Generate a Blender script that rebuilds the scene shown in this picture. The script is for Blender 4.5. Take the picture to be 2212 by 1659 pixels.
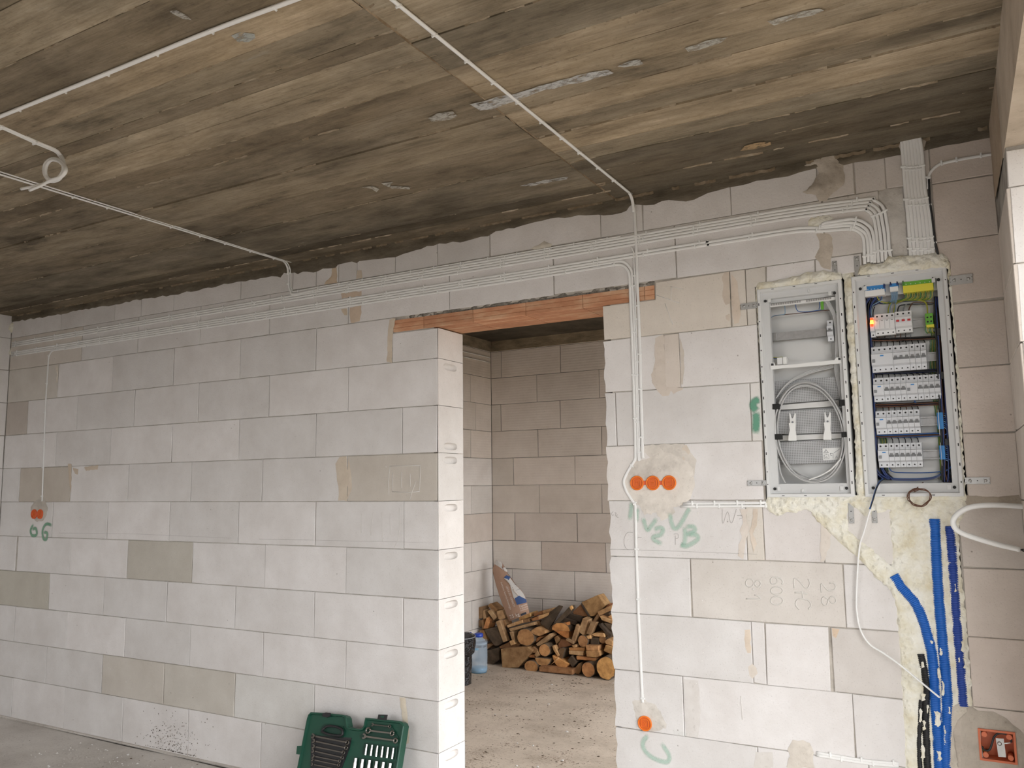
import bpy, bmesh, math, random
from mathutils import Vector, Matrix, noise
from mathutils.geometry import delaunay_2d_cdt

random.seed(7)
SC = bpy.context.scene
COL = SC.collection
for o in list(bpy.data.objects):
    bpy.data.objects.remove(o)

# ------------------------------------------------------------------ camera
FPX = 1785.633
YAW, PITCH, ROLL = 0.5150267, 0.1221219, -0.0127257
CAM = Vector((0.0, -3.446089, 1.552942))
_cy, _sy, _cp, _sp = math.cos(YAW), math.sin(YAW), math.cos(PITCH), math.sin(PITCH)
FWD = Vector((-_sy * _cp, _cy * _cp, _sp))
_r = Vector((_cy, _sy, 0))
_u = _r.cross(FWD)
RT = math.cos(ROLL) * _r + math.sin(ROLL) * _u
UP = -math.sin(ROLL) * _r + math.cos(ROLL) * _u
cam = bpy.data.objects.new('camera', bpy.data.cameras.new('camera'))
COL.objects.link(cam)
cam.data.sensor_fit = 'HORIZONTAL'
cam.data.sensor_width = 36.0
cam.data.lens = FPX / 2212.0 * 36.0
cam.data.clip_start = 0.02
cam.matrix_world = Matrix(((RT.x, UP.x, -FWD.x, CAM.x), (RT.y, UP.y, -FWD.y, CAM.y), (RT.z, UP.z, -FWD.z, CAM.z), (0, 0, 0, 1)))
SC.camera = cam

# ------------------------------------------------------------------ world, light, exposure
world = bpy.data.worlds.new('overcast_sky')
SC.world = world
world.use_nodes = True
_bg = world.node_tree.nodes['Background']
_bg.inputs[0].default_value = (0.975, 0.985, 1.0, 1)
_bg.inputs[1].default_value = 1.0
SC.view_settings.view_transform = 'Standard'
SC.view_settings.look = 'None'
SC.view_settings.gamma = 1.0
SC.view_settings.use_curve_mapping = False
SC.view_settings.exposure = 2.54
SC.cycles.use_denoising = True
SC.cycles.max_bounces = 5
SC.cycles.adaptive_threshold = 0.04
SC.cycles.diffuse_bounces = 3
SC.cycles.transparent_max_bounces = 16
SC.cycles.caustics_reflective = False
SC.cycles.caustics_refractive = False


def portal(name, loc, rot, sx, sy):
    """marks a real opening so that the sky light through it is sampled well (gives no light itself)"""
    l = bpy.data.lights.new(name, 'AREA')
    l.shape = 'RECTANGLE'
    l.size, l.size_y = sx, sy
    l.cycles.is_portal = True
    o = bpy.data.objects.new(name, l)
    COL.objects.link(o)
    o.location = loc
    o.rotation_euler = rot
    return o


H2 = math.pi / 2
portal('portal_patio_door', (0.52, -2.40, 1.29), (0, H2, 0), 2.55, 3.7)
portal('portal_rear_window', (-3.6, -5.75, 1.6), (H2, 0, 0), 2.4, 1.5)
portal('portal_store_door', (-0.35, 1.65, 1.15), (0, H2, 0), 2.3, 2.3)

# ------------------------------------------------------------------ helpers
Z0 = 1.48          # height of the joint between courses 3 and 4
CH = 0.2415        # course height
CEIL = 2.857
FB = 0.075         # floor level of the store room
BY = 3.0           # back wall of the store room


def JZ(k):
    return Z0 + (4 - k) * CH


def ray(px, py):
    return RT * ((px - 1106.0) / FPX) + UP * ((829.5 - py) / FPX) + FWD


def at(px, py, axis=1, v=0.0):
    d = ray(px, py)
    t = (v - CAM[axis]) / d[axis]
    return CAM + d * t


def W(px, py, y=0.0):
    return at(px, py, 1, y)


def onplane(px, py, p0, n):
    d = ray(px, py)
    return CAM + d * ((Vector(p0) - CAM).dot(n) / d.dot(n))


def zf(ox, oy, s):
    return lambda pts: [(ox + x / s, oy + y / s) for x, y in pts]


def smooth(me, on=True):
    me.polygons.foreach_set('use_smooth', [on] * len(me.polygons))


class MB:
    """collects simple shapes into one mesh"""

    def __init__(self):
        self.v, self.f, self.sm = [], [], []

    def add(self, vs, fs, sm=False):
        b = len(self.v)
        self.v += [tuple(v) for v in vs]
        self.f += [tuple(i + b for i in f) for f in fs]
        self.sm += [sm] * len(fs)
        return self

    def box(self, a, b, m=None):
        (x0, y0, z0), (x1, y1, z1) = a, b
        vs = [Vector(c) for c in ((x0, y0, z0), (x1, y0, z0), (x1, y1, z0), (x0, y1, z0), (x0, y0, z1), (x1, y0, z1), (x1, y1, z1), (x0, y1, z1))]
        if m:
            vs = [m @ v for v in vs]
        return self.add(vs, [(0, 3, 2, 1), (4, 5, 6, 7), (0, 1, 5, 4), (1, 2, 6, 5), (2, 3, 7, 6), (3, 0, 4, 7)])

    def bbox(self, a, b, c=0.002, m=None):
        """box with chamfered edges on the face that looks to -y"""
        (x0, y0, z0), (x1, y1, z1) = a, b
        vs = [(x0, y1, z0), (x1, y1, z0), (x1, y1, z1), (x0, y1, z1),
              (x0, y0 + c, z0), (x1, y0 + c, z0), (x1, y0 + c, z1), (x0, y0 + c, z1),
              (x0 + c, y0, z0 + c), (x1 - c, y0, z0 + c), (x1 - c, y0, z1 - c), (x0 + c, y0, z1 - c)]
        vs = [Vector(v) for v in vs]
        if m:
            vs = [m @ v for v in vs]
        fs = [(0, 3, 2, 1), (8, 9, 10, 11)]
        for k in range(4):
            j = (k + 1) % 4
            fs += [(k, j, 4 + j, 4 + k), (4 + k, 4 + j, 8 + j, 8 + k)]
        return self.add(vs, fs)

    def prism(self, poly, ext, cap=True):
        """poly: list of 3D points, ext: vector"""
        n = len(poly)
        ext = Vector(ext)
        vs = [Vector(p) for p in poly] + [Vector(p) + ext for p in poly]
        fs = [(i, (i + 1) % n, n + (i + 1) % n, n + i) for i in range(n)]
        if cap:
            fs += [tuple(range(n))[::-1], tuple(range(n, 2 * n))]
        return self.add(vs, fs)

    def tube(self, pts, r, n=6, cap=True, sm=True):
        pts = [Vector(p) for p in pts]
        m = len(pts)
        vs, fs = [], []
        prev = None
        for i, p in enumerate(pts):
            t = (pts[min(i + 1, m - 1)] - pts[max(i - 1, 0)])
            if t.length < 1e-9:
                t = Vector((0, 0, 1))
            t.normalize()
            if prev is None:
                a = Vector((0, 0, 1)) if abs(t.z) < .9 else Vector((1, 0, 0))
                u = t.cross(a).normalized()
            else:
                u = (prev - t * prev.dot(t))
                u = u.normalized() if u.length > 1e-6 else t.orthogonal().normalized()
            prev = u
            w = t.cross(u)
            rr = r[i] if isinstance(r, (list, tuple)) else r
            for k in range(n):
                a = 2 * math.pi * k / n
                vs.append(p + (u * math.cos(a) + w * math.sin(a)) * rr)
        for i in range(m - 1):
            for k in range(n):
                j = (k + 1) % n
                fs.append((i * n + k, i * n + j, (i + 1) * n + j, (i + 1) * n + k))
        self.add(vs, fs, sm)
        if cap:
            b = len(self.v) - m * n
            self.f += [tuple(b + k for k in range(n))[::-1], tuple(b + (m - 1) * n + k for k in range(n))]
            self.sm += [False, False]
        return self

    def ribbon(self, pts, w, t, normal=None, width=None):
        """flat cable: pts lie on the face that touches the wall"""
        pts = [Vector(p) for p in pts]
        m = len(pts)
        prof = [(-.5, .12), (-.36, 0), (.36, 0), (.5, .12), (.5, .72), (.34, 1), (-.34, 1), (-.5, .72)]
        vs, fs = [], []
        for i, p in enumerate(pts):
            tg = (pts[min(i + 1, m - 1)] - pts[max(i - 1, 0)]).normalized()
            if width is not None:
                wd = Vector(width).normalized()
                nn = tg.cross(wd).normalized()
                if normal is not None and nn.dot(Vector(normal)) < 0:
                    nn = -nn
            else:
                nn = Vector(normal).normalized()
                wd = nn.cross(tg).normalized()
                nn = tg.cross(wd).normalized()
            for a, b in prof:
                vs.append(p + wd * (a * w) + nn * (b * t))
        n = 8
        for i in range(m - 1):
            for k in range(n):
                j = (k + 1) % n
                fs.append((i * n + k, i * n + j, (i + 1) * n + j, (i + 1) * n + k))
        fs += [tuple(range(n)), tuple((m - 1) * n + k for k in range(n))]
        return self.add(vs, fs, True)

    def lathe(self, prof, n=16, m=None, cap0=True, cap1=True, sm=True):
        """prof: list of (radius, height) about z"""
        vs, fs = [], []
        for r, h in prof:
            for k in range(n):
                a = 2 * math.pi * k / n
                v = Vector((r * math.cos(a), r * math.sin(a), h))
                vs.append(m @ v if m else v)
        for i in range(len(prof) - 1):
            for k in range(n):
                j = (k + 1) % n
                fs.append((i * n + k, i * n + j, (i + 1) * n + j, (i + 1) * n + k))
        self.add(vs, fs, sm)
        b = len(self.v) - len(vs)
        if cap0:
            self.f.append(tuple(b + k for k in range(n))[::-1]); self.sm.append(False)
        if cap1:
            self.f.append(tuple(b + (len(prof) - 1) * n + k for k in range(n))); self.sm.append(False)
        return self

    def mesh(self, name, fix=True):
        me = bpy.data.meshes.new(name)
        me.from_pydata(self.v, [], self.f)
        me.polygons.foreach_set('use_smooth', self.sm)
        if fix:
            bm = bmesh.new(); bm.from_mesh(me)
            bmesh.ops.recalc_face_normals(bm, faces=bm.faces)
            bm.to_mesh(me); bm.free()
        me.update()
        return me

    def build(self, name, mat, parent=None, fix=True, color=None):
        me = self.mesh(name, fix)
        return obj(name, me, mat, parent, color)


def obj(name, me, mat=None, parent=None, color=None):
    if mat is not None and len(me.materials) == 0:
        me.materials.append(mat)
    o = bpy.data.objects.new(name, me)
    COL.objects.link(o)
    if parent is not None:
        o.parent = parent
    if color is not None:
        o.color = (color[0], color[1], color[2], 1)
    return o


def tag(o, label, cat, group=None):
    o['label'] = label
    o['category'] = cat
    if group:
        o['group'] = group
    return o


def struct(o):
    o['kind'] = 'structure'
    return o


def thing(name, label, cat, group=None):
    """a thing made of parts: an Empty at the scene origin frame (parts carry world coordinates)"""
    o = bpy.data.objects.new(name, None)
    o.empty_display_size = 0.05
    COL.objects.link(o)
    return tag(o, label, cat, group)


# ------------------------------------------------------------------ materials
def newmat(name):
    m = bpy.data.materials.new(name)
    m.use_nodes = True
    nt = m.node_tree
    return m, nt, nt.nodes['Principled BSDF'], nt.nodes, nt.links


def plain(name, col, rough=0.5, metal=0.0, bump=0.0, bscale=200.0, var=0.0, vscale=30.0, spec=0.5):
    m, nt, b, N, L = newmat(name)
    b.inputs['Base Color'].default_value = (*col, 1)
    b.inputs['Roughness'].default_value = rough
    b.inputs['Metallic'].default_value = metal
    b.inputs['Specular IOR Level'].default_value = spec
    if bump or var:
        g = N.new('ShaderNodeNewGeometry')
        if bump:
            n = N.new('ShaderNodeTexNoise'); n.inputs['Scale'].default_value = bscale; n.inputs['Detail'].default_value = 4
            L.new(g.outputs['Position'], n.inputs['Vector'])
            bp = N.new('ShaderNodeBump'); bp.inputs['Strength'].default_value = bump; bp.inputs['Distance'].default_value = 0.004
            L.new(n.outputs[0], bp.inputs['Height']); L.new(bp.outputs[0], b.inputs['Normal'])
        if var:
            n = N.new('ShaderNodeTexNoise'); n.inputs['Scale'].default_value = vscale; n.inputs['Detail'].default_value = 5
            L.new(g.outputs['Position'], n.inputs['Vector'])
            mx = N.new('ShaderNodeMix'); mx.data_type = 'RGBA'
            mx.inputs[6].default_value = (*[c * (1 - var) for c in col], 1)
            mx.inputs[7].default_value = (*[min(1, c * (1 + var)) for c in col], 1)
            L.new(n.outputs[0], mx.inputs[0]); L.new(mx.outputs[2], b.inputs['Base Color'])
    return m


def noise_node(N, L, vec, scale, detail=5, rough=.6):
    n = N.new('ShaderNodeTexNoise')
    n.inputs['Scale'].default_value = scale; n.inputs['Detail'].default_value = detail; n.inputs['Roughness'].default_value = rough
    L.new(vec, n.inputs['Vector'])
    return n


def ramp(N, L, fac, stops):
    r = N.new('ShaderNodeValToRGB')
    e = r.color_ramp.elements
    while len(e) < len(stops):
        e.new(0.5)
    for el, (p, c) in zip(e, stops):
        el.position = p
        el.color = (*c, 1) if len(c) == 3 else c
    L.new(fac, r.inputs[0])
    return r


def mixc(N, L, fac, a, b, mode='MIX'):
    m = N.new('ShaderNodeMix'); m.data_type = 'RGBA'; m.blend_type = mode
    for s, i in ((fac, 0), (a, 6), (b, 7)):
        if isinstance(s, (int, float)):
            m.inputs[i].default_value = s
        elif isinstance(s, tuple):
            m.inputs[i].default_value = (*s, 1)
        else:
            L.new(s, m.inputs[i])
    return m.outputs[2]


def aac_mat(name, groove=0.0):
    """aerated concrete block: object colour, dust clouds, pits and chips"""
    m, nt, b, N, L = newmat(name)
    oi = N.new('ShaderNodeObjectInfo')
    g = N.new('ShaderNodeNewGeometry')
    pos = g.outputs['Position']
    r = ramp(N, L, oi.outputs['Random'], [(0, (.93, .93, .93)), (1, (1.05, 1.045, 1.05))])
    c = mixc(N, L, 1.0, oi.outputs['Color'], r.outputs[0], 'MULTIPLY')
    n1 = noise_node(N, L, pos, 4.5, 4, .62)
    r1 = ramp(N, L, n1.outputs[0], [(.3, (.90, .885, .87)), (.7, (1.04, 1.04, 1.04))])
    c = mixc(N, L, 1.0, c, r1.outputs[0], 'MULTIPLY')
    n2 = noise_node(N, L, pos, 170, 3, .6)
    r2 = ramp(N, L, n2.outputs[0], [(.27, (.80, .79, .78)), (.40, (1, 1, 1)), (.72, (1, 1, 1)), (.80, (1.1, 1.1, 1.1))])
    c = mixc(N, L, 1.0, c, r2.outputs[0], 'MULTIPLY')
    v = N.new('ShaderNodeTexVoronoi'); v.inputs['Scale'].default_value = 9.0
    L.new(pos, v.inputs['Vector'])
    rv = ramp(N, L, v.outputs['Distance'], [(.018, (.55, .53, .51)), (.034, (1, 1, 1))])
    c = mixc(N, L, 1.0, c, rv.outputs[0], 'MULTIPLY')
    L.new(c, b.inputs['Base Color'])
    b.inputs['Roughness'].default_value = .95
    b.inputs['Specular IOR Level'].default_value = .15
    bp = N.new('ShaderNodeBump'); bp.inputs['Strength'].default_value = .35; bp.inputs['Distance'].default_value = .003
    n3 = noise_node(N, L, pos, 90, 3, .65)
    h = n3.outputs[0]
    if groove:
        wv = N.new('ShaderNodeTexWave'); wv.bands_direction = 'Z'; wv.inputs['Scale'].default_value = 14; wv.inputs['Distortion'].default_value = 1.2
        L.new(pos, wv.inputs['Vector'])
        ad = N.new('ShaderNodeMath'); ad.operation = 'MULTIPLY_ADD'; ad.inputs[1].default_value = groove
        L.new(wv.outputs[1], ad.inputs[0]); L.new(h, ad.inputs[2])
        h = ad.outputs[0]
    L.new(h, bp.inputs['Height']); L.new(bp.outputs[0], b.inputs['Normal'])
    return m


def concrete_mat(name, dark, mid, light, stretch=(1, 1, 1), scale=3.0, speck=.5, bump=.5, grit=0.0):
    m, nt, b, N, L = newmat(name)
    g = N.new('ShaderNodeNewGeometry')
    mp = N.new('ShaderNodeMapping'); mp.inputs['Scale'].default_value = stretch
    L.new(g.outputs['Position'], mp.inputs['Vector'])
    n1 = noise_node(N, L, mp.outputs[0], scale, 5, .62)
    r1 = ramp(N, L, n1.outputs[0], [(.30, dark), (.5, mid), (.72, light)])
    n2 = noise_node(N, L, g.outputs['Position'], 60, 3, .7)
    r2 = ramp(N, L, n2.outputs[0], [(.30, (.72, .70, .68)), (.42, (1, 1, 1)), (.68, (1, 1, 1)), (.78, (1.15, 1.14, 1.12))])
    c = mixc(N, L, speck, r1.outputs[0], r2.outputs[0], 'MULTIPLY')
    if grit:
        # trodden-in wood crumbs and dirt, in drifts
        na = noise_node(N, L, g.outputs['Position'], 75, 4, .7)
        nb = noise_node(N, L, g.outputs['Position'], 5, 5, .6)
        ma = N.new('ShaderNodeMath'); ma.operation = 'MULTIPLY_ADD'; ma.inputs[1].default_value = .45
        L.new(nb.outputs[0], ma.inputs[0]); L.new(na.outputs[0], ma.inputs[2])
        c = mixc(N, L, ramp(N, L, ma.outputs[0], [(.80, (0, 0, 0)), (.90, (grit, grit, grit))]).outputs[0], c, (.20, .145, .10))
    oi = N.new('ShaderNodeObjectInfo')
    c = mixc(N, L, 1.0, c, oi.outputs['Color'], 'MULTIPLY')
    L.new(c, b.inputs['Base Color'])
    b.inputs['Roughness'].default_value = .9
    b.inputs['Specular IOR Level'].default_value = .2
    bp = N.new('ShaderNodeBump'); bp.inputs['Strength'].default_value = bump; bp.inputs['Distance'].default_value = .004
    n3 = noise_node(N, L, mp.outputs[0], 25, 4, .7)
    L.new(n3.outputs[0], bp.inputs['Height']); L.new(bp.outputs[0], b.inputs['Normal'])
    return m


def ceiling_mat():
    """board-marked concrete: wood grain imprint along x, damp blotches, lime bloom"""
    m, nt, b, N, L = newmat('board_marked_concrete')
    g = N.new('ShaderNodeNewGeometry')
    oi = N.new('ShaderNodeObjectInfo')

    def mp(sc):
        q = N.new('ShaderNodeMapping'); q.inputs['Scale'].default_value = sc
        L.new(g.outputs['Position'], q.inputs['Vector'])
        return q.outputs[0]
    n1 = noise_node(N, L, mp((.7, 3.0, 1)), 2.8, 6, .72)
    c = ramp(N, L, n1.outputs[0], [(.28, (.115, .092, .062)), (.46, (.285, .23, .158)), (.60, (.38, .312, .222)), (.76, (.53, .45, .335))]).outputs[0]
    n2 = noise_node(N, L, mp((.8, 1.6, 1)), 1.9, 4, .65)
    c = mixc(N, L, 1.0, c, ramp(N, L, n2.outputs[0], [(.34, (.66, .66, .66)), (.50, (1, 1, 1)), (.7, (1.12, 1.10, 1.06))]).outputs[0], 'MULTIPLY')
    n3 = noise_node(N, L, mp((2.5, 60, 1)), 3.0, 3, .6)
    c = mixc(N, L, .55, c, ramp(N, L, n3.outputs[0], [(.32, (.70, .68, .66)), (.55, (1.05, 1.05, 1.05))]).outputs[0], 'MULTIPLY')
    n4 = noise_node(N, L, g.outputs['Position'], 55, 4, .72)
    c = mixc(N, L, .6, c, ramp(N, L, n4.outputs[0], [(.30, (.62, .60, .58)), (.43, (1, 1, 1)), (.64, (1, 1, 1)), (.76, (1.35, 1.33, 1.28))]).outputs[0], 'MULTIPLY')
    c = mixc(N, L, 1.0, c, oi.outputs['Color'], 'MULTIPLY')
    n5 = noise_node(N, L, mp((1.1, 4.5, 1)), 3.2, 5, .7)
    c = mixc(N, L, ramp(N, L, n5.outputs[0], [(.66, (0, 0, 0)), (.80, (.5, .5, .5))]).outputs[0], c, (.46, .43, .37))
    L.new(c, b.inputs['Base Color'])
    b.inputs['Roughness'].default_value = .9
    b.inputs['Specular IOR Level'].default_value = .2
    bp = N.new('ShaderNodeBump'); bp.inputs['Strength'].default_value = .8; bp.inputs['Distance'].default_value = .004
    ad = N.new('ShaderNodeMath'); ad.operation = 'ADD'
    L.new(n3.outputs[0], ad.inputs[0]); L.new(n4.outputs[0], ad.inputs[1])
    L.new(ad.outputs[0], bp.inputs['Height']); L.new(bp.outputs[0], b.inputs['Normal'])
    return m


def patchy_mat(name, col, lo=.36, hi=.54):
    """thin deposit with broken edges"""
    m, nt, b, N, L = newmat(name)
    g = N.new('ShaderNodeNewGeometry')
    oi = N.new('ShaderNodeObjectInfo')
    q = N.new('ShaderNodeMapping'); q.inputs['Scale'].default_value = (1, 2.2, 1)
    L.new(g.outputs['Position'], q.inputs['Vector'])
    n = noise_node(N, L, q.outputs[0], 26, 7, .75)
    L.new(ramp(N, L, n.outputs[0], [(lo, (0, 0, 0)), (hi, (.85, .85, .85))]).outputs[0], b.inputs['Alpha'])
    L.new(mixc(N, L, 1.0, col, oi.outputs['Color'], 'MULTIPLY'), b.inputs['Base Color'])
    b.inputs['Roughness'].default_value = .95
    return m


M = {}
M['aac'] = aac_mat('aerated_concrete')
M['aac_groove'] = aac_mat('aerated_concrete_scored', .5)
M['mortar'] = concrete_mat('joint_mortar', (.26, .24, .215), (.38, .355, .32), (.48, .45, .41), scale=12)
M['plaster'] = concrete_mat('rough_plaster', (.40, .37, .335), (.52, .485, .44), (.60, .565, .52), scale=9, bump=1.0)
M['mortar_lump'] = concrete_mat('mortar_lump', (.38, .34, .29), (.47, .425, .37), (.55, .50, .44), scale=10, bump=1.0)
M['beam'] = concrete_mat('ring_beam_concrete', (.085, .071, .052), (.155, .13, .096), (.25, .21, .155), stretch=(1, 1, 3), scale=4, bump=.9)
M['ceiling'] = ceiling_mat()
M['floor'] = concrete_mat('floor_concrete', (.54, .50, .455), (.67, .63, .585), (.77, .73, .685), scale=2.2, speck=.8, grit=.3)
M['floor_store'] = concrete_mat('store_floor_concrete', (.50, .445, .385), (.64, .575, .51), (.73, .67, .60), scale=3.0, speck=.9, grit=.85)
M['ground'] = plain('outside_ground', (.14, .112, .078), .95)
M['smear'] = concrete_mat('tan_adhesive_smear', (.52, .462, .40), (.575, .518, .455), (.63, .575, .51), scale=8, speck=.4, bump=.4)
M['lime'] = patchy_mat('lime_efflorescence', (.60, .59, .56))
M['rust'] = patchy_mat('rust_bloom', (.52, .36, .20))
M['terracotta'] = None


def blob(poly, h, mat, name, parent=None, axis=1, base=0.0, sign=-1, step=0.012, rim=0.02, rough=.35, nscale=40.0, seed=0.0, jit=0.0, flat=0.0, color=None, hole=None):
    """lump on a flat face: poly = 2D outline (x,z) for axis 1, (y,z) for axis 0, (x,y) for axis 2.  It rises by h."""
    rnd = random.Random(int(seed * 1000) + len(poly))
    pts = []
    n = len(poly)
    for i in range(n):
        a, b = Vector(poly[i]), Vector(poly[(i + 1) % n])
        k = max(1, int((b - a).length / (step * 1.2)))
        for j in range(k):
            q = a.lerp(b, j / k)
            if jit:
                q = q + Vector((rnd.uniform(-jit, jit), rnd.uniform(-jit, jit)))
            pts.append(q)
    nb = len(pts)

    def inside(q):
        c = False
        j = nb - 1
        for i in range(nb):
            a, b = pts[i], pts[j]
            if (a.y > q.y) != (b.y > q.y) and q.x < (b.x - a.x) * (q.y - a.y) / (b.y - a.y) + a.x:
                c = not c
            j = i
        return c

    def dist(q):
        best = 9
        for i in range(nb):
            a, b = pts[i], pts[(i + 1) % nb]
            ab = b - a
            l2 = ab.length_squared
            t = max(0, min(1, (q - a).dot(ab) / l2)) if l2 > 0 else 0
            d = (q - a - ab * t).length
            if d < best:
                best = d
        return best

    xs = [p.x for p in pts]; ys = [p.y for p in pts]
    inner = []
    x = min(xs) + step / 2
    while x < max(xs):
        y = min(ys) + step / 2
        while y < max(ys):
            q = Vector((x + rnd.uniform(-.3, .3) * step, y + rnd.uniform(-.3, .3) * step))
            if inside(q):
                d = dist(q)
                if d > step * .35:
                    inner.append((q, d))
            y += step
        x += step
    if hole:
        inner = [(q, d) for q, d in inner if not (hole[0] - .003 < q.x < hole[1] + .003 and hole[2] - .003 < q.y < hole[3] + .003)]
    allp = pts + [q for q, d in inner]
    edges = [(i, (i + 1) % nb) for i in range(nb)]
    if hole:
        k = len(allp)
        hp = [Vector((hole[0], hole[2])), Vector((hole[1], hole[2])), Vector((hole[1], hole[3])), Vector((hole[0], hole[3]))]
        inner = inner + [(q, .02) for q in hp]
        allp = allp + hp
        edges += [(k + i, k + (i + 1) % 4) for i in range(4)]
    vo, eo, fo, ov, oe, of = delaunay_2d_cdt([Vector((p.x, p.y)) for p in allp], edges, [], 1, 1e-6)
    dmap = {}
    for i, src in enumerate(ov):
        s = src[0] if src else None
        dmap[i] = 0.0 if (s is None or s < nb) else inner[s - nb][1]
    vs = []
    for i, p in enumerate(vo):
        d = min(1.0, dmap[i] / rim)
        prof = math.sin(d * math.pi / 2)
        q3 = Vector((p.x * nscale, p.y * nscale, seed * 7.3))
        hh = base + (h * prof * (1 + rough * noise.noise(q3) + rough * .5 * noise.noise(q3 * 2.7)) if dmap[i] > 0 else flat)
        hh *= sign
        vs.append((p.x, hh, p.y) if axis == 1 else ((hh, p.x, p.y) if axis == 0 else (p.x, p.y, hh)))
    if hole:
        fo = [f for f in fo if not all(hole[0] - 1e-4 <= vo[i].x <= hole[1] + 1e-4 and hole[2] - 1e-4 <= vo[i].y <= hole[3] + 1e-4 for i in f)]
    mb = MB()
    mb.add(vs, fo, True)
    me = mb.mesh(name, fix=False)
    # orient towards the viewer side
    want = [0, 0, 0]; want[axis] = sign
    if len(me.polygons) and me.polygons[0].normal[axis] * sign < 0:
        me.flip_normals()
    return obj(name, me, mat, parent, color or (1, 1, 1))


def pxpoly(pts, y=0.0):
    r = []
    for p in pts:
        q = W(p[0], p[1], y)
        r.append((q.x, q.z))
    return r


def spline(pts, k=6):
    """Catmull-Rom through 3D points"""
    P = [Vector(p) for p in pts]
    if len(P) < 3:
        return P
    out = []
    n = len(P)
    for i in range(n - 1):
        a = P[i - 1] if i else P[0] * 2 - P[1]
        b, c = P[i], P[i + 1]
        d = P[i + 2] if i + 2 < n else P[-1] * 2 - P[-2]
        for j in range(k):
            t = j / k
            out.append(.5 * ((2 * b) + (c - a) * t + (2 * a - 5 * b + 4 * c - d) * t * t + (3 * b - a - 3 * c + d) * t ** 3))
    out.append(P[-1])
    return out

# ================================================================== STRUCTURE
TN = (.80, .776, .758)      # dry block
TB = (.66, .61, .545)       # beige block
TG = (.60, .565, .51)       # grey-beige damp block
TP = (.71, .63, .565)        # pinkish block by the corner, the corner's shade painted into the tone
XL, XR = -6.235, 0.111
OX0, OX1 = -2.385, -1.468   # door opening
WT = 0.24
RSK = 0.0262                # the right wall stands slightly askew


def block_mesh(poly, y0, y1, seed, jit=.0011, ch=.0022, open_right=False):
    """block seen from -y: poly (x,z) counter-clockwise outline, jittered"""
    rnd = random.Random(seed)
    pts = []
    n = len(poly)
    for i in range(n):
        a, b = Vector(poly[i]), Vector(poly[(i + 1) % n])
        L = (b - a).length
        k = max(1, int(L / .13))
        for j in range(k):
            q = a.lerp(b, j / k)
            nrm = Vector((b.y - a.y, a.x - b.x)).normalized()
            jj = rnd.uniform(-jit, jit * .6)
            if j == 0 and rnd.random() < .3:
                q = q + (Vector((sum(p[0] for p in poly) / n, sum(p[1] for p in poly) / n)) - q).normalized() * rnd.uniform(.001, .004)
            pts.append(q + nrm * jj)
    m = len(pts)
    cx = sum(p.x for p in pts) / m; cz = sum(p.y for p in pts) / m
    sx = max(p.x for p in pts) - min(p.x for p in pts); sz = max(p.y for p in pts) - min(p.y for p in pts)
    vs = []
    for p in pts:
        vs.append((p.x, y1, p.y))
    for p in pts:
        vs.append((p.x, y0 + ch, p.y))
    for p in pts:
        vs.append((cx + (p.x - cx) * (1 - 2 * ch / sx), y0, cz + (p.y - cz) * (1 - 2 * ch / sz)))
    fs = []
    for i in range(m):
        j = (i + 1) % m
        if not (open_right and abs(pts[i].x - max(q.x for q in pts)) < .004 and abs(pts[j].x - max(q.x for q in pts)) < .004):
            fs.append((i, j, m + j, m + i))
        fs.append((m + i, m + j, 2 * m + j, 2 * m + i))
    fs.append(tuple(range(2 * m, 3 * m)))
    fs.append(tuple(range(m))[::-1])
    mb = MB().add(vs, fs)
    return mb.mesh('block')


GAP = .0012
_bs = [0]


def put_block(parent, poly, tone, y0=0.0, y1=WT, mat='aac', **kw):
    _bs[0] += 1
    off = random.Random(_bs[0] * 3).uniform(-.0008, .0012)
    me = block_mesh(poly, y0 + off, y1, _bs[0], **kw)
    return obj('block', me, M[mat], parent, tone)


def rect(x0, x1, z0, z1, g=GAP):
    return [(x0 + g, z0 + g), (x1 - g, z0 + g), (x1 - g, z1 - g), (x0 + g, z1 - g)]


_a, _b = W(2117, 1577), W(2193, 1646)
JB = (_a.x, _b.x, _b.z, _a.z)                        # recess of the square junction box
# ---- main wall (between this room and the store room)
core = MB()
NI0, NI1, NIB, NIT = -.777, -.058, 1.485, 2.362      # niche of the two cabinets
CHX0, CHX1 = W(1945, 1400).x, W(2083, 1313).x                            # vertical chase of the conduits
for a, b in (((XL - .2, .007, -.1), (OX0 - .03, .233, 3.0)), ((OX0 - .01, .007, 2.44), (OX1 + .01, .233, 3.0)),
             ((OX1 + .035, .007, -.1), (NI0, .233, 3.0)), ((NI0, .007, NIT), (NI1, .233, 3.0)),
             ((NI1, .007, NIB), (XR + .2, .233, 3.0)), ((NI1, .007, JB[3]), (XR + .2, .233, NIB)), ((NI1, .007, -.1), (XR + .2, .233, JB[2])), ((JB[1], .007, JB[2]), (XR + .2, .233, JB[3])), ((JB[0], .06, JB[2]), (JB[1], .233, JB[3])), ((NI0, .007, -.1), (CHX0, .233, NIB)), ((CHX1, .007, JB[3]), (NI1, .233, NIB)), ((CHX1, .007, -.1), (NI1, .233, JB[2])), ((CHX1, .007, JB[2]), (JB[0], .233, JB[3])),
             ((NI0, .13, NIB), (NI1, .233, NIT)), ((CHX0, .10, -.1), (CHX1, .233, NIB))):
    core.box(a, b)
wall_back = struct(core.build('wall_back', M['mortar'], color=(1.35, 1.33, 1.3)))

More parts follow.
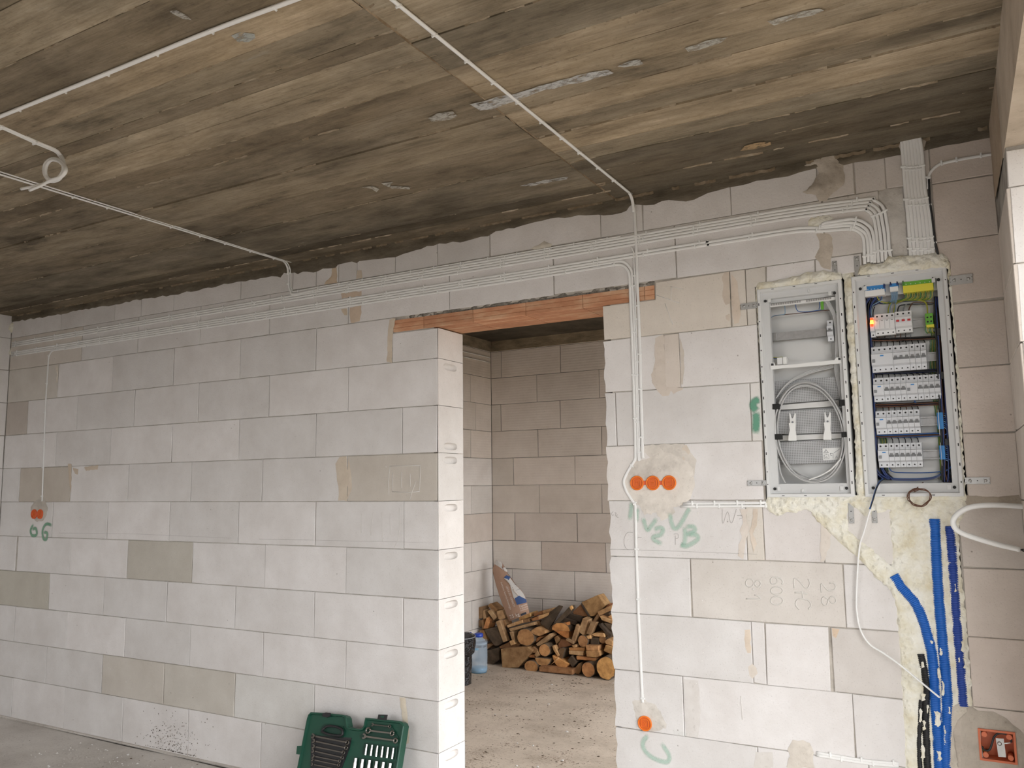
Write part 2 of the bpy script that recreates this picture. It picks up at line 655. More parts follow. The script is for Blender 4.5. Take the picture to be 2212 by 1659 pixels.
# vertical joints traced from the photograph: (px, py) at mid course
left = {
    -1: [(132, 695), (248, 671), (305, 660), (375, 650), (520, 628), (632, 610), (682.7, 600), (731, 592), (771, 584), (853.6, 572), (945, 556)],
    0: [(175.6, 762.6), (297, 746), (432, 722), (582, 695), (752, 666), (971, 650)],
    1: [(125, 821.6), (243, 808), (375, 789.6), (519, 774), (682.5, 755.8), (846.5, 737.7)],
    2: [(59, 901), (167, 891), (290, 881), (428, 869), (581, 855), (752, 841)],
    3: [(120.5, 972), (238.7, 965), (371, 958), (516.5, 948), (682, 940), (869, 931)],
    4: [(42, 1046), (152.6, 1043), (277, 1043), (412.6, 1039), (566.5, 1038), (750, 1031)],
    5: [(113, 1130), (231.5, 1130), (365.6, 1127), (514, 1134), (681, 1133), (872, 1134)],
    6: [(37, 1198), (151, 1203), (274.6, 1208), (415, 1214.6), (572, 1223), (747, 1229)],
    7: [(105.5, 1278.6), (224, 1288.7), (359.5, 1298.8), (508, 1312), (678.5, 1325), (870.5, 1343)],
    8: [(31, 1347.7), (144, 1359.5), (269.6, 1376), (410, 1395), (568, 1413), (746, 1440)],
    9: [(99, 1437), (220, 1455.5), (354, 1477), (506, 1501), (678, 1521), (872, 1545)],
    10: [(25, 1521), (139, 1524.6), (264.5, 1548), (406, 1575), (563, 1605.5), (748, 1640)],
}
tones = {(2, 0): (.60, .545, .49), (4, 1): (.58, .53, .465), (4, 6): TB, (6, 3): (.62, .585, .52), (7, 0): (.58, .55, .48), (9, 2): (.66, .62, .56), (9, 3): (.655, .62, .56),
         (0, 0): (.70, .65, .59), (1, 0): (.72, .68, .62), (9, 4): (.80, .785, .755)}
slots = {}


def jamb_face(parent, z0, z1, slot_z, groove=False):
    """end face of the wall at the opening (looks to +x) with a grip pocket"""
    y0, y1 = .004, .236
    pts = [(y0, z0), (y1, z0), (y1, z1), (y0, z1)]
    ring = []
    sw, sh = .062, .019
    if slot_z is not None:
        for k in range(16):
            a = 2 * math.pi * k / 16
            c, s = math.cos(a), math.sin(a)
            sx = math.copysign(abs(c) ** .6, c) * sw; sz = math.copysign(abs(s) ** .75, s) * sh
            ring.append((.115 + sx, slot_z + sz))
    allp = [Vector(p) for p in pts + ring]
    e = [(i, (i + 1) % 4) for i in range(4)] + [(4 + i, 4 + (i + 1) % 16) for i in range(len(ring))]
    vo, eo, fo, ov, oe, of = delaunay_2d_cdt(allp, e, [], 1, 1e-7)
    fs = []
    for f in fo:
        c = sum((vo[i] for i in f), Vector((0, 0))) / len(f)
        if ring and all((ov[i] and ov[i][0] >= 4) for i in f):
            continue
        fs.append(f)
    mb = MB()
    X = OX0 - .0005
    mb.add([(X, v.x, v.y) for v in vo], fs)
    if ring:
        vs = [(X, p[0], p[1]) for p in ring]
        for d, k in ((.012, .96), (.020, .80), (.023, .45)):
            vs += [(X - d, .115 + (p[0] - .115) * k, slot_z - .003 + (p[1] - slot_z) * k) for p in ring]
        f2 = []
        for r in range(3):
            for i in range(16):
                j = (i + 1) % 16
                f2.append((r * 16 + i, r * 16 + j, r * 16 + 16 + j, r * 16 + 16 + i))
        f2.append(tuple(range(48, 64)))
        mb.add(vs, f2, True)
    me = mb.mesh('block_end', fix=False)
    return obj('block_end', me, M['aac'], parent, (.82, .79, .76))


for n, lst in left.items():
    xs = [XL] + [W(px, py).x for px, py in lst]
    end = OX0 if n >= 1 else None
    if n < 1:
        end = W(1195.8, 619).x if n == 0 else W(1058, 537).x
    xs = [x for x in xs if x < end - .02] + [end]
    zb, zt = JZ(n), JZ(n - 1)
    if n == 10:
        zb = 0.0
    if n == -1:
        zt = CEIL + .02
    for i in range(len(xs) - 1):
        t = tones.get((n, i), TN)
        x0, x1 = xs[i], xs[i + 1]
        z1 = zt
        if n == 1 and i == len(xs) - 2:
            z1 = 2.362
        isend = n >= 1 and i == len(xs) - 2
        p = rect(x0, x1, zb, z1)
        if n == 6 and i == 0:
            p = rect(x0, x1 - .020, zb, z1)
        b = put_block(wall_back, p, t, open_right=isend)
        if isend:
            zs = {3: zb + .035, 1: None}.get(n, zt - .036)
            jamb_face(b, zb + GAP, z1 - GAP, zs)
    if n >= 2:
        pass

# over the lintel and right of the opening
put_block(wall_back, rect(W(1195.8, 619).x, W(1460, 575).x, JZ(0) + .004, JZ(-1)), TN)
put_block(wall_back, rect(W(1460, 575).x, W(1782, 530).x, JZ(0), JZ(-1)), TN)
put_block(wall_back, rect(W(1782, 530).x, W(1905, 520).x, JZ(0), JZ(-1)), (.74, .70, .66))
put_block(wall_back, rect(W(1905, 520).x, W(2018, 480).x, JZ(0), JZ(-1)), (.66, .64, .61), y0=.006)
_x = [W(1058, 537).x, W(1297, 489).x, W(1388, 468).x, W(1578.7, 435).x, W(1765, 390).x, W(1845, 375).x, W(1912.6, 371).x, W(2012, 400).x]
for i in range(len(_x) - 1):
    put_block(wall_back, rect(_x[i], _x[i + 1], JZ(-1), CEIL + .02), TN if i < 4 else (.70, .655, .61), y0=0 if i != 5 else .004)
LZ0, LZ1 = 2.367, 2.434          # lintel
LX0, LX1 = -2.672, -1.217
x0 = W(1578, 640).x
# block with a seat cut for the lintel (L-shaped face)
put_block(wall_back, [(OX1, JZ(1) + GAP), (x0 - GAP, JZ(1) + GAP), (x0 - GAP, JZ(0) - GAP), (LX1 + .006, JZ(0) - GAP), (LX1 + .004, LZ0 - .004), (OX1, LZ0 - .004)], (.74, .685, .61), jit=.002)
x1 = W(1611.5, 640).x
put_block(wall_back, rect(x0, x1, JZ(1), JZ(0)), (.72, .67, .60))
put_block(wall_back, [(x1 + GAP, JZ(1) + GAP), (NI0 - .002, JZ(1) + GAP), (NI0 - .002, NIT + .004), (NI0 + .044, NIT + .004), (NI0 + .044, JZ(0) - GAP), (x1 + GAP, JZ(0) - GAP)], (.73, .69, .63))
put_block(wall_back, rect(NI0 + .045, W(1760, 575).x, NIT + .01, JZ(0)), TN)
put_block(wall_back, rect(W(1760, 575).x, W(1862, 575).x, NIT + .01, JZ(0)), TN)
put_block(wall_back, rect(W(1862, 575).x, W(2018, 565).x, NIT + .01, JZ(0)), (.66, .64, .61), y0=.006)


def rrow(n, cuts, ts, x0=OX1, x1=NI0, zt=None, ragged=True):
    xs = [x0] + [W(px, py).x for px, py in cuts] + [x1]
    for i in range(len(xs) - 1):
        zz = zt if zt else JZ(n - 1)
        z0 = JZ(n) if n < 10 else 0.0
        p = rect(xs[i], xs[i + 1], z0, zz, .0008)
        if i == 0 and ragged:
            rnd = random.Random(n * 7)
            k = 7
            p = [p[1], p[2]] + [(p[3][0] + rnd.uniform(-.004, .008) + .006 * (n - 4) / 5, p[3][1] + (p[0][1] - p[3][1]) * j / k) for j in range(k + 1)]
        if n == 7 and i == 2:      # open joint
            p = [p[0], (p[1][0] - .009, p[1][1]), (p[2][0] - .007, p[2][1]), p[3]]
        put_block(wall_back, p, ts[i] if i < len(ts) else TN, jit=.0014)


rrow(2, [(1434, 780), (1468, 780)], [TN, (.74, .67, .60), TN])
rrow(3, [(1330, 905), (1622, 891)], [TN, TN, (.76, .74, .71)])
rrow(4, [(1480, 1020)], [(.78, .745, .71), TN], x1=NI0 - .004)
rrow(5, [(1612, 1146), (1649, 1150), (1778, 1160)], [TN, (.72, .67, .60), (.80, .76, .735), (.77, .74, .70)], x1=CHX0)
rrow(6, [(1491, 1244), (1824, 1284)], [TN, (.675, .64, .595), TN], x1=CHX0)
rrow(7, [(1625, 1411), (1653.6, 1414), (1797, 1423)], [TN, TN, TN, (.68, .645, .61)], x1=CHX0)
rrow(8, [(1476, 1519), (1844.5, 1563)], [TN, TN, TN], x1=CHX0)
rrow(9, [(1637, 1640), (1876, 1653)], [TN, TN, TN], x1=CHX0)
rrow(10, [(1480, 1750), (1720, 1750)], [TN, TN, TN], x1=CHX0)
# right of the cabinets up to the corner
cl = {0: None}
xa = W(2018, 480).x
put_block(wall_back, rect(xa, XR, JZ(-1) - .012, CEIL + .02), TP)
put_block(wall_back, rect(xa, XR, JZ(0), JZ(-1) - .012), TP)
_xx = W(2020, 560).x
put_block(wall_back, [(NI1 + .002, JZ(1) + .006), (XR - GAP, JZ(1) + .006), (XR - GAP, JZ(0) - GAP), (_xx + GAP, JZ(0) - GAP), (_xx + GAP, NIT + .004), (NI1 + .002, NIT + .004)], (.69, .61, .545))
for n in range(2, 5):
    put_block(wall_back, rect(NI1, XR, JZ(n), JZ(n - 1)), (TP, (.72, .64, .575), (.70, .63, .57))[n - 2])
for n in range(5, 11):
    p = rect(CHX1 + .003, XR, max(0, JZ(n)), JZ(n - 1))
    tn = ((.67, .61, .555), (.71, .635, .57), TP, (.69, .62, .56), (.62, .575, .53), TP)[n - 5]
    if n == 8:          # cut round the junction box
        zm = (JB[2] + JB[3]) / 2
        (xa_, zb_), (xb_, zt_) = p[0], p[2]
        put_block(wall_back, [(xa_, zm), (JB[0], zm), (JB[0], JB[3]), (JB[1], JB[3]), (JB[1], zm), (xb_, zm), (xb_, zt_), (xa_, zt_)], tn, y1=.05, ch=0.0, jit=0)
        put_block(wall_back, [(xa_, zb_), (xb_, zb_), (xb_, zm), (JB[1], zm), (JB[1], JB[2]), (JB[0], JB[2]), (JB[0], zm), (xa_, zm)], tn, y1=.05, ch=0.0, jit=0)
        continue
    put_block(wall_back, p, tn)

# ---- regular running-bond walls share two block meshes
_um = block_mesh([(0.0017, .0017), (.5983, .0017), (.5983, CH - .0017), (.0017, CH - .0017)], 0, .10, 901)
_uh = block_mesh([(0.0017, .0017), (.2983, .0017), (.2983, CH - .0017), (.0017, CH - .0017)], 0, .10, 902)


def bond_wall(parent, origin, direction, length, z0, rows, tone, mat='aac', shift=0.0, skip=None, seed=0):
    """origin at the foot, blocks run along direction, faces look to the right of it (like -y for +x)"""
    rnd = random.Random(seed)
    d = Vector(direction).normalized()
    nrm = Vector((-d.y, d.x, 0))                      # into the wall
    rot = Matrix(((d.x, nrm.x, 0), (d.y, nrm.y, 0), (0, 0, 1))).to_4x4()
    for r in range(rows):
        s = -(.3 if r % 2 else 0.0) + shift
        while s < length - .05:
            a, b = max(s, 0), min(s + .6, length)
            if b - a > .04 and not (skip and skip(a, b, z0 + r * CH, z0 + (r + 1) * CH)):
                if b - a > .59:
                    me = _um
                elif abs(b - a - .3) < .004:
                    me = _uh
                else:
                    me = block_mesh([(.0017, .0017), (b - a - .0017, .0017), (b - a - .0017, CH - .0017), (.0017, CH - .0017)], 0, .10, rnd.randrange(9999))
                k = rnd.uniform(.95, 1.04)
                o = obj('block', me, M[mat], parent, tuple(c * k for c in tone))
                o.matrix_world = Matrix.Translation(Vector(origin) + d * a + Vector((0, 0, z0 + r * CH)) - nrm * .004) @ rot
            s += .6


# left wall
wall_left = struct(MB().box((XL - .24, -5.9, -.1), (XL - .004, .24, 3.0)).build('wall_left', M['mortar'], color=(1, 1, 1)))
bond_wall(wall_left, (XL - .0045, -5.4, 0), (0, 1, 0), 5.40, JZ(10) - CH * 0 - .0, 12, TN, shift=-.13, seed=3)

# right wall: stub, then the tall opening where the photographer stands
LINT = 2.575
def rx(y):
    return XR - RSK * y
mbw = MB()
def rpanel(y0, y1, z0, z1):
    mbw.add([(rx(y0) + .004, y0, z0), (rx(y1) + .004, y1, z0), (rx(y1) + .40, y1, z0), (rx(y0) + .40, y0, z0),
             (rx(y0) + .004, y0, z1), (rx(y1) + .004, y1, z1), (rx(y1) + .40, y1, z1), (rx(y0) + .40, y0, z1)],
            [(0, 3, 2, 1), (4, 5, 6, 7), (0, 1, 5, 4), (1, 2, 6, 5), (2, 3, 7, 6), (3, 0, 4, 7)])
JY = -.55
rpanel(.24, JY + .006, -.1, LINT - .01)
rpanel(.24, JY + .006, LINT - .01, 3.0)
rpanel(JY + .006, -4.26, LINT + .006, 3.0)
rpanel(-4.26, -5.9, -.1, 3.0)
wall_right = struct(mbw.build('wall_right', M['mortar'], color=(1, 1, 1)))
dskew = Vector((RSK, -1, 0))
bond_wall(wall_right, (XR - .0, 0.0, 0), dskew, .55, JZ(10), 10, (.72, .655, .59), shift=-.2, seed=5)
# blocks of the reveal (they look to -y and catch the daylight)
for r in range(11):
    z0, z1 = JZ(10) + r * CH, min(JZ(10) + (r + 1) * CH, LINT - .012)
    if z1 - z0 < .03:
        continue
    put_block(wall_right, rect(rx(JY) + .001, rx(JY) + .40, z0, z1), (.80, .775, .75), y0=JY, y1=JY + .12, jit=.003)
# concrete lintel over the opening
lb = MB()
lb.add([(rx(JY) - .001, JY + .10, LINT), (rx(-4.3) - .001, -4.3, LINT), (rx(-4.3) + .40, -4.3, LINT), (rx(JY) + .40, JY + .10, LINT),
        (rx(JY) - .001, JY + .10, 2.99), (rx(-4.3) - .001, -4.3, 2.99), (rx(-4.3) + .40, -4.3, 2.99), (rx(JY) + .40, JY + .10, 2.99)],
       [(0, 3, 2, 1), (4, 5, 6, 7), (0, 1, 5, 4), (1, 2, 6, 5), (2, 3, 7, 6), (3, 0, 4, 7)])
M['lintel_plaster'] = concrete_mat('lintel_concrete', (.44, .37, .29), (.54, .46, .37), (.62, .54, .45), scale=6, bump=.8)
lb.build('door_lintel', M['lintel_plaster'], wall_right, color=(1, 1, 1))
top = MB()
top.add([(rx(.1) - .0015, .0, LINT + .0), (rx(JY) - .0015, JY + .10, LINT), (rx(JY) - .0015, JY + .10, 2.99), (rx(.1) - .0015, .0, 2.99)], [(0, 1, 2, 3)])
top.build('lintel_bearing', M['lintel_plaster'], wall_right, color=(.86, .80, .74))

# wall behind the camera with a wide window
RY = -5.6
wr = MB()
for a, b in (((XL - .2, RY - .24, -.1), (-4.8, RY, 3.0)), ((-2.4, RY - .24, -.1), (XR + .6, RY, 3.0)), ((-4.8, RY - .24, -.1), (-2.4, RY, .85)), ((-4.8, RY - .24, 2.35), (-2.4, RY, 3.0))):
    wr.box(a, b)
wall_front = struct(wr.build('wall_front', M['aac'], color=TN))

# ---- floors
fl = MB().box((XL - .3, RY - .3, -.14), (XR + .7, .004, 0))
floor = struct(fl.build('floor', M['floor'], color=(1, 1, 1)))
fl2 = MB().box((-4.2, .0045, -.14), (-.35, BY + .3, FB))
floor_store = struct(fl2.build('floor_store', M['floor_store'], color=(.98, .925, .86)))
gr = MB().box((XR + .71, -30, -.32), (30, 30, -.25)).box((-.34, .5, -.32), (XR + .71, 30, -.25)).box((-30, -30, -.32), (XR + .71, RY - .31, -.25))
ground = struct(gr.build('ground', M['ground']))

# ---- ceiling slab with the imprint of the formwork boards
ce = MB().box((XL - .3, RY - .3, CEIL + .006), (XR + .7, .24, 3.05))
ceiling = struct(ce.build('ceiling', M['ceiling'], color=(.8, .8, .8)))
SEAM = at(1090, 248, 2, CEIL).x


def ceil_y(px, py):
    return at(px, py, 2, CEIL).y


f6 = lambda x, y: (740 + x / 2.962, y / 2.962)
f5 = lambda x, y: (x / 2.962, y / 2.962)
rs = [ceil_y(*f6(930, 370)), ceil_y(*f6(1900, 390)), ceil_y(*f6(1330, 770)), ceil_y(*f6(1560, 930)), ceil_y(*f6(1600, 1100))]
ls = [ceil_y(*f5(600, 700)), ceil_y(*f5(1470, 560)), ceil_y(*f5(1700, 570)), ceil_y(*f5(1500, 900)), ceil_y(*f5(1500, 1020)), ceil_y(*f5(1300, 1395)), ceil_y(*f6(900, 1330))]
rs = sorted(rs); ls = sorted(ls)


def strips(ys, xa, xb, seed):
    rnd = random.Random(seed)
    full = []
    y = ys[0]
    while y > RY:
        y -= rnd.uniform(.13, .19)
        full.append(y)
    full = sorted(full) + ys + [0.0]
    out = [full[0]]
    for a, b in zip(full, full[1:]):
        if b - a > .2:
            out.append(a + (b - a) * rnd.uniform(.42, .58))
        out.append(b)
    fin = MB()
    for a, b in zip(out, out[1:]):
        dz = rnd.uniform(-.003, .0035)
        # a slightly cupped strip, 4 segments wide and ~12 long
        nx, ny = 14, 4
        vs, fs = [], []
        tl = rnd.uniform(-.0015, .0015)
        for i in range(nx + 1):
            for j in range(ny + 1):
                x = xa + (xb - xa) * i / nx
                yy = a + .0008 + (b - a - .0016) * j / ny
                z = CEIL + dz + tl * (j / ny - .5) + .0012 * noise.noise(Vector((x * 1.5, yy * 9, seed)))
                vs.append((x, yy, z))
        for i in range(nx):
            for j in range(ny):
                k = i * (ny + 1) + j
                fs.append((k, k + 1, k + ny + 2, k + ny + 1))
        mb = MB().add(vs, fs, True)
        mb.add([(xa, a + .0008, CEIL + dz), (xb, a + .0008, CEIL + dz), (xb, a + .0008, CEIL + .02), (xa, a + .0008, CEIL + .02)], [(0, 1, 2, 3)])
        mb.add([(xa, b - .0008, CEIL + dz), (xb, b - .0008, CEIL + dz), (xb, b - .0008, CEIL + .02), (xa, b - .0008, CEIL + .02)], [(0, 1, 2, 3)])
        k = rnd.uniform(.66, 1.24)
        h = rnd.uniform(-.03, .03)
        if b > -.40:       # boards next to the wall: damp stain, with the light's fall-off painted in
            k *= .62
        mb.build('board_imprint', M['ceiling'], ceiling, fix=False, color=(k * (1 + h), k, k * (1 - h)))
        # ragged cement fin squeezed out between two boards
        x = xa
        while x < xb:
            L = rnd.uniform(.02, .16)
            if rnd.random() < .62:
                hgt = rnd.uniform(.002, .006)
                pts = [(x + L * t, b + rnd.uniform(-.0025, .0025), CEIL - .001) for t in (0, .25, .5, .75, 1)]
                vs = []
                for q in pts:
                    w = rnd.uniform(.001, .004)
                    vs += [(q[0], q[1] - w, CEIL + .004), (q[0], q[1], CEIL - hgt * rnd.uniform(.3, 1.2)), (q[0], q[1] + w, CEIL + .004)]
                fs = []
                for t in range(4):
                    fs += [(t * 3, t * 3 + 1, t * 3 + 4, t * 3 + 3), (t * 3 + 1, t * 3 + 2, t * 3 + 5, t * 3 + 4)]
                fin.add(vs, fs)
            x += L + rnd.uniform(0, .05)
    o = fin.build('cement_fins', M['fin'], ceiling, fix=False, color=(1, 1, 1))
    o['kind'] = 'stuff'


M['fin'] = concrete_mat('cement_fin', (.26, .20, .13), (.42, .34, .245), (.58, .50, .39), scale=20)
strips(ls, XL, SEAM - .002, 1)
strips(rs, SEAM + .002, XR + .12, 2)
# cross fin along the seam between two fields of formwork
sf = MB()
rnd = random.Random(4)
y = -3.3
while y < -.02:
    L = rnd.uniform(.03, .1)
    w, h = rnd.uniform(.002, .005), rnd.uniform(.002, .006)
    xo = SEAM + rnd.uniform(-.003, .003)
    sf.add([(xo - w, y, CEIL + .004), (xo, y, CEIL - h * .7), (xo + w, y, CEIL + .004), (xo - w, y + L, CEIL + .004), (xo + rnd.uniform(-.002, .002), y + L, CEIL - h), (xo + w, y + L, CEIL + .004)], [(0, 1, 4, 3), (1, 2, 5, 4)])
    y += L
sf.build('seam_fin', M['fin'], ceiling, fix=False, color=(.8, .75, .7))['kind'] = 'stuff'


def ceil_patch(pts, name, mat, col=(1, 1, 1), seed=1.0, h=.0008, base=.0045):
    poly = []
    for p in pts:
        q = at(p[0], p[1], 2, CEIL)
        poly.append((q.x, q.y))
    o = blob(poly, h, M[mat], name, ceiling, axis=2, base=-CEIL + base, sign=-1, step=.02, rim=.01, jit=.004, seed=seed, color=col)
    return o


F6 = zf(740, 0, 2.962); F5 = zf(0, 0, 2.962); F7 = zf(1472, 0, 2.962)
ceil_patch(F6([(820, 660), (900, 640), (1000, 610), (1130, 585), (1300, 530), (1450, 490), (1550, 460), (1700, 440), (1740, 460), (1560, 510), (1400, 545), (1250, 580), (1110, 640), (950, 690), (880, 700)]), 'lime_streak', 'lime', (.95, .97, 1), 1)
ceil_patch(F6([(1760, 420), (1830, 385), (1900, 375), (1930, 400), (1900, 408), (1800, 425)]), 'lime_streak', 'lime', (.85, .86, .85), 2)
ceil_patch(F6([(540, 750), (600, 720), (700, 705), (735, 735), (690, 755), (580, 772)]), 'lime_streak', 'lime', (.8, .78, .74), 3)
ceil_patch(F6([(1140, 1185), (1200, 1165), (1300, 1145), (1440, 1125), (1430, 1140), (1300, 1165), (1200, 1187)]), 'lime_streak', 'lime', (.85, .85, .84), 4)
ceil_patch(F5([(1480, 215), (1540, 200), (1620, 205), (1640, 235), (1590, 260), (1530, 262)]), 'lime_streak', 'lime', (.75, .8, .8), 5)
ceil_patch(F5([(1090, 60), (1130, 50), (1200, 90), (1220, 115), (1170, 105), (1110, 85)]), 'lime_streak', 'lime', (.8, .78, .74), 6)
ceil_patch(F7([(20, 300), (110, 270), (220, 235), (300, 225), (250, 265), (120, 310), (40, 320)]), 'lime_streak', 'lime', (.8, .79, .75), 7)
ceil_patch(F7([(540, 130), (640, 105), (780, 60), (880, 45), (920, 60), (840, 85), (720, 115), (600, 150)]), 'lime_streak', 'lime', (.85, .84, .80), 8)
ceil_patch(F6([(120, 1190), (200, 1185), (235, 1205), (215, 1225), (185, 1200)]), 'lime_streak', 'lime', (.9, .86, .78), 9)
ceil_patch(F6([(250, 1165), (320, 1160), (300, 1180), (440, 1190), (430, 1205), (310, 1200), (265, 1180)]), 'lime_streak', 'lime', (.8, .78, .72), 10)
ceil_patch(F7([(400, 930), (470, 910), (570, 900), (575, 920), (470, 945), (380, 960)]), 'rust_stain', 'rust', (1, 1, 1), 11)

# ---- ring beam: dark concrete that has run over the top course
edge = []
edge += zf(0, 560, 2.962)([(70, 402), (330, 362), (590, 312), (740, 290), (920, 252), (1115, 228), (1330, 182), (1540, 142), (1700, 118)])
edge += zf(600, 500, 7.373)([(0, 720), (45, 735), (100, 660), (270, 655), (320, 680), (400, 640), (470, 640), (570, 655), (650, 630), (720, 592), (800, 590), (920, 580), (960, 530), (1080, 500), (1180, 480), (1260, 505), (1300, 472), (1600, 442), (1750, 418), (1870, 412), (2000, 358), (2100, 330), (2200, 298)])
edge += zf(740, 0, 2.962)([(540, 1575), (660, 1560), (800, 1540), (930, 1512), (980, 1480), (1180, 1435), (1380, 1392)])
edge += zf(1280, 380, 6.381)([(0, 540), (80, 535), (150, 545), (280, 535), (400, 510), (470, 480), (510, 420), (550, 392), (620, 398), (730, 405), (850, 398), (950, 350), (1050, 332), (1180, 345), (1290, 352), (1400, 328)])
edge += zf(1472, 0, 2.962)([(60, 1272), (170, 1235), (300, 1200), (420, 1178), (600, 1140), (760, 1102), (850, 1080), (950, 1070), (1040, 1058), (1190, 1030), (1380, 995), (1560, 962), (1700, 930), (1850, 905), (1975, 882)])
poly = []
rnd = random.Random(9)
last = -99
for px, py in edge:
    q = W(px, py)
    if q.x > last + .004:
        if poly and q.x - last > .07:
            a = poly[-1]
            k = int((q.x - last) / .035)
            for t in range(1, k):
                poly.append((a[0] + (q.x - a[0]) * t / k, a[1] + (q.z - a[1]) * t / k + rnd.uniform(-.006, .006)))
        poly.append((q.x, q.z))
        last = q.x
bv, bf = [], []
n = len(poly)
for x, z in poly:
    bv += [(x, -.0005, z), (x, -.005 - rnd.uniform(0, .004), z + .006 + rnd.uniform(0, .006)), (x, -.006, (z + CEIL) / 2), (x, -.004, CEIL + .012)]
for i in range(n - 1):
    for j in range(3):
        bf.append((i * 4 + j, i * 4 + j + 1, i * 4 + j + 5, i * 4 + j + 4))
rb = MB().add(bv, bf, True)
ring = struct(rb.build('trim_1', M['beam'], fix=False, color=(1, 1, 1)))
for p in ring.data.polygons:
    pass
if ring.data.polygons[0].normal.y > 0:
    ring.data.flip_normals()
ring['kind'] = 'structure'

# cement fin in the corner between slab and beam
cf = MB()
rnd = random.Random(14)
x = XL
while x < XR:
    L = rnd.uniform(.015, .07)
    if rnd.random() < .6:
        h = rnd.uniform(.0008, .0028)
        cf.add([(x, -.012, CEIL + .003), (x + L * .5, -.010 - h, CEIL - h), (x + L, -.012, CEIL + .003), (x + L, -.003, CEIL - .012), (x + L * .5, -.008, CEIL - .010 - h), (x, -.003, CEIL - .012)], [(0, 1, 4, 5), (1, 2, 3, 4)])
    x += L
cf.build('corner_fin', M['fin'], ceiling, fix=False, color=(.55, .52, .48))['kind'] = 'stuff'

# ---- store room behind the opening
wsb = struct(MB().box((-4.3, BY + .003, -.1), (-.2, BY + .24, 3.0)).build('wall_store_back', M['mortar'], color=(.6, .6, .6)))
SLX = W(1061.5, 905, BY).x
wsl = struct(MB().box((SLX - .24, .245, -.1), (SLX - .003, BY + .2, 3.0)).build('wall_store_left', M['mortar'], color=(.8, .8, .8)))
TS = (.78, .71, .64)
# traced back wall courses
bcz = [W(1061, py, BY).z for py in (760, 818, 875, 934, 990.5)]
bz0 = bcz[4]
BC = (bcz[1] - bcz[4]) / 3
fd = zf(980, 600, 4.148)
fw = zf(980, 1180, 4.879)
brow = {
    5: fd([(738, 600), (1293, 535)]), 4: fd([(425, 780), (955, 735)]), 3: fd([(745, 1000), (1305, 955)]), 2: fd([(422, 1265), (955, 1230)]), 1: fd([(755, 1490), (1325, 1470)]),
    0: [(1109, 1020), (1242, 1020)], -1: [(1165, 1075), (1300, 1078)], -2: [(1112, 1142), (1247, 1142)], -3: fw([(922, 130), (1605, 150)]), -4: fw([(615, 420), (1275, 420)]), -5: fw([(330, 700), (935, 620)]),
    -6: [(1150, 1350), (1290, 1350)], -7: [(1100, 1400), (1230, 1400)],
}
btone = {(2, 0): (.74, .68, .61), (0, 0): (.72, .66, .59), (-1, 1): (.74, .67, .60), (-2, 1): (.68, .61, .55), (-3, 1): (.70, .615, .55), (-2, 2): (.72, .65, .59), (-3, 0): (.78, .73, .67)}
for k, cuts in brow.items():
    zb = bz0 + (k - 1) * BC
    zt = zb + BC
    if k == 5:
        zt = 2.78
    xs = [SLX] + [W(px, py, BY).x for px, py in cuts]
    while xs[-1] < -.75:
        xs.append(min(xs[-1] + .6, -.602))
    xs[-1] = -.602
    for i in range(len(xs) - 1):
        put_block(wsb, rect(xs[i], xs[i + 1], zb, zt, .0016), btone.get((k, i), TS if k > -3 else (.78, .735, .69)), y0=BY, y1=BY + .1, mat='aac_groove')
# left wall of the store room, only its far end shows
LBZ = at(1030, 752, 0, SLX).z
for k in range(-6, 6):
    zb = bz0 + (k - 1) * BC + (.0 if k < 5 else 0)
    zt = zb + BC if k < 5 else LBZ
    cut = [.25, .85, 1.45, 2.05, 2.65, BY] if k % 2 else [.25, .55, 1.15, 1.75, 2.35, BY]
    if k == 2:
        cut = [.25, .85, 1.45, 2.05, 2.73, BY]
    for a, b in zip(cut, cut[1:]):
        me = block_mesh([(a + .002, zb + .002), (b - .002, zb + .002), (b - .002, zt - .002), (a + .002, zt - .002)], 0, .1, 300 + k)
        o = obj('block', me, M['aac_groove'], wsl, (.78, .71, .64) if k > 0 else ((.72, .645, .585) if k == -2 else (.79, .75, .71)))
        o.matrix_world = Matrix(((0, -1, 0, SLX), (1, 0, 0, 0), (0, 0, 1, 0), (0, 0, 0, 1)))
# beam and ceiling of the store room
sb = struct(MB().box((-4.3, .241, CEIL + .01), (-.2, BY + .24, 3.05)).build('ceiling_store', M['beam'], color=(.5, .5, .5)))
bm2 = MB().box((SLX, BY - .012, 2.775), (-.36, BY + .05, CEIL + .02))
struct(bm2.build('trim_2', M['beam'], color=(1.8, 1.7, 1.55)))
bm3 = MB().box((SLX - .05, .25, LBZ), (SLX + .012, BY, CEIL + .02))
struct(bm3.build('trim_3', M['beam'], color=(1.5, 1.45, 1.4)))
# right wall of the store room with its tall outside opening
SRX = -.60
wsr = MB()
for a, b in (((SRX, .245, -.1), (SRX + .24, .5, 3.0)), ((SRX, 2.8, -.1), (SRX + .24, BY + .2, 3.0)), ((SRX, .5, 2.3), (SRX + .24, 2.8, 3.0))):
    wsr.box(a, b)
struct(wsr.build('wall_store_right', M['aac'], color=TS))

